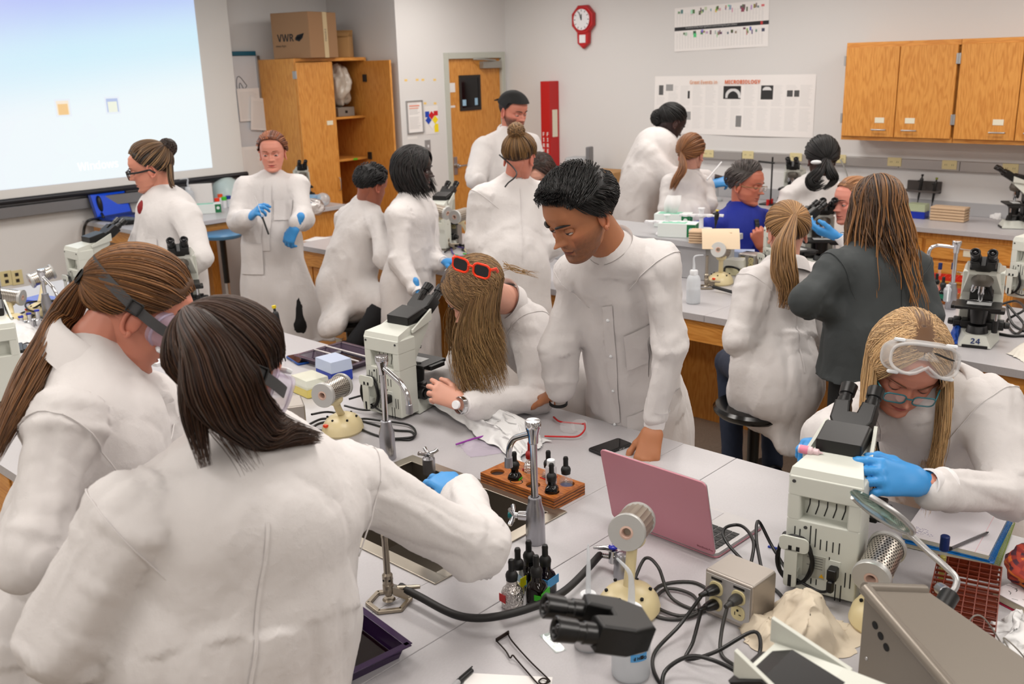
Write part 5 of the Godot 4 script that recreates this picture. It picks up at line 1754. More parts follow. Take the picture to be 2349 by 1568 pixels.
	var sl := single("glass_slide", sb(-0.0125, 0.0125, 0.0005, 0.0025, -0.0375, 0.0375, 0.0003), clear("slide_glass", Color(0.85, 0.93, 0.9, 0.25), 0.03), "glass microscope slide with two wells lying on the bench", "slide", on(1268, 1474) , turn_of(on(1249, 1456), on(1287, 1497)) + PI / 2)
	var lens := MB.new()
	for k in [-1, 1]:
		lens.ball(v3(0, 0.0026, k * 0.014), v3(0.009, 0.0014, 0.009), 16, 6)
	part(sl, "well", lens, clear("slide_glass", Color(0.85, 0.93, 0.9, 0.25), 0.03))
	var wire := M("clip_wire")
	var cp := thing("slide_clip", "brown wire slide holder like a long clothespin on the bench", "clip", on(1180, 1500))
	var o0 := cp.position
	m = MB.new()
	var arr := []
	for q in [[1165, 1452, 0.006], [1175, 1470, 0.008], [1215, 1515, 0.006], [1257, 1556, 0.005], [1259, 1563, 0.005], [1245, 1568, 0.005], [1236, 1562, 0.005], [1245, 1555, 0.006], [1256, 1560, 0.007], [1240, 1572, 0.006], [1205, 1535, 0.005], [1185, 1512, 0.006], [1176, 1502, 0.01], [1170, 1508, 0.006], [1160, 1492, 0.005], [1140, 1470, 0.006]]:
		arr.append(on(q[0], q[1], TOP + q[2]) - o0)
	m.tube(spline(arr, 5), 0.0017, 6)
	part(cp, "wire", m, wire)
	m = MB.new()
	var j0 := on(1139, 1467, TOP + 0.008) - o0
	var j1 := on(1166, 1450, TOP + 0.008) - o0
	m.box((j0 + j1) / 2, v3((j1 - j0).length() + 0.004, 0.009, 0.004), 0.001, ry(turn_of(j0, j1)))
	part(cp, "jaw", m, wire)
	var mk := thing("marker", "black permanent marker at the lower frame edge", "pen", on(1060, 1556, TOP + 0.006))
	m = MB.new()
	var mdv := on(1083, 1536, TOP + 0.006) - mk.position
	cyl(m, mdv * -2.6, mdv * -0.3, 0.0058, 0.0058, 16)
	part(mk, "barrel", m, M("marker_grey"))
	m = MB.new()
	cyl(m, mdv * -0.35, mdv, 0.0066, 0.0052, 16)
	m.box(mdv * 0.4 + v3(0, 0.008, 0), v3(0.003, 0.003, mdv.length() * 1.3), 0.001, Basis.looking_at(mdv.normalized()))
	part(mk, "cap", m, M("black_plastic"))
	single("paper_sheet", sb(-0.09, 0.09, 0.0003, 0.0012, -0.06, 0.06, 0), M("paper"), "white paper corner at the lower frame edge, right of the marker", "paper", on(1160, 1590), 0.62)
	var tr := thing("staining_tray", "purple-stained plastic tray beside the white coat, lower centre", "tray", on(795, 1500), -0.12)
	tray(tr, 0.2, 0.17, 0.035, M("tray_purple"))
	part(tr, "stain_pool", sb(-0.085, 0.085, 0.0035, 0.008, -0.07, 0.07, 0), M("stain_pool"))
	var ph := thing("phone", "black phone lying beside the standing man's hand", "phone", on(1400, 1028), turn_of(on(1380, 1047), on(1452, 1021)))
	phone(ph, 0.14, 0.07, M("case_black"), M("screen_black"))
	single("blue_clip", sb(-0.012, 0.012, 0, 0.005, -0.003, 0.003, 0.001), M("print_blue"), "tiny blue plastic stick behind the steel outlet box", "stick", on(1772, 1257), 0.2)
func tray(o: Node3D, w: float, d: float, h: float, material: Material):
	var m := MB.new()
	slab(m, -w * 0.44, w * 0.44, 0, 0.003, -d * 0.44, d * 0.44, 0)
	for q in [[-1, 0], [1, 0], [0, -1], [0, 1]]:
		var a := v3(q[0] * w * 0.44, 0.001, q[1] * d * 0.44)
		var b := v3(q[0] * w * 0.5, h, q[1] * d * 0.5)
		var e := v3(absf(q[1]) * w, 0, absf(q[0]) * d)
		var n := v3(q[0], 0, q[1]) * 0.003
		hexa(m, [a - e * 0.44, a + e * 0.44, a + e * 0.44 + n, a - e * 0.44 + n, b - e * 0.5, b + e * 0.5, b + e * 0.5 + n, b - e * 0.5 + n])
		m.box(b + n * 2 , v3(e.x + 0.018 if q[0] == 0 else 0.018, 0.003, e.z + 0.018 if q[1] == 0 else 0.018), 0.001)
	part(o, "tray_body", m, material)
func phone(o: Node3D, L: float, W: float, case_m: Material, scr: Material):
	var R := rx(-PI / 2)
	var m := MB.new()
	m.prism(rrect(L, W, 0.011), 0.0095, xf3(R, v3(0, 0.005, 0)), 0.0025)
	part(o, "case", m, case_m)
	m = MB.new()
	m.prism(rrect(L * 0.93, W * 0.88, 0.008), 0.0012, xf3(R, v3(0, 0.0098, 0)))
	part(o, "glass", m, scr)
	m = MB.new()
	slab(m, L * 0.05, L * 0.13, 0.003, 0.006, W * 0.5, W * 0.503, 0)
	slab(m, L * 0.16, L * 0.22, 0.003, 0.006, W * 0.5, W * 0.503, 0)
	part(o, "side_buttons", m, M("satin_steel"))
func colony_counter():
	var o := thing("colony_counter", "grey metal bench instrument with a magnifier on an arm, lower right", "instrument", v3(-0.52, TOP, -1.62))
	var g := M("instrument_grey")
	var c := o.position
	var a := at(1985, 1345, 1.78) - c  
	var a2 := at(2120, 1350, 1.86) - c
	var b := at(2290, 1700, 1.5) - c
	var b2 := at(2480, 1600, 1.66) - c
	var lo := func(p: Vector3) -> Vector3: return v3(p.x, 0.002, p.z)
	var m := MB.new()
	hexa(m, [lo.call(a), lo.call(b), lo.call(b2), lo.call(a2), a, b, b2, a2])
	part(o, "housing", m, g)
	m = MB.new()
	m.tube(pv3([a + v3(0, -0.004, 0), b + v3(0, -0.004, 0)]), 0.012, 14)
	m.tube(pv3([a + v3(0, -0.004, 0), a2 + v3(0, -0.004, 0)]), 0.012, 14)
	part(o, "edge_roll", m, g)
	var side_n := (b - a).cross(Vector3.UP).normalized()
	if side_n.dot(EYE - c - a) < 0:
		side_n = -side_n
	var al := (b - a)
	al.y = 0
	al = al.normalized()
	for q in [[0.035, 0.05], [0.052, 0.062], [0.069, 0.075]]:
		m = MB.new()
		var p: Vector3 = a + al * q[0] - v3(0, q[1] + 0.01, 0)
		m.lathe(pv2([v2(0, 0), v2(0.0075, 0), v2(0.0075, 0.001), v2(0, 0.001)]), 20, xf3(frame_y(side_n), p + side_n * 0.0002))
		part(o, "vent_hole", m, M("slot_dark"))
	for q in [[0.03, 0.02], [0.17, 0.11], [0.02, 0.14]]:
		m = MB.new()
		var p: Vector3 = a + al * q[0] - v3(0, q[1], 0)
		m.lathe(pv2([v2(0.0035, 0), v2(0.003, 0.0015), v2(0, 0.002)]), 12, xf3(frame_y(side_n), p))
		part(o, "screw", m, M("satin_steel"))
	var blk := M("black_plastic")
	var s0 := at(2150, 1412, 1.87) - c
	var s1 := at(2180, 1362, 1.9) - c
	m = MB.new()
	cyl(m, s0 + (s0 - s1) * 0.25, s1, 0.019, 0.019, 26, 0.002)
	part(o, "arm_socket", m, blk)
	m = MB.new()
	cyl(m, at(2155, 1348, 1.93) - c, at(2170, 1358, 1.9) - c, 0.012, 0.012, 18, 0.002)
	part(o, "clamp_knob", m, M("worn_chrome"))
	m = MB.new()
	m.tube(spline([s1, at(2192, 1345, 1.9) - c, at(2193, 1325, 1.905) - c, at(2170, 1300, 1.92) - c, at(2130, 1265, 1.95) - c, at(2085, 1222, 1.98) - c], 6), 0.0065, 12)
	part(o, "arm_rod", m, M("satin_steel"))
	var l0 := at(1948, 1118, 2.0) - c
	var l1 := at(2092, 1225, 1.98) - c
	var lc := (l0 + l1) / 2
	var r := (l1 - l0).length() / 2
	var u := (l1 - l0).normalized()
	var toward := (EYE - c - lc).normalized()
	var across := u.cross(toward).normalized()
	var nn := (across.cross(u) * 0.2 + across.cross(u).cross(u) * 0.0 + across * 0.98).normalized()
	nn = (nn - u * nn.dot(u)).normalized()
	var TB := xf3(Basis(u, nn, u.cross(nn)), lc)
	m = MB.new()
	m.lathe(pv2([v2(0, 0.007), v2(r * 0.5, 0.0055), v2(r * 0.9, 0.002), v2(r * 0.9, -0.002), v2(r * 0.5, -0.0055), v2(0, -0.007)]), 40, TB)
	var gl := M("lens_glass")
	gl.refraction_enabled = true
	gl.refraction_scale = 0.05
	part(o, "lens", m, gl)
	m = MB.new()
	var P := pv3([])
	for k in 23:
		var an := lerpf(-PI * 0.72, PI * 0.72, k / 22.0)
		P.append(TB * (v3(cos(an), 0, sin(an)) * r * 0.95))
	m.tube(P, 0.006, 10)
	part(o, "lens_ring", m, M("satin_steel"))
	var pc := at(2285, 1540, 1.66) - c
	var nrm := (b - a).cross(a2 - a).normalized()
	if nrm.y < 0:
		nrm = -nrm
	var pl := pc - nrm * nrm.dot(pc - a)
	m = MB.new()
	var BT := xf3(frame_y(nrm), pl)
	m.lathe(pv2([v2(0.05, 0.0), v2(0.05, 0.006), v2(0.045, 0.008), v2(0.042, 0.003), v2(0, 0.003)]), 36, BT)
	part(o, "viewing_window", m, M("lens_dark"))
func middle_clutter():
	scope_at("pale grey microscope of the woman with orange sunglasses, back to the camera", on(848, 949), on(920, 967))
	var m := MB.new()
	var ph := thing("phone", "grey phone in a thick black case by the leaning woman's sleeve", "phone", on(1160, 938), turn_of(on(1115, 950), on(1205, 934)))
	phone(ph, 0.14, 0.075, M("case_black"), M("screen_grey"))
	heap("plastic_bag", "crumpled white plastic bag stretched out behind the bottle rack", "bag", [on(972, 925), on(1075, 930), on(1262, 1015), on(1190, 1062)], func(u, v): return 0.05 + 0.08 * exp(-pow((u - 0.05) / 0.16, 2) - pow((v - 0.1) / 0.3, 2)) + 0.015 * sin(u * 7 + v * 5), M("white_plastic_bag"), 48, 4, 0.016)
	var zp := M("zip_film")
	zp.transparency = BaseMaterial3D.TRANSPARENCY_ALPHA
	var zb := heap("zip_bag", "clear zip bag with a purple seal lying in front of the white bag", "bag", [on(1048, 1018), on(1120, 998), on(1200, 1030), on(1080, 1050)], func(u, v): return 0.004 + 0.004 * sin(u * 6), zp, 18, 9, 0.004)
	m.tube(pv3([on(1046, 1019, TOP + 0.009), on(1085, 1006, TOP + 0.012), on(1122, 997, TOP + 0.012)]), 0.0035, 6)
	part(zb, "zip_seal", m, M("zip_purple"))
	var rg := thing("safety_glasses", "clear safety glasses with bright red temples on the bench", "glasses", on(1300, 990))
	var c := rg.position
	var red := M("temple_red")
	m = MB.new()
	var A := []
	for q in [[1249, 1000, 0.012], [1290, 1001, 0.012], [1325, 1000, 0.014], [1341, 985, 0.02], [1341, 970, 0.026]]:
		A.append(on(q[0], q[1], TOP + q[2]) - c)
	m.tube(spline(A, 5), 0.0032, 8)
	part(rg, "temple", m, red)
	m = MB.new()
	A = []
	for q in [[1270, 956, 0.008], [1283, 966, 0.012], [1305, 969, 0.018], [1338, 972, 0.026]]:
		A.append(on(q[0], q[1], TOP + q[2]) - c)
	m.tube(spline(A, 5), 0.0032, 8)
	part(rg, "temple", m, red)
	var lensm := clear("visor", Color(0.95, 0.95, 0.95, 0.12), 0.04)
	for q in [[1328, 975], [1302, 980]]:
		m = MB.new()
		m.prism(rrect(0.055, 0.042, 0.018, 6), 0.002, xf3(ry(0.9 if q[0] > 1310 else 0.3), on(q[0], q[1], TOP + 0.022) - c), 0.0006)
		part(rg, "lens", m, lensm)
	var ib := on(787, 988)
	inc_("loop incinerator with a perforated steel drum, left of the leaning woman's microscope", ib, at(765, 893, 3.25), at(735, 908, 3.16) - at(790, 878, 3.3), true, 0.4)
	outlet_box("steel bench outlet box behind the brown ponytail", on(668, 995), -0.5, v3(0.12, 0.12, 0.1))
	var blk := M("black_rubber")
	cord("power_cord", "black cord heap between the incinerator and the microscope", on_pts([[715, 950, 0.06], [760, 945, 0.03], [830, 965, 0.006], [900, 985, 0.005], [945, 990, 0.005], [940, 1008, 0.005], [870, 1000, 0.005], [815, 975, 0.008], [830, 960, 0.012], [880, 965, 0.012], [940, 975, 0.01], [950, 1000, 0.01], [890, 1006, 0.01]]), 0.004, blk)
	cord("power_cord", "black cord from the incinerator stem to the microscope plug", on_pts([[800, 915, 0.05], [840, 905, 0.06], [890, 905, 0.05], [893, 930, 0.02], [840, 940, 0.015], [790, 930, 0.02]]), 0.004, blk)
	cord("power_cord", "grey cord coil beside the steel outlet box under the ponytail", on_pts([[705, 975, 0.01], [740, 960, 0.012], [780, 965, 0.012], [770, 985, 0.01], [720, 985, 0.01], [735, 970, 0.016], [800, 960, 0.02]]), 0.0045, M("grey_rubber"))
	tip_box("frosted pipette tip box with a blue tray, beside the perforated incinerator", on(768, 868), -0.1, v3(0.125, 0.09, 0.1), Color(0.05, 0.2, 0.62), Color(0.75, 0.8, 0.9, 0.85))
	tip_box("pipette tip box with yellow tips, behind the ponytailed woman's goggles", on(713, 900), -0.1, v3(0.125, 0.07, 0.1), Color(0.85, 0.78, 0.42), Color(0.88, 0.88, 0.8, 0.6))
	var tr := thing("staining_tray", "clear staining tray with purple stain and two glass rods, far bench edge", "tray", on(785, 828), 0.02)
	tray(tr, 0.3, 0.24, 0.03, M("tray_clear"))
	part(tr, "stain_pool", sb(-0.12, 0.12, 0.0035, 0.006, -0.1, 0.1, 0), M("stain_pool_violet"))
	for k in [-0.035, 0.03]:
		m = MB.new()
		cyl(m, v3(-0.15, 0.034, k), v3(0.15, 0.034, k), 0.004, 0.004, 10)
		part(tr, "glass_rod", m, M("rod_white"))
	var p2 := thing("phone", "phone in a bright blue case behind the goggles at the far bench edge", "phone", on(688, 826), -0.25)
	phone(p2, 0.15, 0.075, M("case_blue"), M("screen_black"))
	pipette("black pipette with a yellow button standing at the far bench edge", on(655, 828), v3(-0.12, 1, 0.05), Color(0.85, 0.75, 0.1), 0.25)
	m = MB.new()
	m.prism(pv2([v2(-0.1, -0.006), v2(0.1, -0.014), v2(0.1, 0.012), v2(-0.1, 0.0)]), 0.002, xf3(rx(-PI / 2), v3(0, 0.002, 0)))
	single("paper_strip", m, M("paper"), "white paper strip under the leaning woman's sleeve", "paper", on(1045, 882), turn_of(on(1025, 873), on(1065, 890)))
func left_clutter():
	pipette_stand("white pipette stand behind the two women's heads on the front bench", on(415, 1005), 0.25, 6, 0.27)
	for k in 3:
		pipette(["leftmost black pipette hanging between the two women's heads", "middle black pipette hanging between the two women's heads", "right black pipette hanging between the two women's heads"][k], at(313 + k * 13, 912 + k * 1, 3.3), v3(0.02, 1, 0), [Color(0.1, 0.35, 0.6), Color(0.1, 0.35, 0.6), Color(0.1, 0.1, 0.1)][k], 0.26)
	tip_box("pipette tip box with a turquoise tray and printed frosted lid, by the profile woman", on(356, 985), turn_of(on(320, 1000), on(395, 985)), v3(0.13, 0.105, 0.1), Color(0.02, 0.5, 0.6), Color(0.85, 0.9, 0.93, 0.75), "Tips")
	heap("cloth_heap", "cream cloth heap under the hanging pipettes", "cloth", [on(280, 905), on(350, 885), on(400, 935), on(330, 960)], func(u, v): return 0.09 * sin(u * PI) * sin(v * PI), M("cream_cloth"), 26, 5, 0.012)
	var m := MB.new()
	m.ball(Vector3.ZERO, v3(0.05, 0.022, 0.03), 18, 10)
	single("teal_cloth", m, M("teal_cloth"), "folded teal cloth beside the hanging pipettes", "cloth", on(290, 885, TOP + 0.022), 0.3)
	inc_("steel-drum loop incinerator at the left frame edge, the nearer one", on(32, 748), at(20, 678, 4.95), at(72, 684, 4.95) - at(0, 674, 4.95), true)
	inc_("steel-drum loop incinerator at the far left, tilted up behind the faucet", on(95, 720), at(98, 632, 5.35), at(60, 648, 5.3) - at(135, 615, 5.4), true)
	faucet("chrome lab faucet far left, in front of the tilted steel drum", on(112, 728), at(150, 700, 5.2) - at(108, 655, 5.25), Vector3.ZERO, 0.25)
	for k in 3:
		var g := thing("gas_cock", ["leftmost of three chrome gas cocks with blue tops, far left", "middle of three chrome gas cocks with blue tops, far left", "right and tallest of three chrome gas cocks, far left"][k], "valve", on(52 + k * 19, 752 - k * 3))
		m = MB.new()
		m.lathe(pv2([v2(0, 0), v2(0.018, 0), v2(0.018, 0.03), v2(0.011, 0.034), v2(0.011, 0.055 + k * 0.01), v2(0, 0.056 + k * 0.01)]), 16)
		cyl(m, v3(0, 0.03, 0), v3(-0.03, 0.028, 0.03), 0.007)
		part(g, "pillar", m, M("chrome"))
		m = MB.new()
		cyl(m, v3(0, 0.055 + k * 0.01, 0), v3(0, 0.063 + k * 0.01, 0), 0.013)
		part(g, "index_button", m, M("gas_blue"))
	var blk := M("black_rubber")
	cord("power_cord", "tangled black cords behind the far left faucet", on_pts([[45, 720, 0.01], [80, 705, 0.05], [110, 690, 0.08], [140, 700, 0.03], [120, 715, 0.01], [70, 712, 0.04], [60, 695, 0.06], [100, 690, 0.05], [150, 690, 0.06], [160, 705, 0.01]]), 0.005, blk)
	cord("power_cord", "grey cords lying behind the far left gas cocks", on_pts([[40, 730, 0.01], [75, 722, 0.02], [120, 735, 0.02], [150, 720, 0.02], [100, 712, 0.02], [60, 735, 0.015]]), 0.005, M("grey_rubber"))
	m = MB.new()
	m.ball(Vector3.ZERO, v3(0.012, 0.012, 0.012), 12, 8)
	single("red_button", m, M("bulb_red"), "small red rubber bulb among the far left cords", "bulb", at(106, 697, 5.2))
	single("blue_folder", sb(-0.12, 0.12, 0, 0.02, -0.06, 0.06, 0.002), M("folder_blue"), "glossy blue folder behind the far left faucet", "folder", on(95, 712, TOP + 0.001) + v3(-0.2, 0, -0.1), 0.3)
	scope_at("pale microscope at the far left bench end, back to the camera, cord on its hanger", on(163, 690) , on(196, 700))
	mic_("microscope with its eyepieces up, right of the profile woman's forehead", on(440, 720) + v3(-0.02, 0, 0.02), rd(62), false)
	var ms := mic_("white microscope arm cut by the left frame edge, beside the long ponytail", v3(-3.2, TOP, -1.12), rd(250), false)
	ms.position = on(10, 905)
	var co := heap("plastic_sheet", "white plastic sheet draped at the left frame edge", "sheet", [on(-30, 770), on(60, 742), on(110, 775), on(20, 800)], func(u, v): return 0.06 * sin(u * PI) * (1 - v * 0.4), M("white_plastic_bag"), 22, 15, 0.012)
	var wbx := wb_("pale blue plastic bottle beside the left frame edge", on(8, 862), 0.03, 0.06, [on(8, 862) + v3(0, 0.08, 0), on(8, 862) + v3(0.01, 0.09, 0)], {"liquid": M("pale_blue_card"), "level": 0.6})
func back_bench():
	var p := on(1590, 695)
	wb_("plastic wash bottle with a bent spout behind the standing man's shoulder", p, 0.036, 0.16, [p + v3(0, 0.2, 0), p + v3(0.002, 0.245, 0), p + v3(0.035, 0.252, -0.03)], {"liquid": M("clear_liquid"), "level": 0.5})
	burner("gas burner with a brown tip, between the wash bottle and the cream incinerator", on(1620, 660), 0.6)
	inc_("cream loop incinerator with a grey drum on the middle bench, open end forward", on(1652, 650), at(1655, 575, 5.3), at(1640, 572, 5.1) - at(1664, 580, 5.3), false)
	var blk := M("black_rubber")
	cord("gas_hose", "dark rubber hose beside the seated woman's shoulder", on_pts([[1635, 657, 0.03], [1660, 664, 0.02], [1690, 672, 0.02], [1730, 680, 0.02]]), 0.009, M("hose_rubber"))
	cord("power_cord", "tied black cord bundle right of the middle bench incinerator", on_pts([[1662, 592, 0.08], [1680, 598, 0.07], [1690, 608, 0.06], [1700, 625, 0.02], [1690, 615, 0.05], [1665, 612, 0.05], [1662, 630, 0.02]]), 0.006, blk)
	tip_box("frosted tip box with blue tray in front of the man in the blue shirt", on(1700, 612), 0.5, v3(0.16, 0.1, 0.1), Color(0.03, 0.18, 0.68), Color(0.78, 0.84, 0.95, 0.8))
	tip_box("pipette tip box with yellow tips, right behind the cream incinerator", on(1682, 628), 0.4, v3(0.13, 0.09, 0.1), Color(0.85, 0.83, 0.68), Color(0.9, 0.9, 0.85, 0.7))
	outlet_box("steel outlet box left of the seated woman's hair", on(1722, 618), 0.0, v3(0.12, 0.1, 0.1))
	scope_at("pale microscope hidden behind the seated woman's ponytail", on(1742, 640), on(1790, 656))
	var yT := TOP + 0.226
	var q := on(1548, 505, yT)
	tissue_box("tissue box with a pulled-up tissue, behind the standing man's back", on(1545, 518, yT), 0.35, true)
	tissue_box("closed green and white tissue box, in front of the other one", on(1556, 541, yT), 0.35, false)
	pipette_stand("white pipette stand on the raised shelf before the blue-shirted man", on(1608, 528, yT), 0.45, 6, 0.09)
	pipette_stand("white pipette stand at the standing man's shoulder, before the tissue boxes", on(1530, 538, yT), 0.45, 6, 0.075)
	pipette("pipette with a yellow button lying on the raised shelf stand", on(1640, 528, yT + 0.02), v3(0.1, 1, 0), Color(0.85, 0.75, 0.1), 0.12)
	var tw := thing("paper_towels", "stack of tan folded paper towels on the raised shelf edge", "paper towels", on(1632, 556, yT), 0.4)
	for k in 5:
		part(tw, "towel", sb(-0.12, 0.12, k * 0.014 + 0.0005, k * 0.014 + 0.013, -0.055, 0.055, 0.004), M("towel_tan"))
	var P := pv3([])
	for y in 9:
		for x in 9:
			var a := x / 8.0
			var b := y / 8.0
			P.append(v3(-0.05 + a * 0.2 + b * 0.02, 0.085 - b * 0.1 + 0.02 * sin(b * 3), 0.03 + b * 0.09 + 0.015 * cos(a * 3)))
	var m := MB.new()
	m.grid(P, 9, 9, false, true, 0.001)
	part(tw, "loose_towel", m, M("towel_pale"))
	m = MB.new()
	m.prism(rrect(0.2, 0.12, 0.02), 0.012, xf3(rx(PI / 2), v3()), 0.004)
	single("white_tray", m, M("stand_white"), "small white plastic tray at the man's shoulder below the raised shelf", "tray", at(1562, 567, 5.6), 0.5)
	mic_("microscope with black binoculars used by the woman behind the sweatshirt", on(1878, 612), rd(35), false)
	mic_("microscope marked 24 with its black binoculars to the camera", on(2240, 790) + v3(-0.02, 0, -0.06), rd(14), false, "24")
	scope_at("pale microscope cut by the right frame edge, back to the camera", on(2290, 680), on(2400, 700))
	faucet("chrome lab faucet before the oak drawers, right of the sweatshirt", on(2180, 708), at(2110, 592, 4.9) - at(2190, 600, 4.9), Vector3.ZERO, 0.33)
	var rk := thing("bottle_rack", "wooden bottle rack beside the right faucet on the middle bench", "rack", on(2150, 690), 0.1)
	part(rk, "block", sb(-0.09, 0.09, 0, 0.04, -0.06, 0.06, 0.003), M("rack_wood"))
	var glass := clear("bottle_glass", Color(0.93, 0.95, 0.95, 0.1), 0.04)
	db_("dropper bottle with green tape in the rack beside the sweatshirt", on(2160, 688, TOP + 0.04), 0, {"body": M("dark_stain_glass"), "tape": [[M("tape_green_dark"), 0, 0.2, 0.6, -0.5, 0.5]]})
	db_("clear dropper bottle of red stain in the rack beside the sweatshirt", on(2145, 680, TOP + 0.04), 0, {"body": glass, "liquid": M("red_liquid"), "level": 0.6})
	wb_("white plastic bottle in the right wooden rack before the faucet", on(2173, 690, TOP + 0.04), 0.022, 0.075, [on(2173, 690, TOP + 0.13), on(2174, 688, TOP + 0.135)])
	wb_("small white bottle at the sweatshirt's edge in the right rack", on(2138, 692, TOP + 0.04), 0.022, 0.06, [on(2138, 692, TOP + 0.11), on(2139, 690, TOP + 0.112)])
	var rr := thing("test_tube_rack", "orange-red test tube rack before the drawers, right of the sweatshirt", "rack", on(2165, 664), 0.1)
	m = MB.new()
	for k in 9:
		slab(m, -0.12 + k * 0.03 - 0.002, -0.12 + k * 0.03 + 0.002, 0.06, 0.075, -0.05, 0.05, 0)
	for k in 5:
		slab(m, -0.12, 0.12, 0.06, 0.075, -0.05 + k * 0.025 - 0.002, -0.05 + k * 0.025 + 0.002, 0)
	slab(m, -0.12, 0.12, 0, 0.005, -0.05, 0.05)
	for sx in [-1, 1]:
		slab(m, sx * 0.118 - 0.003, sx * 0.118 + 0.003, 0, 0.075, -0.05, 0.05, 0)
	part(rr, "frame", m, M("rack_orange"))
	for k in 2:
		var tb := thing("test_tube", ["blue-capped test tube left of the faucet neck", "blue-capped test tube right of the faucet neck"][k], "test tube", on(2152 + k * 30, 660, TOP + 0.01))
		m = MB.new()
		m.lathe(pv2([v2(0, 0), v2(0.0075, 0.004), v2(0.0075, 0.11)]), 16)
		part(tb, "tube", m, clear("thin_glass", Color(0.95, 0.97, 0.97, 0.12), 0.05))
		m = MB.new()
		cyl(m, v3(0, 0.1, 0), v3(0, 0.135, 0), 0.01)
		part(tb, "cap", m, M("cap_blue"))
	heap("glove_pile", "crumpled bright blue gloves beside the microscope base", "gloves", [on(2180, 765), on(2205, 760), on(2212, 785), on(2185, 792)], func(u, v): return 0.07 * sin(u * PI) * sin(v * PI), M("glove_deep"), 20, 8, 0.012)
	heap("folded_paper", "folded white paper towels at the right frame edge of the middle bench", "paper", [on(2310, 812), on(2370, 785), on(2420, 800), on(2350, 832)], func(u, v): return 0.02 + 0.01 * sin(v * 5), M("paper_cream"), 16, 3, 0.004)
	cord("power_cord", "black cords coiled right of the microscope marked 24", on_pts([[2290, 700, 0.02], [2330, 690, 0.05], [2349, 710, 0.06], [2310, 735, 0.01], [2330, 765, 0.005], [2349, 745, 0.01], [2325, 715, 0.05], [2310, 700, 0.06], [2325, 745, 0.01], [2380, 770, 0.005]]), 0.006, blk)
	cord("power_cord", "thick black cord lying on the bench beside the microscope base", on_pts([[2290, 765, 0.006], [2320, 770, 0.006], [2349, 770, 0.006], [2400, 772, 0.006]]), 0.007, blk)
	inc_("grey-drum loop incinerator behind the bob-haired woman", on(985, 560), at(1008, 484, 6.2), at(1030, 490, 6.2) - at(985, 478, 6.3), false)
	inc_("grey-drum loop incinerator at the back-turned woman's elbow", on(1090, 575), at(1056, 494, 6.0), at(1036, 500, 5.9) - at(1080, 488, 6.1), false)
	outlet_box("round-shouldered outlet box with ivory sockets, left of the bun woman", on(1040, 560), 0.4, v3(0.11, 0.2, 0.08))
	burner("gas burner left of the bun woman on the middle bench", on(1028, 572), 0.9)
	cord("power_cord", "black cords lying left of the bun woman's coat", on_pts([[1025, 555, 0.02], [1050, 565, 0.01], [1085, 555, 0.01], [1060, 572, 0.008], [1090, 578, 0.008], [1050, 560, 0.02], [1020, 578, 0.01]]), 0.006, blk)
	mic_("microscope with a black head behind the bob-haired woman's collar", v3(-4.85, TOP, -4.55), rd(200), false)
	var gg := thing("safety_goggles", "purple and green safety glasses on the bench left of the bun woman", "glasses", on(1060, 585))
	m = MB.new()
	var c := gg.position
	var A := []
	for k in [[1035, 570, 0.01], [1040, 582, 0.01], [1058, 588, 0.012], [1075, 580, 0.012], [1066, 570, 0.012], [1050, 566, 0.012]]:
		A.append(on(k[0], k[1], TOP + k[2]) - c)
	m.tube(spline(A, 4), 0.005, 6)
	part(gg, "temple", m, M("temple_violet"))
	for k in [[1047, 585], [1066, 582]]:
		m = MB.new()
		m.box(on(k[0], k[1], TOP + 0.012) - c, v3(0.03, 0.008, 0.01), 0.002)
		part(gg, "tip", m, M("tape_green"))
	mic_("microscope that the curly-haired woman looks into, behind the bun woman", on(1232, 520) + v3(0, 0, -0.12), rd(205), false)
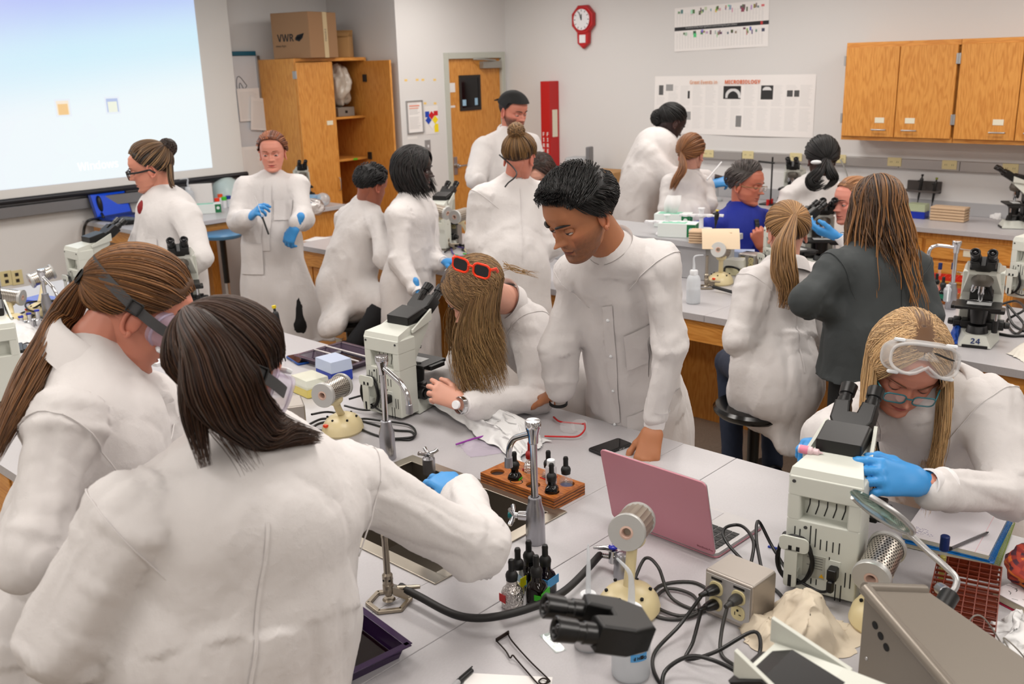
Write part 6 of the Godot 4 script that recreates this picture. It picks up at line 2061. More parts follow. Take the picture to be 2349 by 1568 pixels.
func back_desk():
	var y := 0.961
	var lp := thing("laptop", "open blue laptop on the demonstration desk under the screen", "laptop", on(285, 500, y), rd(103))
	var blue := M("laptop_blue")
	part(lp, "base", sb(-0.19, 0.19, 0, 0.02, -0.13, 0.13, 0.004), blue)
	var m := MB.new()
	m.box(v3(0, 0.13, -0.155), v3(0.38, 0.25, 0.012), 0.004, rx(-0.28))
	part(lp, "lid", m, blue)
	m = MB.new()
	m.box(v3(0, 0.13, -0.147), v3(0.34, 0.21, 0.003), 0.001, rx(-0.28))
	var sc := M("laptop_screen")
	sc.emission_enabled = true
	sc.emission = Color(0.03, 0.3, 0.85)
	sc.emission_energy_multiplier = 0.6
	part(lp, "screen", m, sc)
	part(lp, "keyboard", sb(-0.17, 0.17, 0.02, 0.022, -0.1, 0.02, 0.001), M("laptop_keys"))
	var b := on(238, 505, y)
	var mc := thing("desk_microphone", "dark oval desk microphone on a curved neck beside the blue laptop", "microphone", b)
	m = MB.new()
	m.ball(at(227, 474, 8.15) - b, v3(0.045, 0.095, 0.03), 18, 12, rz(-0.1))
	part(mc, "head", m, M("mic_dark"))
	m = MB.new()
	m.tube(spline([at(232, 488, 8.15) - b, v3(0, 0.03, 0), v3(-0.01, 0.005, 0)], 4), 0.012, 10)
	cyl(m, Vector3.ZERO, v3(0, 0.012, 0), 0.05)
	part(mc, "neck", m, M("black_plastic"))
	cord("power_cord", "thick black cable hanging off the demonstration desk's left corner", [on(228, 502, y + 0.012), on(205, 505, y + 0.03), at(194, 520, 8.0), at(190, 560, 8.0), at(189, 620, 8.05)], 0.012, M("black_rubber"))
	single("dark_gadget", lump(v3(0.1, 0.03, 0.07), 3, 0.1, 0.01, 14), M("mic_dark"), "dark flat gadget in front of the blue laptop, at the woman's elbow", "gadget", on(288, 506, y + 0.026), 0.3)
	var p := on(437, 476, y)
	wb_("pale wash bottle with a side spout on the desk behind the woman with glasses", p, 0.05, 0.17, [p + v3(0, 0.22, 0), p + v3(0, 0.26, 0), p + v3(-0.06, 0.25, 0.06)])
	single("paper_stack", sb(-0.1, 0.1, 0, 0.2, -0.02, 0.02, 0.003), M("paper"), "white papers propped on the desk beside the pale wash bottle", "paper", on(465, 472, y + 0.001), rd(55))
	var dm := MB.new()
	dm.lathe(pv2([v2(0, 0), v2(0.17, 0), v2(0.175, 0.02), v2(0.165, 0.1), v2(0.12, 0.18), v2(0.06, 0.22), v2(0, 0.23)]), 36)
	var dmat := M("dome_pale")
	dmat.transparency = BaseMaterial3D.TRANSPARENCY_ALPHA
	single("plastic_dome", dm, dmat, "large pale translucent dome on the desk beside the red-haired woman", "dome", on(522, 462, y))
	tissue_box("green and white glove carton on the desk behind the woman with glasses", on(478, 488, y), rd(60), false)
	var names := ["small tube with an orange cap standing on the desk", "round orange cap lying on the desk front", "small tube with a green cap on the desk", "white tube with a blue cap on the desk by the red-haired woman"]
	var cols := [Color(0.9, 0.3, 0.03), Color(0.9, 0.2, 0.03), Color(0.25, 0.75, 0.15), Color(0.1, 0.2, 0.55)]
	var pos := [[507, 470], [500, 480], [516, 477], [526, 474]]
	for k in 4:
		var t := thing("sample_tube", names[k], "tube", on(pos[k][0], pos[k][1], y))
		m = MB.new()
		cyl(m, Vector3.ZERO, v3(0, 0.07, 0), 0.02, 0.02, 14)
		part(t, "tube", m, M("cap_white"))
		m = MB.new()
		cyl(m, v3(0, 0.071, 0), v3(0, 0.1, 0), 0.023, 0.023, 14)
		part(t, "cap", m, M("cap_%d" % k, cols[k], 0.4))
	var fl := thing("glass_flask", "round glass flask on the oak counter before the tall cabinet", "flask", on(742, 473, y))
	m = MB.new()
	m.ball(v3(0, 0.06, 0), v3(0.065, 0.06, 0.065), 20, 12)
	part(fl, "bulb", m, clear("flask_glass", Color(0.8, 0.85, 0.88, 0.4), 0.1))
	var fo := lump(v3(0.07, 0.06, 0.07), 4, 0.1, 0.05, 16)
	single("foil_ball", fo, M("foil"), "crumpled foil-topped vessel on the counter before the tall cabinet", "vessel", on(722, 474, y + 0.05))
	tip_box("blue frosted box under the black binoculars by the cabinet", on(712, 474, y), 0.6, v3(0.16, 0.1, 0.14), Color(0.3, 0.55, 0.75), Color(0.5, 0.7, 0.85, 0.9))
	var bs := mic_("black binocular microscope on the counter before the tall cabinet", on(700, 470, y) + v3(-0.15, 0, -0.1), rd(60), false)
	bs.scale = Vector3.ONE * 0.85
	single("paper_sheet", sb(-0.12, 0.12, 0, 0.006, -0.1, 0.1, 0.001), M("paper"), "sheet of paper on the low table behind the seated man", "paper", on(738, 550, 0.746), 0.4)
	stool("blue-topped stool standing before the demonstration desk", on(508, 532, 0.86) * v3(1, 0, 1), 0.86, M("stool_blue"))
func stool(label: String, pos: Vector3, h: float, top: Material) -> Node3D:
	var o := thing("lab_stool", label, "stool", pos)
	var m := MB.new()
	m.lathe(pv2([v2(0, h - 0.045), v2(0.155, h - 0.045), v2(0.172, h - 0.03), v2(0.176, h - 0.015), v2(0.165, h - 0.002), v2(0.14, h), v2(0, h - 0.004)]), 40)
	part(o, "seat", m, top)
	var blk := M("stool_black")
	m = MB.new()
	cyl(m, v3(0, h * 0.5, 0), v3(0, h - 0.045, 0), 0.024, 0.026)
	part(o, "sleeve", m, blk)
	m = MB.new()
	cyl(m, v3(0, 0.1, 0), v3(0, h * 0.52, 0), 0.02)
	part(o, "column", m, M("chrome"))
	for k in 5:
		m = MB.new()
		var e := v3(cos(k * TAU / 5), 0, sin(k * TAU / 5))
		m.tube(pv3([v3(0, 0.12, 0) + e * 0.02, e * 0.15 + v3(0, 0.08, 0), e * 0.25 + v3(0, 0.05, 0)]), PackedFloat32Array([0.022, 0.018, 0.014]), 10)
		m.ball(e * 0.25 + v3(0, 0.02, 0), v3(0.022, 0.022, 0.022), 12, 8)
		part(o, "leg", m, blk)
	return o
func counter(px: float, z: float) -> Vector3:
	return v3(wz(px, 455, z).x, TOP, z)
func counter_things():
	var y := TOP
	var bx := thing("supply_box", "tan cardboard tray box with a teal band on the wall counter", "box", counter(1395, -7.5), 0.0)
	part(bx, "carton", sb(-0.17, 0.17, 0, 0.2, -0.14, 0.14, 0.004), M("tan_board"))
	part(bx, "teal_band", sb(-0.171, 0.172, 0.04, 0.15, 0.1405, 0.1415, 0), M("teal_print"))
	part(bx, "white_label", sb(-0.02, 0.172, 0.02, 0.08, 0.142, 0.143, 0), M("paper"))
	var ap := thing("benchtop_apparatus", "grey and white apparatus under a plastic cover on the counter near the corner", "apparatus", counter(1330, -7.45), 0.2)
	part(ap, "body", sb(-0.12, 0.1, 0, 0.32, -0.1, 0.1, 0.02), M("apparatus_grey"))
	part(ap, "column", sb(0.09, 0.13, 0, 0.42, -0.05, 0.05, 0.008), M("tray_grey"))
	mic_("black microscope on the wall counter behind the long black ponytail", counter(1818, -7.4), rd(20), false)
	mic_("small microscope on the wall counter at the right frame edge", counter(2345, -7.4), rd(-60), false)
	var rs := thing("ring_stand", "dark ring stand on the wall counter behind the blue-shirted man", "stand", counter(1768, -7.5))
	var m := MB.new()
	cyl(m, Vector3.ZERO, v3(0, 0.4, 0), 0.007)
	m.tube(pv3([v3(0.02, 0.35, 0), v3(-0.12, 0.36, 0.02)]), 0.008, 8)
	slab(m, -0.08, 0.08, 0, 0.012, -0.06, 0.06, 0.003)
	part(rs, "rod", m, M("mic_dark"))
	var mm := thing("magnifier_lamp", "small grey apparatus between the ponytailed woman and the blue shirt", "apparatus", counter(1640, -7.45))
	m = MB.new()
	m.lathe(pv2([v2(0, 0), v2(0.07, 0), v2(0.07, 0.02), v2(0.03, 0.04), v2(0.03, 0.12), v2(0.05, 0.14), v2(0.05, 0.17), v2(0, 0.18)]), 20)
	part(mm, "body", m, M("apparatus_grey"))
	var lo := thing("inoculating_loop", "thin white stick held over the counter by the woman with the black puff", "stick", at(1634, 375, 7.0))
	m = MB.new()
	m.tube(pv3([at(1655, 372, 7.0) - lo.position, at(1622, 412, 6.6) - lo.position]), 0.006, 6)
	part(lo, "shaft", m, M("cap_white"))
	var k0 := wz(2118, 430, -7.72)
	var pr := thing("pipette_rack", "dark pipette rack fixed to the wall above the counter, right of the sweatshirt", "rack", v3(k0.x, k0.y, -7.75))
	part(pr, "back_plate", sb(-0.13, 0.13, -0.04, 0.05, 0, 0.02, 0.003), M("rack_grey"))
	part(pr, "rail", sb(-0.13, 0.13, -0.03, -0.015, 0.02, 0.1, 0.002), M("rack_grey"))
	pipette("black pipette with a black button in the wall rack, left one", v3(k0.x - 0.02, k0.y - 0.16, -7.67), v3(0.1, 1, 0.03), Color(0.05, 0.05, 0.05), 0.27)
	pipette("black pipette with a yellow-green button in the wall rack, right one", v3(k0.x + 0.09, k0.y - 0.17, -7.67), v3(0.1, 1, 0.03), Color(0.5, 0.55, 0.1), 0.26)
	tip_box("blue pipette tip box below the wall pipette rack", counter(2108, -7.45), 0.0, v3(0.14, 0.11, 0.1), Color(0.03, 0.16, 0.62), Color(0.7, 0.74, 0.6, 0.7))
	var tw := thing("paper_towels", "stack of tan paper towels on the wall counter, right of the blue tip box", "paper towels", counter(2182, -7.45), 0.0)
	for k in 5:
		part(tw, "towel", sb(-0.125, 0.125, k * 0.021 + 0.0005, k * 0.021 + 0.02, -0.06, 0.06, 0.006), M("towel_tan"))
	heap("plastic_bag", "crumpled white plastic bag on the wall counter before the backsplash", "bag", [on(2238, 490), on(2270, 472), on(2325, 492), on(2290, 506)], func(u, v): return 0.12 * sin(u * PI) * sin(v * PI), M("white_plastic_bag"), 28, 22, 0.02)
	for k in 2:
		m = MB.new()
		cyl(m, Vector3.ZERO, v3(0, 0.05, 0), 0.015)
		single("capped_vial", m, M("safety_red"), ["red-capped vial behind the blue-shirted man's glasses, nearer", "red-capped vial behind the blue-shirted man's glasses, further"][k], "vial", counter(1762 + k * 8, -7.45 - k * 0.06))
	cord("power_cord", "grey power cord hanging from the raceway behind the long black ponytail", [wz(1928, 366, -7.68), wz(1935, 380, -7.66), wz(1945, 410, -7.65), wz(1940, 440, -7.6)], 0.006, M("wire_pale"))

class Blob:
	var a := PackedVector3Array()
	var d := PackedVector3Array()
	var inv := PackedFloat32Array()
	var r0 := PackedFloat32Array()
	var r1 := PackedFloat32Array()
	var f := PackedFloat32Array()
	var w := PackedVector3Array()
	var k := PackedFloat32Array()
	var fold := PackedInt32Array()
	var amp := PackedFloat32Array()
	var hem := -9.0
	var nz: FastNoiseLite
	var cr: FastNoiseLite
	func _init(seed_ := 1):
		nz = FastNoiseLite.new()
		nz.seed = seed_
		nz.frequency = 1.0
		nz.fractal_type = FastNoiseLite.FRACTAL_NONE
		cr = FastNoiseLite.new()
		cr.seed = seed_ + 50
		cr.frequency = 1.0
		cr.domain_warp_enabled = true
		cr.domain_warp_frequency = 0.6
		cr.domain_warp_amplitude = 0.22
		cr.fractal_type = FastNoiseLite.FRACTAL_NONE
		cr.noise_type = FastNoiseLite.TYPE_CELLULAR
		cr.cellular_return_type = FastNoiseLite.RETURN_DISTANCE2_SUB
	func add(p: Vector3, q: Vector3, ra: float, rb: float, flat := 1.0, depth := Vector3.BACK, sm := 0.03, fold_ := 0, amp_ := 0.0):
		a.append(p)
		var e := q - p
		d.append(e)
		inv.append(1.0 / maxf(e.length_squared(), 1e-8))
		r0.append(ra)
		r1.append(rb)
		f.append(flat)
		if e.length() > 1e-4:
			depth = depth - e * (depth.dot(e) / e.length_squared())
		w.append(depth.normalized())
		k.append(sm)
		fold.append(fold_)
		amp.append(amp_)
	func one(i: int, p: Vector3) -> float:
		var q := p - a[i]
		var t := clampf(q.dot(d[i]) * inv[i], 0.0, 1.0)
		q -= d[i] * t
		var R := r0[i] + (r1[i] - r0[i]) * t
		var fl := f[i]
		if fl == 1.0:
			return q.length() - R
		var e := w[i] * q.dot(w[i])
		var q1 := q + e * (1.0 / fl - 1.0)
		var q2 := q + e * (1.0 / (fl * fl) - 1.0)
		var l1 := q1.length()
		return l1 * (l1 - R) / maxf(q2.length(), 1e-6)
	func value(p: Vector3, list: PackedInt32Array) -> float:
		var m := 9.0
		for i in list:
			var v := one(i, p)
			var kk := k[i]
			var h := kk - absf(m - v)
			m = minf(m, v)
			if h > 0.0:
				m -= h * h / kk * 0.25
		return maxf(m, hem - p.y)
	func all() -> PackedInt32Array:
		return PackedInt32Array(range(a.size()))
	func bump(p: Vector3, list: PackedInt32Array) -> float:
		var best := 9.0
		var i := list[0]
		for j in list:
			var v := one(j, p)
			if v < best:
				best = v
				i = j
		if amp[i] <= 0.0:
			return 0.0
		var s: Vector3
		var joint := 0.0
		if fold[i] == 1:
			var L := d[i].length()
			var e := d[i] / L
			var t := (p - a[i]).dot(e)
			s = p * 8.5 - e * (t * 5.2)
			joint = exp(-pow((t - L) / 0.09, 2)) + exp(-pow(t / 0.09, 2))
			joint *= maxf(0.0, nz.get_noise_3dv(p * 6.0 + e * (t * 9.0))) * 1.1
		elif fold[i] == 2:
			s = Vector3(p.x * 8.0, p.y * 1.7, p.z * 8.0)
		else:
			s = Vector3(p.x * 6.0, p.y * 3.6, p.z * 6.0)
		return amp[i] * (1.7 * cr.get_noise_3dv(s) + 0.8 + 1.4 * nz.get_noise_3dv(p * 2.7 + Vector3(7, 0, 3)) + joint)
	func surface(p: Vector3, dir: Vector3, list: PackedInt32Array) -> Vector3:
		var q := p
		var best := 9.0
		for s in 40:
			var v := value(p, list)
			if v < best:
				best = v
				q = p
			if v < 0.0008 or v > 0.6:
				break
			p += dir * v * 0.8
		p = q
		return p - dir * bump(p, list)
	func mesh(cell: float, out: MB = null) -> MB:
		var lo := Vector3.ONE * 99.0
		var hi := -lo
		for i in a.size():
			for q in [a[i], a[i] + d[i]]:
				var R := maxf(r0[i], r1[i]) + 0.02
				lo = lo.min(q - Vector3.ONE * R)
				hi = hi.max(q + Vector3.ONE * R)
		lo.y = maxf(lo.y, hem - cell * 3)
		var B := 6
		var nbx := int(ceil((hi.x - lo.x) / cell / B)) + 1
		var nby := int(ceil((hi.y - lo.y) / cell / B)) + 1
		var nbz := int(ceil((hi.z - lo.z) / cell / B)) + 1
		var nx := nbx * B + 1
		var ny := nby * B + 1
		var nzz := nbz * B + 1
		var g := PackedFloat32Array()
		g.resize(nx * ny * nzz)
		g.fill(1.0)
		var half := cell * B * 0.5
		var reach := (half * 1.7321 + cell * 2.0) * 1.15
		var active := []
		var lists := []
		var near := PackedFloat32Array()
		near.resize(a.size())
		for bz in nbz:
			for by in nby:
				for bx in nbx:
					var c := lo + Vector3(bx * B, by * B, bz * B) * cell + Vector3.ONE * half
					var m := 9.0
					for i in a.size():
						near[i] = one(i, c)
						m = minf(m, near[i])
					if m > reach + 0.03 or hem - c.y > reach:
						continue
					var list := PackedInt32Array()
					for i in a.size():
						if near[i] < m + reach * 2.0 + 0.02:
							list.append(i)
					if m < -reach and hem - c.y < -reach:
						for z in B:
							for y in B:
								var row := ((bz * B + z) * ny + by * B + y) * nx + bx * B
								for x in B:
									g[row + x] = -1.0
						continue
					active.append(Vector3i(bx, by, bz) * B)
					lists.append(list)
					for z in B:
						for y in B:
							var row := ((bz * B + z) * ny + by * B + y) * nx + bx * B
							var p := lo + Vector3(bx * B, by * B + y, bz * B + z) * cell
							for x in B:
								g[row + x] = value(p, list)
								p.x += cell
		var vid := PackedInt32Array()
		vid.resize(g.size())
		vid.fill(-1)
		var V := PackedVector3Array()
		var where := PackedInt32Array()
		var sxy := nx * ny
		var off := PackedInt32Array([0, 1, nx, nx + 1, sxy, sxy + 1, sxy + nx, sxy + nx + 1])
		var ea := PackedInt32Array([0, 2, 4, 6, 0, 1, 4, 5, 0, 1, 2, 3])
		var eb := PackedInt32Array([1, 3, 5, 7, 2, 3, 6, 7, 4, 5, 6, 7])
		var cs := [Vector3(0, 0, 0), Vector3(1, 0, 0), Vector3(0, 1, 0), Vector3(1, 1, 0), Vector3(0, 0, 1), Vector3(1, 0, 1), Vector3(0, 1, 1), Vector3(1, 1, 1)]
		var q := PackedFloat32Array()
		q.resize(8)
		for n in active.size():
			var b: Vector3i = active[n]
			var list: PackedInt32Array = lists[n]
			for z in B:
				for y in B:
					for x in B:
						var at := ((b.z + z) * ny + b.y + y) * nx + b.x + x
						var inside := 0
						for c in 8:
							q[c] = g[at + off[c]]
							if q[c] < 0.0:
								inside += 1
						if inside == 0 or inside == 8:
							continue
						var s := Vector3()
						var cnt := 0
						for e in 12:
							var v0 := q[ea[e]]
							var v1 := q[eb[e]]
							if (v0 < 0.0) != (v1 < 0.0):
								s += cs[ea[e]].lerp(cs[eb[e]], v0 / (v0 - v1))
								cnt += 1
						var p := lo + (Vector3(b.x + x, b.y + y, b.z + z) + s / cnt) * cell
						var nn := Vector3(q[1] + q[3] + q[5] + q[7] - q[0] - q[2] - q[4] - q[6], q[2] + q[3] + q[6] + q[7] - q[0] - q[1] - q[4] - q[5], q[4] + q[5] + q[6] + q[7] - q[0] - q[1] - q[2] - q[3]).normalized()
						if p.y > hem + cell * 1.2:
							p += nn * bump(p, list)
						vid[at] = V.size()
						V.append(p)
						where.append(at)
		var I := PackedInt32Array()
		for n in where.size():
			var at := where[n]
			var s0 := g[at] < 0.0
			for ax in 3:
				var st: int = [1, nx, sxy][ax]
				if s0 == (g[at + st] < 0.0):
					continue
				var u: int = [nx, sxy, 1][ax]
				var t: int = [sxy, 1, nx][ax]
				var v0 := vid[at]
				var v1 := vid[at - u] if at >= u else -1
				var v2 := vid[at - u - t] if at >= u + t else -1
				var v3 := vid[at - t] if at >= t else -1
				if v1 < 0 or v2 < 0 or v3 < 0:
					continue
				if s0:
					I.append_array(PackedInt32Array([v0, v2, v1, v0, v3, v2]))
				else:
					I.append_array(PackedInt32Array([v0, v1, v2, v0, v2, v3]))
		var N := PackedVector3Array()
		N.resize(V.size())
		for n in range(0, I.size(), 3):
			var i0 := I[n]
			var i1 := I[n + 1]
			var i2 := I[n + 2]
			var e := (V[i2] - V[i0]).cross(V[i1] - V[i0])
			N[i0] += e
			N[i1] += e
			N[i2] += e
		if out == null:
			out = MB.new()
		var base := out.v.size()
		for n in V.size():
			out.v.append(V[n])
			out.n.append(N[n].normalized())
			out.c.append(out.col)
			out.t.append(Vector2.ZERO)
		for n in I.size():
			I[n] += base
		out.i.append_array(I)
		return out
func facing(yaw: float, pitch := 0.0, roll := 0.0) -> Basis:
	var fh := -cbs.z
	fh.y = 0
	fh = fh.normalized()
	var rh := fh.cross(Vector3.UP)
	var z := (-fh * cos(deg_to_rad(yaw)) + rh * sin(deg_to_rad(yaw)))
	var x := Vector3.UP.cross(z).normalized()
	var b := Basis(x, Vector3.UP, z)
	b = b * Basis(Vector3.RIGHT, deg_to_rad(pitch))
	return Basis(b.z, deg_to_rad(-roll)) * b if absf(yaw) < 90 else Basis(b.z, deg_to_rad(roll)) * b
func table(q: Array, y: float) -> float:
	for k in q.size() - 1:
		if y <= q[k + 1][0]:
			return lerpf(q[k][1], q[k + 1][1], smoothstep(0.0, 1.0, (y - q[k][0]) / (q[k + 1][0] - q[k][0])) * 0.5 + 0.5 * (y - q[k][0]) / (q[k + 1][0] - q[k][0]))
	return q[-1][1]
func head(m: MB, T: Transform3D, s: Dictionary):
	var H: float = s.get("H", 0.225)
	var fine: bool = s.get("face", false)
	var nu := 96 if fine else 36
	var nv := 84 if fine else 30
	var jaw: float = s.get("jaw", 1.0)
	var wid := [[0.0, 0.05], [0.03, 0.15], [0.08, 0.205], [0.16, 0.25], [0.3, 0.295], [0.5, 0.322], [0.66, 0.335], [0.8, 0.318], [0.9, 0.25], [0.97, 0.14], [1.0, 0.02]]
	var fro := [[0.0, 0.33], [0.03, 0.375], [0.08, 0.385], [0.14, 0.37], [0.22, 0.385], [0.33, 0.39], [0.42, 0.38], [0.52, 0.375], [0.6, 0.4], [0.7, 0.4], [0.82, 0.355], [0.92, 0.24], [0.98, 0.1], [1.0, 0.0]]
	var bac := [[0.0, 0.1], [0.06, 0.02], [0.15, -0.12], [0.28, -0.24], [0.4, -0.36], [0.52, -0.45], [0.66, -0.485], [0.8, -0.43], [0.9, -0.3], [0.97, -0.14], [1.0, -0.02]]
	var brush := [[0.0, 0.5, 0.03, 0.045, 0.06], [0.0, 0.43, 0.07, 0.042, 0.05], [0.0, 0.365, 0.115 * s.get("nose", 1.0), 0.05, 0.036], [0.06, 0.355, 0.035, 0.03, 0.026], [0.0, 0.318, -0.018, 0.08, 0.018], [0.022, 0.335, -0.02, 0.014, 0.012], [0.145, 0.5, -0.062, 0.07, 0.045], [0.05, 0.515, -0.025, 0.03, 0.05],
		[0.13, 0.575, 0.018, 0.09, 0.03], [0.2, 0.41, 0.025, 0.075, 0.055], [0.0, 0.235, 0.026, 0.085, 0.016], [0.0, 0.185, 0.028, 0.07, 0.02], [0.0, 0.21, -0.02, 0.1, 0.0075], [0.105, 0.212, -0.012, 0.025, 0.02], [0.0, 0.14, -0.014, 0.08, 0.02], [0.0, 0.07, 0.03, 0.075, 0.035], [0.2, 0.26, -0.012, 0.07, 0.07], [0.0, 0.272, -0.008, 0.014, 0.025]]
	if s.get("smile", false):
		brush.append_array([[0.13, 0.235, -0.014, 0.025, 0.016], [0.17, 0.29, 0.018, 0.05, 0.045]])
	var skin: Color = s.skin
	var lip: Color = s.get("lips", skin.lerp(Color(0.6, 0.18, 0.17), 0.5))
	var beard: Color = s.get("beard", skin)
	var bamt: float = s.get("beard_amount", 0.0)
	var nz := noise(3, 30.0)
	var P := PackedVector3Array()
	var C := PackedColorArray()
	for iy in nv + 1:
		var y := float(iy) / nv
		if fine:
			y = clampf(y + 0.035 * sin(TAU * y) * -1.0, 0, 1)
		var w := table(wid, y) * lerpf(jaw, 1.0, smoothstep(0.1, 0.5, y))
		var zf := table(fro, y)
		var zb := table(bac, y)
		for ix in nu:
			var u := float(ix) / nu * TAU
			if fine:
				u += 0.5 * sin(u) * 1.0
			var ang := u + PI
			var sx := sin(ang)
			var cz := cos(ang)
			var zc := (zf + zb) * 0.5
			var e := 0.86 if cz > 0 else 0.95
			var px := w * signf(sx) * pow(absf(sx), e)
			var pz := zc + (zf - zc) * signf(cz) * pow(absf(cz), 0.92)
			var c := skin
			if cz > 0.15 and y < 0.75:
				var add := 0.0
				for b in brush:
					var dx: float = (absf(px) - b[0]) / b[3]
					var dy: float = (y - b[1]) / b[4]
					var g := dx * dx + dy * dy
					if g < 9.0:
						add += b[2] * exp(-g)
				pz += add * smoothstep(0.15, 0.5, cz)
				if fine:
					var ly := (y - 0.209) / (0.034 - 0.012 * absf(px) / 0.1)
					var lx := px / (0.105 if s.get("smile", false) else 0.095)
					var lk := clampf((1.0 - lx * lx - ly * ly) * 3.0, 0, 1)
					c = c.lerp(lip, lk * 0.85)
					if absf(y - 0.21 - (0.012 * lx * lx if s.get("smile", false) else 0.0)) < 0.006 and absf(lx) < 1.0:
						c = c.lerp(Color(0.2, 0.06, 0.06), 0.75)
					var ck := exp(-pow((absf(px) - 0.2) / 0.08, 2) - pow((y - 0.38) / 0.09, 2))
					c = c.lerp(Color(0.8, 0.35, 0.3), ck * 0.14)
			if bamt > 0.0 and y < 0.4 and cz > -0.2:
				var k := smoothstep(0.36, 0.2, y) * bamt
				if absf(px) < 0.11 and y > 0.16 and y < 0.26:
					k *= 0.35
				if absf(px) > 0.17:
					k = maxf(k, smoothstep(0.44, 0.3, y) * bamt)
				c = c.lerp(beard, k * (0.8 + 0.3 * nz.get_noise_2d(px * 9.0, y * 9.0)))
			P.append(T * (Vector3(px, y - 0.5, pz) * H))
			C.append(c.srgb_to_linear())
	var first := m.v.size()
	m.grid(P, nu, nv + 1, true, false)
	if (m.n[first + nu * (nv / 2)]).dot(P[nu * (nv / 2)] - T.origin) < 0:
		m.v.resize(first); m.n.resize(first); m.c.resize(first); m.t.resize(first)
		m.i.resize(m.i.size() - nu * nv * 6)
		m.grid(P, nu, nv + 1, true, true)
	for k in C.size():
		m.c[first + k] = C[k]
	m.tint(skin.lerp(Color(0.75, 0.25, 0.2), 0.12))
	for sd in [-1, 1]:
		var eb := T.basis * Basis(Vector3.UP, sd * 0.35)
		var ec := T * (Vector3(sd * 0.322, -0.055, -0.035) * H)
		var A := []
		for k in 9:
			var a := -1.1 + k * 0.55
			A.append(ec + eb * (Vector3(sd * 0.035, cos(a) * 0.135 + 0.0, -sin(a) * 0.075 - 0.012) * H))
		m.tube(spline(A, 2), 0.022 * H, 6)
		m.ball(ec + eb * (Vector3(sd * 0.008, -0.01, -0.01) * H), Vector3(0.022, 0.125, 0.072) * H, 10, 8, eb)
		m.ball(ec + eb * (Vector3(sd * 0.03, -0.13, 0.012) * H), Vector3(0.025, 0.04, 0.03) * H, 8, 6, eb)
	if not fine:
		return
	var open: float = s.get("eyes", 0.25)
	var look: Vector2 = s.get("look", Vector2(0, -0.3))
	for sd in [-1, 1]:
		var ec := Vector3(sd * 0.143, 0.0, 0.307) * H
		var b2 := m.v.size()
		m.ball(T * ec, Vector3.ONE * 0.062 * H, 22, 18, T.basis)
		for k in range(b2, m.v.size()):
			var e := (T.basis.inverse() * m.n[k])
			var c := skin.darkened(0.06)
			var low := -0.42
			var top := low + open
			if e.z > 0.0 and e.y < top and e.y > low and absf(e.x) < 0.93:
				c = Color(0.78, 0.75, 0.73)
				if Vector2(e.x - look.x, e.y - look.y).length() < 0.42:
					c = s.get("iris", Color(0.12, 0.07, 0.05))
			elif e.z > 0.0 and absf(e.y - top) < 0.13 and absf(e.x) < 0.95:
				c = Color(0.05, 0.035, 0.03)
			m.c[k] = c.srgb_to_linear()
		m.tint(s.get("brow", Color(0.1, 0.07, 0.05)))
		var A := []
		for k in 6:
			var t := k / 5.0
			A.append(T * (Vector3(sd * (0.06 + 0.17 * t), 0.098 + 0.022 * sin(t * 2.6) - 0.012 * t, 0.421 - 0.03 * t - 0.075 * t * t) * H))
		var th: float = s.get("brow_size", 0.015) * H
		m.tube(spline(A, 2), PackedFloat32Array([th * 0.5, th, th, th, th, th, th * 0.9, th * 0.8, th * 0.6, th * 0.4, th * 0.2]), 6, true, 0.62)
func hand(m: MB, W: Vector3, dir: Vector3, back: Vector3, left: bool, curls: Array, size := 1.0, cell := 0.0032, fat := 0.0):
	var y := dir.normalized()
	var z := (back - y * back.dot(y)).normalized()
	var x := y.cross(z) * (1.0 if left else -1.0)   
	var B := Basis(x, y, z)
	var b := Blob.new(3)
	var base := [Vector3(0.030, 0.088, 0), Vector3(0.0105, 0.094, 0.003), Vector3(-0.010, 0.09, 0.002), Vector3(-0.029, 0.08, -0.002)]
	var P := func(q: Vector3) -> Vector3: return W + B * (q * size)
	b.add(P.call(Vector3(0, -0.045 if fat == 0.0 else -0.075, 0)), P.call(Vector3(0, 0.012, 0)), (0.0255 + fat) * size, 0.026 * size, 0.72, z, 0.015)
	var lens := [0.068, 0.077, 0.071, 0.055]
	for k in 4:
		var q: Vector3 = base[k]
		b.add(P.call(Vector3(q.x * 0.6, 0.01, 0)), P.call(q), 0.0155 * size, (0.0112 + fat) * size, 0.85, z, 0.016)
		var c: float = curls[k + 1]
		var ang := 0.0
		var spread := [0.2, 0.05, -0.09, -0.24][k] as float
		for j in 3:
			ang += [1.25, 1.6, 1.1][j] * c + 0.04
			var L: float = lens[k] * [0.44, 0.31, 0.25][j]
			var e := Vector3(spread * (1.0 - c), cos(ang), -sin(ang)).normalized() * L
			b.add(P.call(q), P.call(q + e), (0.0098 - j * 0.0009 + fat - (0.001 if k == 3 else 0.0)) * size, (0.0089 - j * 0.0009 + fat - (0.001 if k == 3 else 0.0)) * size, 1.0, z, 0.0035)
			q += e
	b.add(P.call(Vector3(0.008, 0.03, -0.006)), P.call(Vector3(-0.012, 0.07, -0.004)), 0.018 * size, 0.016 * size, 0.7, z, 0.015)
	var c: float = curls[0]
	var t0 := Vector3(0.018, 0.012, -0.006)
	var t1 := t0 + Vector3(0.026, 0.034, -0.010 - 0.012 * c)
	var t2 := t1 + Vector3(0.016 - 0.02 * c, 0.029, -0.006 - 0.012 * c)
	var t3 := t2 + Vector3(0.006 - 0.02 * c, 0.024, -0.003 - 0.008 * c)
	b.add(P.call(t0), P.call(t1), 0.015 * size, (0.0115 + fat) * size, 1.0, z, 0.014)
	b.add(P.call(t1), P.call(t2), (0.0112 + fat) * size, (0.0102 + fat) * size, 1.0, z, 0.006)
	b.add(P.call(t2), P.call(t3), (0.0104 + fat) * size, 0.0088 * size, 1.0, z, 0.006)
	b.mesh(cell * size, m)

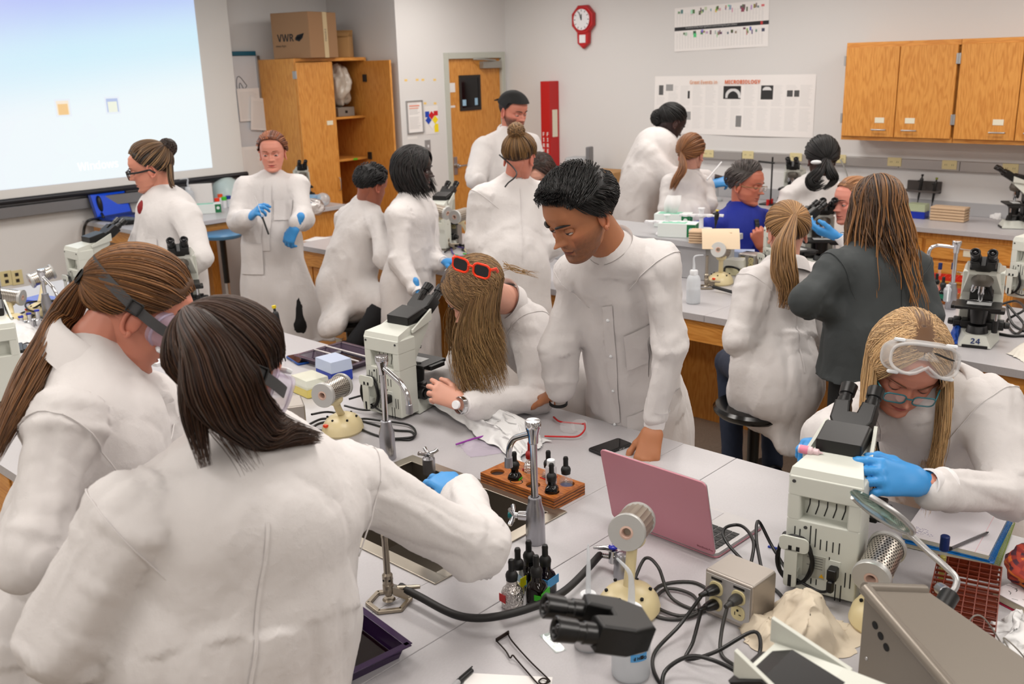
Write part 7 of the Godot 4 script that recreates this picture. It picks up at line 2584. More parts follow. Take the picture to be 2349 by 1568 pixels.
func sk(T: Transform3D, H: float, dir: Vector3, off: float) -> Vector3:
	var e := dir.normalized()
	var R := Vector3(0.352, 0.395, 0.462) * H
	var r := 1.0 / sqrt(pow(e.x / R.x, 2) + pow(e.y / R.y, 2) + pow(e.z / R.z, 2))
	return T * (Vector3(0, 0.12, -0.03) * H + e * (r + off))
func hairline(phi: float) -> float:
	var p := absf(wrapf(phi, -PI, PI))
	return deg_to_rad(table([[0.0, 44.0], [0.6, 40.0], [0.95, 22.0], [1.25, 2.0], [1.5, -12.0], [1.75, -8.0], [2.1, -34.0], [PI, -46.0]], p))
func rdir(phi: float, el: float) -> Vector3:
	return Vector3(sin(phi) * cos(el), sin(el), cos(phi) * cos(el))
func cap_shell(m: MB, T: Transform3D, H: float, off: float, lift := 0.0, rough := 0.0):
	var P := PackedVector3Array()
	var nz := noise(8, 1.0)
	for y in 25:
		for x in 49:
			var phi := TAU * x / 49.0
			var el := lerpf(hairline(phi), PI / 2, y / 24.0)
			var d := rdir(phi, el)
			P.append(sk(T, H, d, off * (0.35 + 0.65 * smoothstep(0.0, 0.25, y / 24.0)) + lift * maxf(0, d.y) + rough * nz.get_noise_3dv(d * 5.0)))
	m.grid(P, 49, 25, true, true)
	var k := m.v.size() - 49 * 5
	if m.n[k].dot(m.v[k] - T.origin) < 0:
		for q in range(m.v.size() - 49 * 25, m.v.size()):
			m.n[q] = -m.n[q]
		for q in range(m.i.size() - 48 * 0 - 49 * 24 * 6, m.i.size(), 3):
			var sw := m.i[q]
			m.i[q] = m.i[q + 1]
			m.i[q + 1] = sw
func tone(cols: Array) -> Color:
	var k := rng.randf() * (cols.size() - 1)
	var c: Color = cols[int(k)].lerp(cols[mini(int(k) + 1, cols.size() - 1)], k - int(k))
	c = c.lerp(Color.WHITE * c.get_luminance(), 0.16)
	return c * rng.randf_range(0.95, 1.45)
func lock(m: MB, pts: PackedVector3Array, r: float, c0: Color, c1: Color, sides := 5):
	var R := PackedFloat32Array()
	for k in pts.size():
		var t := float(k) / (pts.size() - 1)
		R.append(r * (0.75 + 0.25 * sin(t * PI)) * (1.0 - 0.8 * pow(t, 4)))
	if r < 0.0016:
		sides = 3
	var first := m.v.size()
	m.tube(pts, R, sides, false)
	var a := c0.srgb_to_linear()
	var b := c1.srgb_to_linear()
	for k in range(first, m.v.size()):
		m.c[k] = a.lerp(b, float((k - first) / sides) / (pts.size() - 1))
func swept(m: MB, T: Transform3D, H: float, tie: Vector3, n: int, cols: Array, off: float, r: float, lo := -PI, hi := PI):
	for k in n:
		var phi := rng.randf_range(lo, hi)
		var el := lerpf(hairline(phi), 1.45, pow(rng.randf(), 1.7))
		var d := rdir(phi, el)
		var L := d.angle_to(tie)
		var steps := 5 + int(L * 4)
		var pts := PackedVector3Array()
		var o := off * rng.randf_range(0.75, 1.15)
		for s in steps + 1:
			var t := float(s) / steps
			var e := d.slerp(tie, t) if L > 0.05 and L < 3.0 else d.lerp(tie, t).normalized()
			pts.append(sk(T, H, e, o * (0.45 + 0.55 * smoothstep(0.0, 0.25, t)) + 0.004 * t))
		lock(m, pts, r, tone(cols), tone(cols))
func tail(m: MB, path: Array, rads: Array, n: int, cols: Array, r: float, wave := 0.006, tips := 0.25):
	var S := spline(path, 5)
	var cnt := S.size()
	for k in n:
		var ang := rng.randf() * TAU
		var rr := sqrt(rng.randf())
		var ph := rng.randf() * TAU
		var last := int(cnt * (1.0 - tips * rng.randf()))
		var pts := PackedVector3Array()
		for s in maxi(last, 4):
			var t := float(s) / (cnt - 1)
			var d := (S[mini(s + 1, cnt - 1)] - S[maxi(s - 1, 0)]).normalized()
			var u := d.cross(Vector3(0.3, 0.2, 0.9)).normalized()
			var v := d.cross(u)
			var R := table(rads, t) * rr
			pts.append(S[s] + (u * cos(ang) + v * sin(ang)) * R + u * sin(t * 9.0 + ph) * wave * t + v * cos(t * 7.0 + ph) * wave * t)
		lock(m, pts, r, tone(cols), tone(cols))
func hanging(m: MB, T: Transform3D, H: float, n: int, cols: Array, tipcols: Array, off: float, r: float, lo: float, hi: float, lens: Array, push: Callable, part_x := 0.0, wave := 0.008):
	for k in n:
		var phi := rng.randf_range(lo, hi)
		var z0 := rng.randf_range(-0.6, 0.95)
		var d0 := Vector3(part_x + 0.02 * signf(sin(phi)), 1.0, z0).normalized()
		var d1 := rdir(phi, rng.randf_range(-0.5, 0.0))
		var pts := PackedVector3Array()
		var o := off * rng.randf_range(0.7, 1.2)
		for s in 9:
			pts.append(sk(T, H, d0.slerp(d1, s / 8.0), o * (0.5 + 0.5 * s / 8.0)))
		var p := pts[8]
		var L := rng.randf_range(lens[0], lens[1])
		var ph := rng.randf() * TAU
		var outd := (T.basis * Vector3(d1.x, 0, d1.z)).normalized()
		for s in range(1, 13):
			var t := s / 12.0
			pts.append(p + Vector3.DOWN * L * t + push.call(t, phi) + outd * (0.012 * sin(t * 3.0)) + Vector3(sin(t * 8 + ph), 0, cos(t * 7 + ph)) * wave * t)
		lock(m, pts, r, tone(cols), tone(tipcols))
func cropped(m: MB, T: Transform3D, H: float, n: int, cols: Array, off: float, r: float, len_: float, comb: Callable):
	for k in n:
		var phi := rng.randf_range(-PI, PI)
		var lo := hairline(phi)
		var el := asin(lerpf(sin(lo), 1.0, rng.randf()))
		var d := rdir(phi, el)
		var g: Vector3 = comb.call(d)
		var pts := PackedVector3Array()
		for s in 5:
			var t := s / 4.0
			var e := (d + g * t * len_ / H / 0.4).normalized()
			pts.append(sk(T, H, e, off * (0.35 + 0.75 * sin(t * 2.2)) * rng.randf_range(0.9, 1.1) * (0.45 + 0.55 * smoothstep(lo, lo + 0.5, asin(clampf(e.y, -1, 1))))))
		lock(m, pts, r, tone(cols), tone(cols), 4)
func cloth_mat(key: String, c: Color, fine := 1.0) -> StandardMaterial3D:
	if mats.has(key):
		return mats[key]
	var m := M(key, c, 0.75)
	if not texs.has("crease"):
		var nt := NoiseTexture2D.new()
		var fn := noise(21, 0.006, FastNoiseLite.TYPE_SIMPLEX_SMOOTH, 3)
		fn.fractal_type = FastNoiseLite.FRACTAL_RIDGED
		fn.domain_warp_enabled = true
		fn.domain_warp_amplitude = 24.0
		nt.noise = fn
		nt.width = 512
		nt.height = 512
		nt.seamless = true
		nt.as_normal_map = true
		nt.bump_strength = 6.0
		texs["crease"] = nt
	m.normal_enabled = true
	m.normal_texture = texs["crease"]
	m.normal_scale = 0.4 * fine
	m.uv1_triplanar = true
	m.uv1_scale = Vector3.ONE * 2.2
	return m
func skin_mat() -> StandardMaterial3D:
	var m := vmat("skin", 0.5)
	m.subsurf_scatter_enabled = true
	m.subsurf_scatter_strength = 0.08
	return m
var jobs := []
func later(parent: Node, called: String, build: Callable, material: Material):
	var o := MeshInstance3D.new()
	o.name = called
	o.material_override = material
	parent.add_child(o, true)
	jobs.append([o, build, MB.new()])
func run_jobs():
	var id := WorkerThreadPool.add_group_task(func(k: int): jobs[k][1].call(jobs[k][2]), jobs.size(), -1, true)
	WorkerThreadPool.wait_for_group_task_completion(id)
	for j in jobs:
		j[0].mesh = j[2].mesh()
func person(label: String, s: Dictionary) -> Node3D:
	var o := thing("person", label, "person")
	var T: Transform3D = s.T
	var H: float = s.get("H", 0.225)
	var skin: Color = s.skin
	var side: Vector3 = (s.SL - s.SR).normalized()
	var mid: Vector3 = (s.SL + s.SR) / 2
	var upv: Vector3 = (mid - s.P).normalized()
	var fwd := side.cross(upv).normalized()
	var sw: float = (s.SL - s.SR).length() / 2
	s.fwd = fwd
	s.side = side
	var cell: float = s.get("cell", 0.014)
	var m: MB
	var b := Blob.new(1)
	var hb: Vector3 = T * (v3(0, -0.1, -0.12) * H)
	b.add(hb, s.N, 0.052 * H / 0.225, 0.056 * H / 0.225, 1.0, fwd, 0.03)
	b.add(s.N, mid - upv * 0.1, 0.05, 0.09, 0.7, fwd, 0.03)
	b.add(mid - upv * 0.1, s.P, 0.11, 0.12, 0.7, fwd, 0.03)
	for q in [[s.SL, s.EL, s.WL, "L"], [s.SR, s.ER, s.WR, "R"]]:
		b.add(mid - upv * 0.05, q[0], 0.04, 0.04, 1.0, fwd, 0.03)
		b.add(q[0], q[1], 0.043, 0.037, 1.0, fwd, 0.02)
		b.add(q[1], q[2], 0.036, 0.026, 1.0, fwd, 0.02)
	var bc := 0.012 if cell < 0.013 else 0.016
	var bare := []
	for k in ["L", "R"]:
		if not s.has("hand" + k):
			continue
		var h: Dictionary = s["hand" + k]
		var W: Vector3 = s["W" + k] + h.dir.normalized() * 0.03
		if h.has("glove"):
			later(o, "glove", func(mm): mm.tint(h.glove); hand(mm, W, h.dir, h.back, k == "L", h.curl, h.get("size", 1.0), h.get("cell", 0.0034), 0.0012), vmat("glove_nitrile", 0.42))
		else:
			bare.append([W, k, h])
	later(o, "body", func(mm):
		mm.tint(skin)
		b.mesh(bc, mm)
		for q in bare:
			hand(mm, q[0], q[2].dir, q[2].back, q[1] == "L", q[2].curl, q[2].get("size", 1.0), q[2].get("cell", 0.0034))
		head(mm, T, s), skin_mat())
	var c := Blob.new(int(s.get("seed", 3)))
	var hip: float = s.get("hip", 0.2)
	var amp: float = s.get("amp", 0.009)
	c.hem = s.get("hem", 0.5)
	c.add(s.SL - side * 0.02, s.SR + side * 0.02, 0.058, 0.058, 0.95, fwd, 0.04, 3, amp * 0.6)
	c.add(s.N - (s.N - mid) * 0.25, mid, 0.062, 0.085, 1.0, fwd, 0.05, 3, amp * 0.5)
	for q in [s.SL, s.SR]:
		c.add(s.N.lerp(mid, 0.18), q, 0.068, 0.06, 1.0, fwd, 0.05, 3, amp * 0.6)
	c.add(mid - upv * 0.07, mid - upv * 0.25, sw * s.get("chest", 0.98), sw * s.get("waist", 0.95), s.get("flat", 0.72), fwd, 0.05, 3, amp)
	c.add(mid - upv * 0.25, s.P, sw * s.get("waist", 0.95), hip, s.get("flat", 0.72) + 0.04, fwd, 0.05, 2, amp)
	if s.has("skirt"):
		for q in s.skirt:
			c.add(q[0], q[1], q[2], q[3], q[4] if q.size() > 4 else 0.85, fwd, 0.06, 2, amp * 1.3)
	else:
		c.add(s.P, v3(s.P.x, c.hem - 0.05, s.P.z), hip, hip * s.get("flare", 1.25), 0.8, fwd, 0.05, 2, amp * 1.4)
	var fat: float = s.get("sleeve", 1.0)
	for q in [[s.SL, s.EL, s.WL, s.get("cutL", 1.0)], [s.SR, s.ER, s.WR, s.get("cutR", 1.0)]]:
		c.add(q[0], q[1], 0.066 * fat, 0.06 * fat, 1.0, fwd, 0.035, 1, amp)
		var we: Vector3 = q[1].lerp(q[2], 0.92 * q[3])
		c.add(q[1], we, 0.06 * fat, lerpf(0.06, 0.046, q[3]) * fat, 1.0, fwd, 0.03, 1, amp)
	if s.has("extra"):
		s.extra.call(c)
	s.blob = c
	var gm2: StandardMaterial3D = s.get("cloth", null)
	if gm2 == null:
		gm2 = cloth_mat("lab_coat_cloth", Color(0.83, 0.815, 0.81))
	later(o, s.get("garment", "lab_coat"), func(mm): c.mesh(cell, mm), gm2)
	if not s.has("garment") or s.has("cuffs"):
		for q in [[s.EL, s.WL, s.get("cutL", 1.0)], [s.ER, s.WR, s.get("cutR", 1.0)]]:
			if q[2] < 1.0:
				continue
			var e: Vector3 = (q[1] - q[0]).normalized()
			m = MB.new()
			m.lathe(pv2([v2(0.029, -0.005), v2(0.033, -0.004), v2(0.0335, 0.02), v2(0.035, 0.05), v2(0.042, 0.062)]), 22, xf3(frame_y(-e), q[1] + e * 0.012))
			part(o, "cuff", m, s.get("cuff_cloth", M("cuff_knit")))
	if s.has("collar"):
		collar(o, s, T, gm2)
	if s.has("legs"):
		var lg := Blob.new(5)
		for q in s.legs:
			lg.add(q[0], q[1], 0.085, 0.066, 1.0, fwd, 0.02, 1, 0.004)
			lg.add(q[1], q[2], 0.066, 0.05, 1.0, fwd, 0.02, 1, 0.004)
		later(o, "trousers", func(mm): lg.mesh(0.018, mm), s.get("pants", M("dark_denim")))
		for q in s.legs:
			m = MB.new()
			var toe: Vector3 = q[3] if q.size() > 3 else v3(fwd.x, 0, fwd.z).normalized()
			var hl: Vector3 = q[2] - v3(0, q[2].y - maxf(q[2].y - 0.09, 0.0), 0)
			var P := pv3([])
			for y in 9:
				var t := y / 8.0
				for x in 14:
					var a := TAU * x / 14
					var wv := 0.046 * (0.75 + 0.35 * sin(t * 2.6)) * (1.0 if t < 0.95 else 0.5)
					var hv := lerpf(0.095, 0.045, smoothstep(0.1, 0.7, t)) * (1.0 if t < 0.95 else 0.6)
					P.append(hl + toe * (-0.07 + t * 0.265) + toe.cross(Vector3.UP) * cos(a) * wv + Vector3.UP * maxf(0.0, hv * 0.5 + sin(a) * hv * 0.56))
			m.grid(P, 14, 9, true, true)
			part(o, "shoe", m, s.get("shoes", M("shoe_dark")))
	return o
func collar(o: Node3D, s: Dictionary, T: Transform3D, cm: Material):
	var N: Vector3 = s.N
	var up_: Vector3 = (T * (v3(0, -0.1, -0.12) * float(s.get("H", 0.225))) - N).normalized()
	up_ = up_.lerp((s.SL + s.SR - s.P * 2.0).normalized(), 0.4).normalized()
	var z: Vector3 = (s.fwd - up_ * s.fwd.dot(up_)).normalized()
	var x := up_.cross(z)
	var kind: String = s.collar
	var P := pv3([])
	var rows := [[0.068, -0.03], [0.066, 0.0], [0.067, 0.024], [0.074, 0.03]] if kind == "stand" else [[0.074, -0.025], [0.07, 0.0], [0.07, 0.026], [0.078, 0.034], [0.088, 0.022], [0.1, -0.014], [0.104, -0.024]]
	var gap: float = s.get("collar_gap", 0.25)
	for r in rows.size():
		for k in 33:
			var a := lerpf(-PI + gap, PI - gap, k / 32.0) + PI
			var fr := absf(wrapf(a, -PI, PI)) / PI       
			var drop: float = rows[r][1] - (0.035 + (0.03 if r > 3 else 0.0)) * pow(1.0 - fr, 2.0)
			var rad: float = rows[r][0] + (0.02 * pow(1.0 - fr, 2.0) if r > 3 else 0.0)
			P.append(N + x * sin(a) * rad * 1.06 + z * cos(a) * rad + up_ * (drop + 0.012))
	var m := MB.new()
	m.grid(P, 33, rows.size(), false, false, 0.0015)
	part(o, "collar", m, cm)
func patch(o: Node3D, called: String, s: Dictionary, ctr: Vector3, right: Vector3, up_: Vector3, w: float, h: float, into: Vector3, lift := 0.004, res := 10):
	var c: Blob = s.blob
	var list := c.all()
	var P := pv3([])
	for y in res + 1:
		for x in 7:
			var q := ctr + right * (x / 6.0 - 0.5) * w + up_ * (y / float(res) - 0.5) * h - into * 0.25
			P.append(c.surface(q, into, list) - into * lift)
	var m := MB.new()
	m.grid(P, 7, res + 1, false, false, 0.0025)
	if m.n[0].dot(into) > 0:
		m = MB.new()
		m.grid(P, 7, res + 1, false, true, 0.0025)
	part(o, called, m, s.get("cloth", mats["lab_coat_cloth"]))
func seams(o: Node3D, s: Dictionary, back := true):
	var c: Blob = s.blob
	var list := c.all()
	for q in [[s.SL, s.EL], [s.SR, s.ER]]:
		var e: Vector3 = ((q[1] - q[0]).normalized() * 0.75 + (q[0] - (s.SL + s.SR) / 2).normalized() * 0.5).normalized()
		var b := frame_y(e)
		var P := pv3([])
		for k in 29:
			var d := b.x * cos(TAU * k / 28) + b.z * sin(TAU * k / 28)
			P.append(c.surface(q[0] + e * 0.012 + d * 0.16, -d, list) + d * 0.001)
		var m := MB.new()
		m.tube(P, 0.0016, 5, false)
		part(o, "seam", m, s.get("cloth", mats["lab_coat_cloth"]))
	if back:
		patch(o, "seam", s, s.N.lerp(s.P, 0.55) + s.side * s.get("seam_x", 0.0), s.side, (s.P - s.N).normalized(), 0.006, (s.P - s.N).length() * 0.86, s.fwd, 0.0018, 30)
func hp(o: Node3D, m: MB, called := "hair"):
	part(o, called, m, vmat("hair_strands", 0.55))
func glasses(label: String, T: Transform3D, H: float, frame: Material, lensm: Material, w: float, h: float, temple := true, y0 := 0.0, z0 := 0.46, thick := 0.0016, tilt := 0.0, category := "glasses") -> Node3D:
	var o := thing("eyeglasses" if category == "glasses" else "sunglasses", label, category, T.origin)
	o.basis = T.basis
	var B := xf3(rx(tilt), v3(0, y0 * H, z0 * H))
	for sd in [-1, 1]:
		var poly := rrect(w, h, minf(w, h) * 0.36, 6, v2(sd * (w * 0.5 + 0.009), 0))
		var P := pv3([])
		for q in poly:
			P.append(B * v3(q.x, q.y, -0.25 * pow(absf(q.x) / 0.08, 2) * 0.02))
		P.append(P[0])
		P.append(P[1])
		var m := MB.new()
		m.tube(P, thick, 6, false)
		part(o, "rim", m, frame)
		m = MB.new()
		m.prism(poly, 0.0012, B * xf3(Basis(), v3(0, 0, -0.002)))
		part(o, "lens", m, lensm)
		if temple:
			m = MB.new()
			m.tube(pv3([B * v3(sd * (w + 0.009), h * 0.25, -0.004), T.basis.inverse() * v3() + v3(sd * 0.345, y0 + 0.01, 0.22) * H, v3(sd * 0.35, y0 - 0.005, -0.04) * H, v3(sd * 0.345, y0 - 0.1, -0.13) * H]), thick * 1.1, 6, true, 1.6)
			part(o, "temple", m, frame)
	var m := MB.new()
	m.tube(spline([B * v3(-0.01, h * 0.12, 0), B * v3(0, h * 0.2, 0.003), B * v3(0.01, h * 0.12, 0)], 4), thick, 6)
	part(o, "bridge", m, frame)
	return o
func goggles(label: String, T: Transform3D, H: float, y0: float, tip: float, strap: Material, lens_c: Color, strap_on := true, grow := 1.0) -> Node3D:
	var o := thing("safety_goggles", label, "goggles", T.origin)
	o.basis = T.basis
	var B := xf3(rx(tip), v3(0, y0 * H, 0.30 * H))
	var outline := func(k: float, z: float, n: int) -> PackedVector3Array:
		var P := pv3([])
		for q in n:
			var a := TAU * q / n
			var px := 0.083 * signf(cos(a)) * pow(absf(cos(a)), 0.6) * k * grow
			var py := 0.04 * signf(sin(a)) * pow(absf(sin(a)), 0.7) * k * grow
			if sin(a) < 0:
				py += 0.024 * exp(-pow(px / 0.022, 2)) * grow
			P.append(B * v3(px, py, z - 0.5 * px * px / 0.09))
		return P
	var soft := M("goggle_body_%s" % lens_c.to_html(), Color(lens_c.r, lens_c.g, lens_c.b, 0.4), 0.28)
	soft.transparency = BaseMaterial3D.TRANSPARENCY_ALPHA
	var m := MB.new()
	var rows := pv3([])
	for q in [[1.06, -0.012], [1.08, 0.0], [1.0, 0.03], [0.96, 0.05]]:
		rows.append_array(outline.call(q[0], q[1], 44))
	m.grid(rows, 44, 4, true, false)
	part(o, "soft_body", m, soft)
	m = MB.new()
	var R: PackedVector3Array = outline.call(0.97, 0.05, 44)
	R.append(R[0])
	R.append(R[1])
	m.tube(R, 0.0042, 6, false)
	R = outline.call(1.07, 0.0, 44)
	R.append(R[0])
	R.append(R[1])
	m.tube(R, 0.0035, 6, false)
	part(o, "rim", m, soft)
	m = MB.new()
	var L := pv3([])
	for q in 12:
		L.append_array(outline.call(0.96 * (1.0 - q / 11.5), 0.05, 44))
	m.grid(L, 44, 12, true, false)
	part(o, "visor", m, clear("visor", Color(0.95, 0.95, 0.95, 0.12), 0.04))
	for q in [[-0.062, 0.041], [0.062, 0.041], [-0.066, -0.04], [0.066, -0.04]]:
		m = MB.new()
		m.box(B * v3(q[0] * grow, q[1] * grow, 0.022 - 0.5 * q[0] * q[0] / 0.09), v3(0.026, 0.009, 0.018), 0.003, B.basis)
		part(o, "vent_cap", m, M("cap_white"))
	if strap_on:
		var up0: float = y0
		for sd in [-1, 1]:
			var P := pv3([])
			for k in 15:
				var a := lerpf(0.95, PI, k / 14.0)
				var e := v3(sd * sin(a), 0, cos(a))
				var yy := lerpf(up0, up0 + 0.02 + s_rise, smoothstep(0.9, PI, a)) * H
				var c := v3(0, yy, -0.03 * H)
				var p := c + e * v3(0.437, 1, 0.548) * H
				P.append(p + v3(0, 0.0105, 0))
				P.append(p - v3(0, 0.0105, 0))
			m = MB.new()
			m.grid(P, 2, 15, false, sd > 0, 0.0015)
			part(o, "strap", m, strap)
			m = MB.new()
			var a0 := 1.75
			var bp := v3(sd * sin(a0) * 0.44, lerpf(up0, up0 + 0.02 + s_rise, smoothstep(0.9, PI, a0)), -0.03 + cos(a0) * 0.552) * H
			var bb := ry(sd * (a0 - 0.0))
			for dz in [-0.012, 0.012]:
				m.box(bp + bb * v3(dz, 0, 0.003), v3(0.004, 0.026, 0.005), 0.001, bb)
			for dy in [-0.012, 0.012]:
				m.box(bp + bb * v3(0, dy, 0.003), v3(0.026, 0.003, 0.005), 0.001, bb)
			part(o, "buckle", m, M("black_plastic"))
	return o
var s_rise := 0.0
func T_head(x: float, y: float, d: float, yaw: float, pitch: float, roll := 0.0) -> Transform3D:
	return xf3(facing(yaw, pitch, roll), at(x, y, d))
const FAIR := Color(0.83, 0.61, 0.53)
const GLOVE := Color(0.22, 0.56, 0.82)
func legs_for(P: Vector3, side: Vector3, ankle := 0.09, bend := Vector3.ZERO) -> Array:
	var s := v3(side.x, 0, side.z).normalized() * 0.085
	return [[P + s, v3(P.x, 0.5, P.z) + s + bend, v3(P.x, ankle, P.z) + s * 1.2], [P - s, v3(P.x, 0.5, P.z) - s + bend, v3(P.x, ankle, P.z) - s * 1.2]]
func people():
	front_people()
	middle_people()
	far_people()
	run_jobs()
func front_people():
	var s: Dictionary
	var o: Node3D
	var m: MB
	s = {"T": T_head(1328, 490, 2.84, -54, 30, 0), "skin": Color(0.66, 0.43, 0.29), "face": true, "smile": true, "jaw": 1.08, "nose": 1.15, "eyes": 0.3, "look": v2(0.1, -0.35), "brow": Color(0.03, 0.022, 0.02), "brow_size": 0.026, "beard": Color(0.16, 0.1, 0.07), "beard_amount": 0.42, "lips": Color(0.46, 0.22, 0.18), "H": 0.246,
		"N": at(1405, 575, 2.96), "SL": at(1512, 600, 2.92), "SR": at(1318, 632, 3.18), "EL": at(1535, 790, 2.98), "ER": at(1282, 790, 3.26), "WL": at(1502, 968, 3.08), "WR": at(1281, 900, 3.34), "P": at(1462, 935, 3.48), "hem": 0.5, "cell": 0.0095, "amp": 0.011, "collar": "stand", "collar_gap": 0.12, "seed": 4, "chest": 0.86, "waist": 0.86,
		"handL": {"dir": on(1485, 1062) - at(1502, 985, 3.05), "back": v3(0.25, 0.9, 0.25), "curl": [0.1, 0.16, 0.2, 0.2, 0.2], "size": 1.02}, "handR": {"dir": on(1222, 932) - at(1281, 915, 3.34), "back": v3(0.3, 0.9, 0.2), "curl": [0.0, 0.25, 0.3, 0.3, 0.3]}}
	s.legs = legs_for(s.P, s.SL - s.SR)
	o = person("smiling man with short black hair in a white lab coat, leaning on the bench", s)
	seams(o, s)
	var T: Transform3D = s.T
	var H: float = s.H
	m = MB.new()
	var blk := [Color(0.035, 0.03, 0.03), Color(0.07, 0.06, 0.058), Color(0.02, 0.018, 0.018)]
	m.tint(Color(0.022, 0.019, 0.019))
	cap_shell(m, T, H, 0.009, 0.008, 0.002)
	cropped(m, T, H, 2600, blk, 0.026, 0.0014, 0.055, func(d): return v3(0.5, 0.1, 0.75) if d.y > 0.45 else v3(0, -0.75, -0.5))
	for k in 420:
		var d := rdir(rr(-0.75, 0.75), rr(0.72, 1.0))
		var p := sk(T, H, d, 0.008)
		var e := T.basis * v3(0.55 + rr(-0.3, 0.3), 0.55, 0.75).normalized()
		lock(m, spline([p, p + e * 0.022, p + e * 0.04 - T.basis.y * 0.006], 3), 0.0015, tone(blk), tone(blk), 4)
	hp(o, m)
	var fw: Vector3 = s.fwd
	var dn := (s.P - s.N as Vector3).normalized()
	patch(o, "placket", s, s.N.lerp(s.P, 0.56) + fw * 0.1, s.side, dn, 0.042, 0.5, -fw, 0.003, 16)
	for k in 4:
		var c: Blob = s.blob
		var q: Vector3 = c.surface(s.N.lerp(s.P, 0.3 + k * 0.2) + fw * 0.35, -fw, c.all())
		m = MB.new()
		m.ball(q + fw * 0.004, Vector3.ONE * 0.006, 10, 6)
		part(o, "snap", m, M("cap_white"))
	patch(o, "pocket", s, s.N.lerp(s.P, 0.5) + s.side * 0.115, s.side, dn, 0.115, 0.15, -fw, 0.006)
	patch(o, "pocket", s, s.N.lerp(s.P, 0.98) + s.side * 0.13, s.side, dn, 0.15, 0.18, -fw, 0.006)
	m = MB.new()
	var wr: Vector3 = s.WR
	var we := (s.WR - s.ER as Vector3).normalized()
	m.lathe(pv2([v2(0.029, 0.0), v2(0.0325, 0.001), v2(0.0325, 0.011), v2(0.029, 0.012)]), 24, xf3(frame_y(we), wr + we * 0.034))
	single("wristband", m, M("band_black"), "black rubber wristband on the leaning man's far wrist", "wristband")
	s = {"T": T_head(1088, 672, 3.3, -72, 40, 0), "skin": FAIR, "face": true, "eyes": 0.25, "H": 0.225,
		"N": at(1165, 690, 3.5), "SL": at(1212, 735, 3.52), "SR": at(1090, 742, 3.75), "EL": at(1232, 915, 3.5), "ER": at(1040, 868, 3.68), "WL": at(1072, 928, 3.28), "WR": at(955, 885, 3.66), "P": at(1330, 880, 3.75), "hem": 0.55, "cell": 0.011, "amp": 0.011, "seed": 9, "sleeve": 1.08, "collar": "stand", "waist": 0.9,
		"handL": {"dir": at(975, 888, 3.3) - at(1072, 928, 3.28), "back": v3(0.35, 0.55, 0.75), "curl": [0.3, 0.3, 0.38, 0.45, 0.5], "size": 0.95}, "handR": {"dir": at(925, 905, 3.6) - at(955, 885, 3.66), "back": v3(-0.2, 0.9, -0.3), "curl": [0.3, 0.4, 0.4, 0.4, 0.4]}}
	s.legs = legs_for(s.P, s.SL - s.SR)
	o = person("woman with long wavy blonde hair bending to a microscope, orange sunglasses on her head", s)
	seams(o, s)
	T = s.T
	var blond := [Color(0.20, 0.13, 0.075), Color(0.36, 0.25, 0.14), Color(0.52, 0.39, 0.23), Color(0.3, 0.2, 0.11)]
	var blond_tip := [Color(0.45, 0.33, 0.18), Color(0.6, 0.47, 0.28), Color(0.36, 0.25, 0.13)]
	m = MB.new()
	m.tint(Color(0.2, 0.13, 0.08))
	cap_shell(m, T, 0.225, 0.012)
	hanging(m, T, 0.225, 1300, blond, blond_tip, 0.018, 0.0014, 0.75, 3.3, [0.22, 0.4], func(t, phi): return -cbs.x * 0.05 * sin(t * 2.6) + cbs.x * 0.03 * t, 0.0, 0.016)
	hanging(m, T, 0.225, 500, blond, blond_tip, 0.016, 0.0014, -3.0, -0.95, [0.2, 0.36], func(t, phi): return -cbs.x * 0.03 * sin(t * 2.6), 0.0, 0.014)
	for k in 16:
		var p := at(1150 + rr(0, 12), 605 + rr(-8, 20), 3.3)
		lock(m, spline([p, at(1185, 618 + rr(-8, 10), 3.3), at(1205 + rr(0, 35), 628 + rr(-10, 12), 3.32)], 5), 0.0012, tone(blond_tip), tone(blond_tip), 4)
	hp(o, m)
	var ST := T * xf3(Basis(), v3(0, 0.0, 0))
	var gl := glasses("bright orange sunglasses with dark lenses pushed up on the blonde woman's hair", xf3(facing(-24, 12, 14), at(1080, 614, 3.09)), 0.225, M("orange_frame"), M("sun_lens"), 0.056, 0.047, false, 0.0, 0.0, 0.0042, 0.0, "sunglasses")
	for sd in [-1, 1]:
		m = MB.new()
		m.tube(pv3([v3(sd * 0.067, 0.012, -0.002), v3(sd * 0.075, 0.006, -0.03), v3(sd * 0.072, -0.02, -0.06)]), 0.003, 6, true, 2.0)
		part(gl, "temple", m, M("orange_frame"))
	var wt := thing("wristwatch", "silver wristwatch on the blonde woman's near wrist", "watch", s.WL)
	we = (s.WL - s.EL as Vector3).normalized()
	m = MB.new()
	m.lathe(pv2([v2(0.028, -0.008), v2(0.031, -0.007), v2(0.031, 0.007), v2(0.028, 0.008)]), 26, xf3(frame_y(we), we * 0.03))
	part(wt, "bracelet", m, M("chrome"))
	m = MB.new()
	cyl(m, we * 0.03 + v3(0.01, 0.012, 0.026), we * 0.03 + v3(0.012, 0.015, 0.036), 0.015, 0.0145, 24)
	part(wt, "case", m, M("dial_white"))
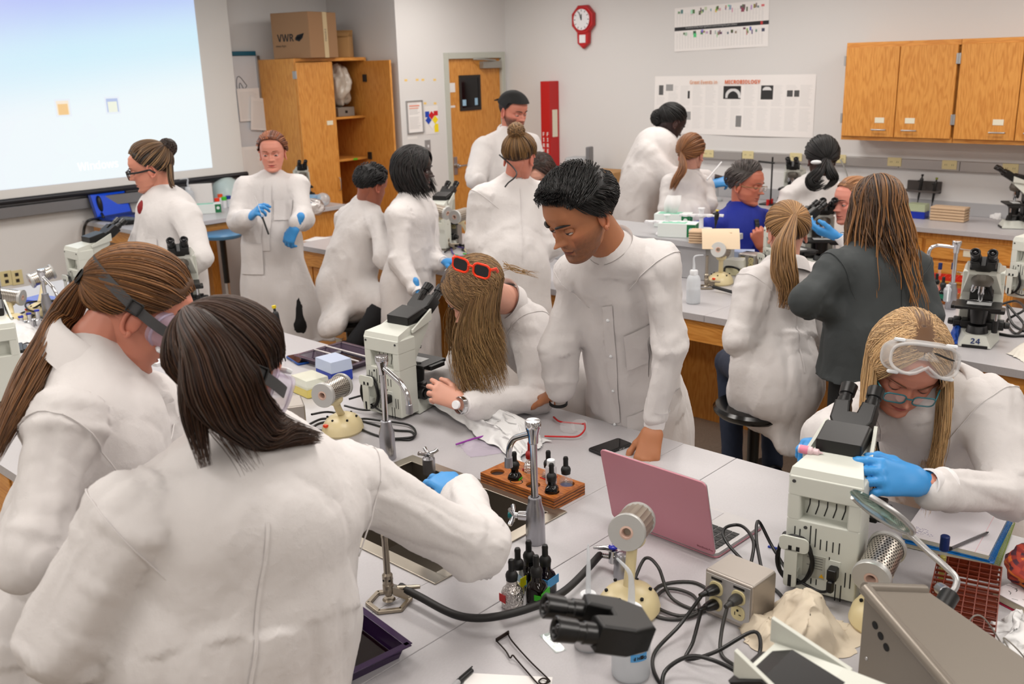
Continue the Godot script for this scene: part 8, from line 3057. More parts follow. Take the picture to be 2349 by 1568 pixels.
	s = {"T": T_head(2080, 832, 2.5, -14, 34, 9), "skin": Color(0.80, 0.53, 0.44), "face": true, "eyes": 0.16, "H": 0.246, "lips": Color(0.66, 0.3, 0.28), "brow": Color(0.35, 0.22, 0.14), "brow_size": 0.011,
		"N": at(2165, 905, 2.56), "SL": at(2262, 930, 2.5), "SR": at(1990, 935, 2.66), "EL": at(2320, 1130, 2.4), "ER": at(1905, 1005, 2.62), "WL": at(2135, 1108, 2.2), "WR": at(1925, 1022, 2.42), "P": at(2190, 1120, 2.92), "hem": 0.55, "cell": 0.0095, "amp": 0.012, "seed": 13, "sleeve": 1.12, "collar": "fold", "flat": 0.8,
		"handL": {"dir": at(2020, 1092, 2.17) - at(2135, 1108, 2.2), "back": v3(0.5, 0.62, 0.6), "curl": [0.35, 0.3, 0.36, 0.42, 0.5], "glove": GLOVE, "size": 1.06, "cell": 0.003}, "handR": {"dir": at(1835, 1020, 2.3) - at(1925, 1022, 2.42), "back": v3(0.1, 0.75, -0.6), "curl": [0.25, 0.42, 0.5, 0.6, 0.65], "glove": GLOVE, "size": 1.0, "cell": 0.003}}
	s.legs = legs_for(s.P, s.SL - s.SR)
	o = person("blonde woman in blue gloves at the front right microscope, goggles on her forehead", s)
	seams(o, s)
	T = s.T
	H = s.H
	var gold := [Color(0.36, 0.26, 0.16), Color(0.56, 0.43, 0.28), Color(0.7, 0.57, 0.39), Color(0.45, 0.33, 0.2)]
	var gold_tip := [Color(0.66, 0.5, 0.3), Color(0.76, 0.61, 0.4), Color(0.58, 0.43, 0.25)]
	m = MB.new()
	m.tint(Color(0.36, 0.25, 0.14))
	cap_shell(m, T, H, 0.012)
	hanging(m, T, H, 1200, gold, gold_tip, 0.018, 0.0012, 0.85, 2.2, [0.2, 0.36], func(t, phi): return fwd_cam() * -0.02 * t - cbs.x * 0.02 * t, 0.02, 0.007)
	hanging(m, T, H, 1000, gold, gold_tip, 0.018, 0.0012, -2.2, -0.85, [0.2, 0.34], func(t, phi): return fwd_cam() * -0.02 * t + cbs.x * 0.01 * t, 0.02, 0.007)
	hanging(m, T, H, 500, gold, gold_tip, 0.016, 0.0012, 2.3, 3.9, [0.06, 0.14], func(t, phi): return fwd_cam() * 0.1 * t + cbs.x * 0.07 * t, 0.02, 0.007)
	hp(o, m)
	glasses("blue-green framed eyeglasses on the blonde woman at the front right microscope", T, H, M("teal_frame"), clear("visor", Color(0.95, 0.95, 0.95, 0.12), 0.04), 0.053, 0.034, true, -0.03, 0.47, 0.0021)
	s_rise = -0.2
	goggles("clear splash goggles pushed up on the blonde woman's forehead", T, H, 0.44, -0.8, M("strap_black"), Color(0.86, 0.86, 0.86), false)
	m = MB.new()
	m.tube(pv3([at(2150, 812, 2.28), at(2168, 820, 2.3), at(2184, 826, 2.32)]), PackedFloat32Array([0.009, 0.0085, 0.008]), 6, true, 0.3)
	single("strap_end", m, M("strap_black"), "short black strap end at the side of the clear goggles", "strap")
	var vb := thing("reagent_vial", "small plastic dropper vial with pink print held in the blue glove", "vial", at(1832, 1028, 2.26))
	var vd := (at(1868, 1035, 2.24) - at(1822, 1026, 2.26)).normalized()
	m = MB.new()
	m.lathe(pv2([v2(0, 0), v2(0.0095, 0), v2(0.01, 0.03), v2(0.007, 0.034), v2(0.0075, 0.036), v2(0.0078, 0.045), v2(0.003, 0.049), v2(0.0012, 0.056), v2(0, 0.056)]), 18, xf3(frame_y(vd), v3()))
	part(vb, "body", m, M("vial_pale"))
	m = MB.new()
	m.lathe(pv2([v2(0.0101, 0.003), v2(0.0103, 0.022)]), 18, xf3(frame_y(vd), v3()))
	part(vb, "pink_print", m, M("tape_pink"))
	s = {"T": T_head(318, 712, 2.0, 116, 40, 0), "skin": Color(0.74, 0.48, 0.39), "face": true, "eyes": 0.15, "H": 0.228,
		"N": at(205, 812, 1.98), "SL": at(345, 930, 2.12), "SR": at(135, 985, 1.8), "EL": at(480, 1150, 2.2), "ER": at(75, 1270, 1.72), "WL": at(500, 1120, 2.4), "WR": at(300, 1330, 1.85), "P": at(150, 1400, 1.98), "hem": 0.5, "cell": 0.0095, "amp": 0.012, "seed": 17, "sleeve": 1.1, "collar": "fold", "collar_gap": 0.3, "hip": 0.2, "flat": 0.82, "waist": 1.0}
	s.legs = legs_for(s.P, s.SL - s.SR)
	o = person("woman in profile with a long light brown ponytail and goggles, front left", s)
	seams(o, s)
	T = s.T
	H = s.H
	var honey := [Color(0.24, 0.14, 0.06), Color(0.4, 0.25, 0.12), Color(0.52, 0.34, 0.17), Color(0.34, 0.2, 0.09)]
	m = MB.new()
	m.tint(Color(0.28, 0.17, 0.08))
	cap_shell(m, T, H, 0.012)
	var tie := rdir(PI, -0.22)
	swept(m, T, H, tie, 2000, honey, 0.017, 0.0012)
	var tp := sk(T, H, tie, 0.012)
	tail(m, [tp, at(150, 720, 1.98), at(110, 800, 1.92), at(60, 890, 1.85), at(10, 985, 1.78), at(-20, 1060, 1.74)], [[0.0, 0.012], [0.15, 0.03], [0.5, 0.034], [1.0, 0.012]], 800, honey, 0.0013, 0.008)
	hp(o, m)
	m = MB.new()
	var tb := frame_y(tp - T.origin)
	for k in 3:
		m.lathe(pv2([v2(0.014, -0.004), v2(0.019, 0.0), v2(0.014, 0.004)]), 18, xf3(tb, tp + tb.y * (0.006 * k)))
	part(o, "hair_tie", m, M("band_black"))
	s_rise = 0.16
	goggles("clear splash goggles with a grey strap on the profile woman's face", T, H, 0.0, 0.0, M("strap_grey"), Color(0.74, 0.70, 0.80))
	s = {"T": T_head(522, 862, 1.72, 150, 34, 0), "skin": Color(0.72, 0.46, 0.36), "H": 0.228,
		"N": at(560, 1030, 1.8), "SL": at(285, 1190, 1.58), "SR": at(815, 1110, 1.92), "EL": at(130, 1470, 1.6), "ER": at(1090, 1255, 2.08), "WL": at(400, 1500, 2.0), "WR": at(1062, 1135, 2.44), "P": at(528, 1620, 1.8), "hem": 0.5, "cell": 0.0085, "amp": 0.012, "seed": 23, "seam_x": 0.08, "sleeve": 1.22, "hip": 0.225, "waist": 1.02, "chest": 1.02, "collar": "fold",
		"handR": {"dir": at(1000, 1085, 2.55) - at(1062, 1135, 2.42), "back": v3(0, 0.95, 0.2), "curl": [0.2, 0.2, 0.2, 0.25, 0.3], "glove": GLOVE}}
	s.legs = legs_for(s.P, s.SL - s.SR)
	o = person("woman with a dark brown ponytail and white lab coat, back turned, nearest the camera", s)
	seams(o, s)
	T = s.T
	H = s.H
	var brown := [Color(0.11, 0.06, 0.035), Color(0.2, 0.115, 0.06), Color(0.3, 0.18, 0.1), Color(0.15, 0.085, 0.045)]
	m = MB.new()
	m.tint(Color(0.12, 0.07, 0.04))
	cap_shell(m, T, H, 0.014)
	tie = rdir(PI - 0.42, 0.5)
	swept(m, T, H, tie, 2400, brown, 0.02, 0.0012)
	tp = sk(T, H, tie, 0.015)
	tail(m, [tp, at(478, 800, 1.54), at(510, 880, 1.53), at(560, 945, 1.58), at(630, 985, 1.66), at(745, 1005, 1.74)], [[0.0, 0.014], [0.12, 0.035], [0.4, 0.062], [0.7, 0.045], [1.0, 0.008]], 1500, brown, 0.0012, 0.008, 0.2)
	tail(m, [tp, at(448, 790, 1.56), at(446, 880, 1.54), at(450, 980, 1.56), at(475, 1085, 1.56)], [[0.0, 0.012], [0.2, 0.025], [0.6, 0.024], [1.0, 0.01]], 600, brown, 0.0012, 0.012, 0.4)
	tail(m, [tp, at(470, 860, 1.54), at(520, 980, 1.58), at(590, 1090, 1.6)], [[0.0, 0.01], [0.4, 0.03], [1.0, 0.02]], 60, brown, 0.0012, 0.02, 0.3)
	hp(o, m)
	m = MB.new()
	m.lathe(pv2([v2(0.015, -0.006), v2(0.02, 0.0), v2(0.015, 0.006)]), 18, xf3(frame_y(tp - T.origin), tp + (tp - T.origin).normalized() * 0.004))
	part(o, "hair_tie", m, M("band_black"))
	s_rise = 0.1
	goggles("clear splash goggles with a grey strap on the nearest woman, seen from behind", T, H, 0.0, 0.0, M("strap_grey"), Color(0.74, 0.70, 0.80))
func fwd_cam() -> Vector3:
	var f := -cbs.z
	f.y = 0
	return f.normalized()
func middle_people():
	var s: Dictionary
	var o: Node3D
	var m: MB
	var T: Transform3D
	s = {"T": T_head(1805, 532, 4.08, 178, 16), "skin": FAIR, "H": 0.222, "N": at(1800, 612, 4.05), "SL": at(1728, 650, 3.98), "SR": at(1868, 640, 4.1), "EL": at(1700, 775, 3.95), "ER": at(1885, 760, 4.15), "WL": at(1745, 800, 4.2), "WR": at(1880, 790, 4.35), "P": on(1732, 926, 0.72) + v3(0.07, 0.14, -0.04), "hem": 0.42, "cell": 0.012, "amp": 0.013, "seed": 31, "hip": 0.2, "collar": "fold", "sleeve": 1.12}
	var P: Vector3 = s.P
	s.skirt = [[P, P + v3(0, -0.06, 0), 0.2, 0.215], [P + v3(0, -0.03, 0), P + fwd_cam() * 0.35 + v3(0, -0.04, 0), 0.15, 0.14, 0.9], [P + cbs.x * 0.1 + v3(0, -0.08, 0), at(1812, 1010, 4.0), 0.085, 0.075, 0.4]]
	var fk := fwd_cam() * 0.42
	var sx := cbs.x * 0.1
	s.legs = [[P - sx, P - sx + fk - v3(0, 0.08, 0), P - sx * 1.1 + fk * 0.5 - v3(0, 0.62, 0), fwd_cam()], [P + sx, P + sx + fk - v3(0, 0.08, 0), P + sx + fk * 0.8 - v3(0, 0.55, 0), fwd_cam()]]
	s.pants = M("denim_blue")
	o = person("woman with a blonde ponytail sitting on the black stool, back to the camera", s)
	seams(o, s)
	T = s.T
	var gold := [Color(0.3, 0.2, 0.11), Color(0.5, 0.36, 0.2), Color(0.62, 0.46, 0.27), Color(0.36, 0.24, 0.13)]
	m = MB.new()
	m.tint(Color(0.28, 0.19, 0.11))
	cap_shell(m, T, 0.222, 0.012)
	var tie := rdir(PI, 0.2)
	swept(m, T, 0.222, tie, 620, gold, 0.016, 0.0024)
	var tp := sk(T, 0.222, tie, 0.014)
	tail(m, [tp, at(1800, 560, 3.86), at(1798, 610, 3.84), at(1806, 660, 3.84), at(1795, 715, 3.85)], [[0.0, 0.014], [0.3, 0.045], [0.6, 0.05], [1.0, 0.02]], 300, gold, 0.0026, 0.01)
	hp(o, m)
	stool("round black stool under the seated ponytailed woman", on(1732, 926, 0.72) * v3(1, 0, 1), 0.72, M("stool_seat"))
	s = {"T": T_head(2012, 478, 3.7, 172, 8), "skin": FAIR, "H": 0.232, "N": at(2012, 570, 3.72), "SL": at(1912, 620, 3.62), "SR": at(2095, 615, 3.75), "EL": at(1850, 690, 3.55), "ER": at(2122, 730, 3.75), "WL": at(1945, 725, 3.72), "WR": at(2060, 760, 3.95), "P": at(1995, 815, 3.72), "hem": 0.98, "cell": 0.012, "amp": 0.008, "seed": 37, "hip": 0.185, "garment": "sweatshirt", "cloth": cloth_mat("sweatshirt_grey", Color(0.2, 0.22, 0.225), 0.3), "sleeve": 1.1, "cuffs": true, "cuff_cloth": M("sweat_rib"), "chest": 1.0, "waist": 0.98}
	P = s.P
	s.hem = P.y - 0.07
	s.legs = legs_for(P, s.SL - s.SR)
	s.pants = tri(M("tie_dye"), speckle("tie_dye_tex", Color(0.045, 0.05, 0.058), 1.9, 0.09), Vector3.ONE * 2.2)
	o = person("person with long brown hair in a dark grey sweatshirt, seen from behind", s)
	seams(o, s)
	T = s.T
	m = MB.new()
	var br := [Color(0.10, 0.06, 0.04), Color(0.16, 0.1, 0.06), Color(0.22, 0.14, 0.08), Color(0.12, 0.07, 0.045)]
	m.tint(Color(0.11, 0.068, 0.042))
	cap_shell(m, T, 0.232, 0.014)
	hanging(m, T, 0.232, 640, br, [Color(0.2, 0.12, 0.07), Color(0.42, 0.27, 0.12), Color(0.16, 0.1, 0.06)], 0.018, 0.0028, 1.3, 5.0, [0.16, 0.3], func(t, phi): return fwd_cam() * -0.07 * t * t, 0.0, 0.02)
	hanging(m, T, 0.232, 46, [Color(0.2, 0.12, 0.06), Color(0.42, 0.27, 0.12)], [Color(0.55, 0.36, 0.16), Color(0.5, 0.32, 0.14)], 0.022, 0.003, 1.9, 4.4, [0.34, 0.48], func(t, phi): return fwd_cam() * -0.1 * t + cbs.x * -0.06 * t * signf(PI - phi), 0.0, 0.025)
	hp(o, m)
	dk = 1.1
	s = {"T": T_head(1955, 462, 5.0, -74, 6), "skin": Color(0.84, 0.55, 0.48), "face": true, "eyes": 0.35, "H": 0.245, "N": at(1985, 520, 5.1), "SL": at(2010, 560, 4.95), "SR": at(1960, 560, 5.25), "EL": at(1985, 610, 4.8), "ER": at(1930, 610, 5.2), "WL": at(1930, 545, 4.75), "WR": at(1900, 610, 5.3), "P": at(2005, 640, 5.15), "hem": 0.5, "cell": 0.016, "seed": 41, "collar": "fold",
		"handL": {"dir": at(1862, 525, 4.8) - at(1930, 545, 4.75), "back": v3(0, -0.8, 0.6), "curl": [0.0, 0.2, 0.3, 0.35, 0.4], "glove": GLOVE, "size": 1.05}}
	s.legs = legs_for(s.P, s.SL - s.SR)
	o = person("fair woman in profile with a raised blue glove, half hidden behind the grey sweatshirt", s)
	m = MB.new()
	var fair := [Color(0.5, 0.33, 0.2), Color(0.65, 0.45, 0.28)]
	m.tint(Color(0.45, 0.3, 0.18))
	cap_shell(m, s.T, 0.245, 0.012)
	tail(m, [sk(s.T, 0.245, rdir(1.5, 0.1), 0.01), at(1965, 490, 4.9), at(1960, 525, 4.9)], [[0.0, 0.02], [1.0, 0.02]], 80, fair, 0.003)
	swept(m, s.T, 0.245, rdir(PI, 0.0), 200, fair, 0.014, 0.003)
	hp(o, m)
	dk = 1.0
	dk = 1.05
	s = {"T": T_head(1712, 422, 5.95, 52, 10, 3), "skin": Color(0.74, 0.44, 0.35), "face": true, "jaw": 1.12, "eyes": 0.3, "nose": 1.1, "brow": Color(0.45, 0.36, 0.3), "H": 0.26, "N": at(1700, 478, 6.02), "SL": at(1752, 505, 6.12), "SR": at(1640, 515, 5.92), "EL": at(1778, 590, 6.0), "ER": at(1592, 530, 5.95), "WL": at(1752, 575, 5.75), "WR": at(1562, 545, 5.9), "P": at(1690, 640, 6.12), "hem": 0.8, "cell": 0.014, "amp": 0.008, "seed": 43, "garment": "blue_shirt", "cloth": cloth_mat("shirt_blue", Color(0.03, 0.13, 0.55), 0.4), "collar": "fold", "collar_gap": 0.15,
		"handL": {"dir": v3(-0.3, 0.9, 0.3), "back": v3(0.3, 0.3, 0.9), "curl": [0.8, 0.9, 0.9, 0.9, 0.9], "size": 1.05}}
	s.legs = legs_for(s.P, s.SL - s.SR)
	s.pants = M("trouser_dark")
	o = person("grey-haired man with glasses in a bright blue shirt and black dotted tie", s)
	T = s.T
	m = MB.new()
	var gr := [Color(0.22, 0.19, 0.18), Color(0.34, 0.31, 0.3), Color(0.15, 0.12, 0.11)]
	m.tint(Color(0.2, 0.17, 0.16))
	cap_shell(m, T, 0.26, 0.01, 0.004, 0.003)
	cropped(m, T, 0.26, 700, gr, 0.024, 0.0026, 0.07, func(d): return v3(0.75, 0.0, -0.2) if d.y > 0.5 else v3(0, -0.7, -0.6))
	hp(o, m)
	glasses("thin rimless eyeglasses on the man in the blue shirt", T, 0.26, M("gilt_frame"), clear("visor", Color(0.95, 0.95, 0.95, 0.12), 0.04), 0.05, 0.032, true, -0.02, 0.475, 0.0014)
	var fw: Vector3 = s.fwd
	var dn: Vector3 = (s.P - s.N).normalized()
	m = MB.new()
	var tc: Blob = s.blob
	var tl := tc.all()
	var TP := pv3([])
	for y in 15:
		for x in 5:
			var wv := lerpf(0.026, 0.044, y / 14.0) if y > 1 else 0.036
			TP.append(tc.surface(s.N + dn * (0.05 + y * 0.036) + s.side * (x / 4.0 - 0.5) * wv + fw * 0.3, -fw, tl) + fw * (0.009 + 0.004 * sin(x * PI / 4)))
	m.grid(TP, 5, 15, false, true, 0.003)
	var tm := M("tie_dots")
	var im := Image.create(32, 128, false, Image.FORMAT_RGB8)
	im.fill(Color(0.02, 0.02, 0.025))
	for k in 96:
		im.fill_rect(Rect2i((k % 4) * 8 + (4 if (k / 4) % 2 else 0), k / 4 * 5, 3, 2), Color(0.35, 0.35, 0.37))
	tm.albedo_texture = ImageTexture.create_from_image(im)
	part(o, "tie", m, tm)
	dk = 1.0
	s = {"T": T_head(1192, 362, 5.15, 160, 24), "skin": Color(0.78, 0.5, 0.42), "H": 0.225, "N": at(1180, 415, 5.22), "SL": at(1108, 455, 5.15), "SR": at(1248, 448, 5.28), "EL": at(1092, 560, 5.15), "ER": at(1268, 560, 5.25), "WL": at(1130, 590, 5.4), "WR": at(1250, 585, 5.5), "P": at(1172, 615, 5.2), "hem": 0.45, "cell": 0.014, "amp": 0.009, "seed": 47, "hip": 0.21, "sleeve": 1.12, "collar": "stand", "collar_gap": 0.3, "waist": 1.0}
	s.legs = legs_for(s.P, s.SL - s.SR)
	o = person("woman with a messy blonde bun and a black glasses cord, back turned", s)
	seams(o, s)
	T = s.T
	m = MB.new()
	var db := [Color(0.22, 0.14, 0.07), Color(0.4, 0.28, 0.14), Color(0.5, 0.36, 0.19)]
	m.tint(Color(0.22, 0.14, 0.08))
	cap_shell(m, T, 0.225, 0.012)
	tie = rdir(PI, 0.75)
	swept(m, T, 0.225, tie, 420, db, 0.016, 0.003)
	bun(m, sk(T, 0.225, tie, 0.03), 0.045, 150, db)
	hp(o, m)
	cord("glasses_cord", "black glasses cord hanging down the bun woman's back", [sk(T, 0.225, rdir(2.2, -0.3), 0.03), at(1185, 395, 5.02), at(1165, 420, 5.0), at(1158, 429, 5.0)], 0.004)
	s = {"T": T_head(952, 388, 5.55, 84, 6), "skin": Color(0.16, 0.085, 0.06), "face": true, "eyes": 0.35, "H": 0.228, "N": at(945, 455, 5.6), "SL": at(975, 480, 5.78), "SR": at(915, 500, 5.42), "EL": at(985, 590, 5.75), "ER": at(918, 595, 5.4), "WL": at(1015, 600, 5.6), "WR": at(955, 665, 5.32), "P": at(935, 640, 5.62), "hem": 0.42, "cell": 0.014, "amp": 0.01, "seed": 51, "hip": 0.19, "flare": 1.2, "sleeve": 1.1, "collar": "stand",
		"handR": {"dir": v3(0.2, -0.95, 0.1), "back": v3(-0.3, 0.1, 0.9), "curl": [0.2, 0.3, 0.3, 0.3, 0.3], "glove": GLOVE}, "handL": {"dir": at(1040, 600, 5.55) - at(1015, 600, 5.6), "back": Vector3.UP, "curl": [0.3, 0.4, 0.4, 0.4, 0.4], "glove": GLOVE}}
	s.legs = legs_for(s.P, s.SL - s.SR)
	o = person("dark-skinned woman with a straight black bob, standing in profile in a lab coat", s)
	T = s.T
	m = MB.new()
	var bk := [Color(0.03, 0.02, 0.02), Color(0.06, 0.04, 0.038)]
	m.tint(Color(0.025, 0.018, 0.018))
	cap_shell(m, T, 0.228, 0.02)
	hanging(m, T, 0.228, 700, bk, bk, 0.03, 0.0034, 0.95, 5.33, [0.1, 0.15], func(t, phi): return T.basis.z * 0.05 * t * t, 0.0, 0.002)
	hp(o, m)
	s = {"T": T_head(852, 425, 5.75, 142, 24), "skin": Color(0.62, 0.37, 0.28), "H": 0.232, "N": at(838, 465, 5.85), "SL": at(790, 500, 5.98), "SR": at(868, 515, 5.68), "EL": at(800, 590, 6.1), "ER": at(885, 590, 5.55), "WL": at(870, 600, 6.1), "WR": at(895, 560, 5.6), "P": at(795, 655, 5.95), "hem": 0.3, "cell": 0.014, "amp": 0.011, "seed": 53, "hip": 0.2}
	P = s.P
	s.skirt = [[P, P + v3(0, -0.04, 0), 0.2, 0.2], [P + v3(0, -0.05, 0), at(880, 690, 5.72), 0.12, 0.1, 1.0], [at(790, 690, 5.85), at(765, 735, 5.8), 0.1, 0.12, 0.5]]
	s.legs = [[P, at(885, 690, 5.85), at(845, 790, 5.95), cbs.x], [P + v3(0, -0.03, 0), at(875, 705, 5.7), at(812, 785, 5.7), cbs.x]]
	s.pants = M("dark_denim")
	o = person("man with short dark hair sitting hunched on a stool, seen from behind", s)
	m = MB.new()
	m.tint(Color(0.03, 0.027, 0.028))
	cap_shell(m, s.T, 0.232, 0.006)
	cropped(m, s.T, 0.232, 700, [Color(0.03, 0.028, 0.03), Color(0.07, 0.065, 0.07)], 0.018, 0.0026, 0.03, func(d): return v3(0, -0.6, -0.6) if d.y < 0.6 else v3(0.1, 0.0, 0.6))
	hp(o, m)
	stool("lab stool hidden under the seated man's coat", v3(P.x, 0, P.z), P.y - 0.21, M("stool_seat"))
func bun(m: MB, c: Vector3, r: float, n: int, cols: Array):
	m.ball(c, Vector3.ONE * r * 0.85, 14, 10)
	for k in n:
		var ax := v3(rng.randfn(), rng.randfn(), rng.randfn()).normalized()
		var u := ax.cross(v3(0.3, 0.5, 0.8)).normalized()
		var v := ax.cross(u)
		var a0 := rng.randf() * TAU
		var P := pv3([])
		for s in 8:
			var a := a0 + s * 0.45
			P.append(c + (u * cos(a) + v * sin(a)) * r * rr(0.92, 1.02) + ax * r * 0.25)
		lock(m, P, r * 0.07, tone(cols), tone(cols), 4)
func far_people():
	var s: Dictionary
	var o: Node3D
	var m: MB
	var T: Transform3D
	s = {"T": T_head(342, 385, 5.3, -76, 14), "skin": Color(0.80, 0.54, 0.45), "face": true, "eyes": 0.3, "H": 0.245, "lips": Color(0.68, 0.25, 0.25), "brow": Color(0.2, 0.12, 0.08), "N": at(372, 450, 5.36), "SL": at(425, 492, 5.2), "SR": at(345, 478, 5.55), "EL": at(462, 590, 5.12), "ER": at(318, 580, 5.6), "WL": at(405, 645, 5.1), "WR": at(335, 620, 5.35), "P": at(402, 640, 5.5), "hem": 0.5, "cell": 0.013, "amp": 0.009, "seed": 61, "collar": "fold", "collar_gap": 0.45, "sleeve": 1.1}
	s.legs = legs_for(s.P, s.SL - s.SR)
	o = person("woman with glasses and tied-up highlighted hair in a lab coat, before the screen", s)
	T = s.T
	m = MB.new()
	var hl := [Color(0.12, 0.075, 0.05), Color(0.3, 0.2, 0.12), Color(0.5, 0.38, 0.24), Color(0.15, 0.1, 0.07)]
	m.tint(Color(0.13, 0.085, 0.06))
	cap_shell(m, T, 0.245, 0.014)
	swept(m, T, 0.245, rdir(PI, 0.5), 380, hl, 0.02, 0.0034)
	bun(m, sk(T, 0.245, rdir(PI + 0.2, 0.35), 0.02), 0.05, 130, [Color(0.1, 0.065, 0.05), Color(0.2, 0.13, 0.09)])
	tail(m, [sk(T, 0.245, rdir(PI, -0.1), 0.0), at(392, 415, 5.25), at(400, 432, 5.25)], [[0.0, 0.02], [1.0, 0.015]], 40, hl, 0.003)
	hp(o, m)
	var red := Blob.new(2)
	red.add(s.N + s.fwd * 0.02, s.N + s.fwd * 0.085 - v3(0, 0.06, 0), 0.055, 0.06, 1.0, s.fwd, 0.02)
	part(o, "red_top", red.mesh(0.014), M("red_cloth"))
	patch(o, "pocket", s, s.N.lerp(s.P, 0.62) + s.side * 0.08, s.side, (s.P - s.N as Vector3).normalized(), 0.15, 0.17, -s.fwd, 0.006)
	glasses("black framed eyeglasses on the woman before the screen", T, 0.245, M("frame_black"), clear("visor", Color(0.95, 0.95, 0.95, 0.12), 0.04), 0.055, 0.044, true, -0.02, 0.48, 0.003)
	s = {"T": T_head(625, 350, 6.25, 4, 6), "skin": Color(0.83, 0.56, 0.48), "face": true, "eyes": 0.45, "look": v2(0, -0.2), "H": 0.232, "lips": Color(0.7, 0.28, 0.27), "brow": Color(0.45, 0.25, 0.15), "N": at(625, 408, 6.33), "SL": at(682, 428, 6.33), "SR": at(566, 430, 6.33), "EL": at(695, 500, 6.25), "ER": at(545, 510, 6.25), "WL": at(682, 512, 6.02), "WR": at(572, 500, 6.02), "P": at(625, 555, 6.38), "hem": 0.36, "cell": 0.013, "amp": 0.008, "seed": 67, "collar": "fold", "collar_gap": 0.5, "sleeve": 1.2, "flare": 1.35, "waist": 1.0,
		"handL": {"dir": v3(-0.35, -0.75, 0.3), "back": v3(0.3, 0.3, 0.9), "curl": [0.2, 0.35, 0.4, 0.4, 0.4], "glove": GLOVE, "size": 1.05}, "handR": {"dir": at(600, 472, 5.9) - at(572, 500, 6.02), "back": v3(-0.1, 0.7, 0.7), "curl": [0.4, 0.4, 0.5, 0.6, 0.6], "glove": GLOVE, "size": 1.05}}
	s.legs = legs_for(s.P, s.SL - s.SR)
	s.legs[0][1] += fwd_cam() * -0.1 + cbs.x * 0.05
	s.pants = M("trouser_dark")
	s.extra = func(c: Blob): c.add(s.P + cbs.x * 0.1, v3(s.P.x, 0.42, s.P.z) + cbs.x * 0.3, 0.1, 0.1, 0.4, v3(0, 0, 1), 0.05, 2, 0.01)
	o = person("red-haired woman facing the camera in blue gloves, holding a wire loop", s)
	T = s.T
	m = MB.new()
	var rh := [Color(0.3, 0.13, 0.05), Color(0.48, 0.24, 0.1), Color(0.58, 0.33, 0.16)]
	m.tint(Color(0.36, 0.17, 0.075))
	cap_shell(m, T, 0.232, 0.012)
	swept(m, T, 0.232, rdir(PI, -0.2), 380, rh, 0.018, 0.0034)
	hp(o, m)
	var fw: Vector3 = s.fwd
	var dn: Vector3 = (s.P - s.N).normalized()
	patch(o, "placket", s, s.N.lerp(s.P, 0.62), s.side, dn, 0.05, 0.42, -fw, 0.006, 14)
	patch(o, "pocket", s, s.N.lerp(s.P, 1.25) - s.side * 0.11, s.side, dn, 0.17, 0.2, -fw, 0.008)
	patch(o, "pocket", s, s.N.lerp(s.P, 0.5) + s.side * 0.1, s.side, dn, 0.12, 0.13, -fw, 0.006)
	var bl := Blob.new(2)
	bl.add(s.N + fw * 0.02, s.N + fw * 0.075 - v3(0, 0.07, 0), 0.056, 0.055, 1.0, fw, 0.02)
	part(o, "print_blouse", bl.mesh(0.014), tri(M("print_cloth"), speckle("print_tex", Color(0.2, 0.19, 0.2), 1.6, 0.5, 128), Vector3.ONE * 8.0))
	var st := thing("inoculating_loop", "dark-handled wire loop held in the red-haired woman's glove", "loop", at(607, 510, 5.88))
	m = MB.new()
	m.tube(pv3([at(602, 498, 5.88) - st.position, at(616, 537, 5.86) - st.position]), 0.006, 8)
	part(st, "handle", m, M("band_black"))
	m = MB.new()
	m.tube(pv3([at(602, 498, 5.88) - st.position, at(584, 450, 5.9) - st.position]), 0.002, 6)
	part(st, "wire", m, M("satin_steel"))
	dk = 1.08
	s = {"T": T_head(1178, 255, 6.5, 42, 16), "skin": Color(0.77, 0.49, 0.41), "face": true, "jaw": 1.08, "eyes": 0.28, "H": 0.255, "beard": Color(0.22, 0.13, 0.09), "beard_amount": 0.85, "brow": Color(0.16, 0.1, 0.07), "brow_size": 0.02, "N": at(1170, 302, 6.6), "SL": at(1215, 332, 6.72), "SR": at(1112, 338, 6.5), "EL": at(1235, 400, 6.8), "ER": at(1092, 408, 6.45), "WL": at(1225, 450, 6.7), "WR": at(1104, 450, 6.4), "P": at(1158, 490, 6.66), "hem": 0.5, "cell": 0.014, "amp": 0.009, "seed": 71, "collar": "fold", "collar_gap": 0.2, "sleeve": 1.25, "cutR": 0.2, "waist": 0.9,
		"handR": {"dir": v3(0.1, -1, 0.1), "back": v3(-0.6, 0, 0.7), "curl": [0.2, 0.3, 0.3, 0.3, 0.3]}}
	s.legs = legs_for(s.P, s.SL - s.SR)
	o = person("bearded man in a backwards black cap and lab coat, standing before the door", s)
	T = s.T
	m = MB.new()
	m.tint(Color(0.12, 0.08, 0.06))
	cap_shell(m, T, 0.255, 0.006)
	hp(o, m)
	m = MB.new()
	var P := pv3([])
	for y in 13:
		for x in 33:
			var phi := TAU * x / 33.0
			var lo := 0.42 if absf(wrapf(phi, -PI, PI)) < 1.2 else 0.1
			P.append(sk(T, 0.255, rdir(phi, lerpf(lo, PI / 2, y / 12.0)), 0.018))
	m.grid(P, 33, 13, true, true)
	m.prism(pv2([v2(-0.07, 0), v2(-0.06, 0.05), v2(0, 0.07), v2(0.06, 0.05), v2(0.07, 0)]), 0.005, T * xf3(rx(-PI / 2 - 0.5), v3(0, 0.06, -0.115)))
	part(o, "cap", m, M("cap_cloth"))
	var bt := Blob.new(2)
	bt.add(s.N + s.fwd * 0.02, s.N + s.fwd * 0.07 - v3(0, 0.03, 0), 0.058, 0.05, 1.0, s.fwd, 0.02)
	part(o, "black_shirt", bt.mesh(0.016), M("band_black"))
	dk = 1.0
	dk = 1.08
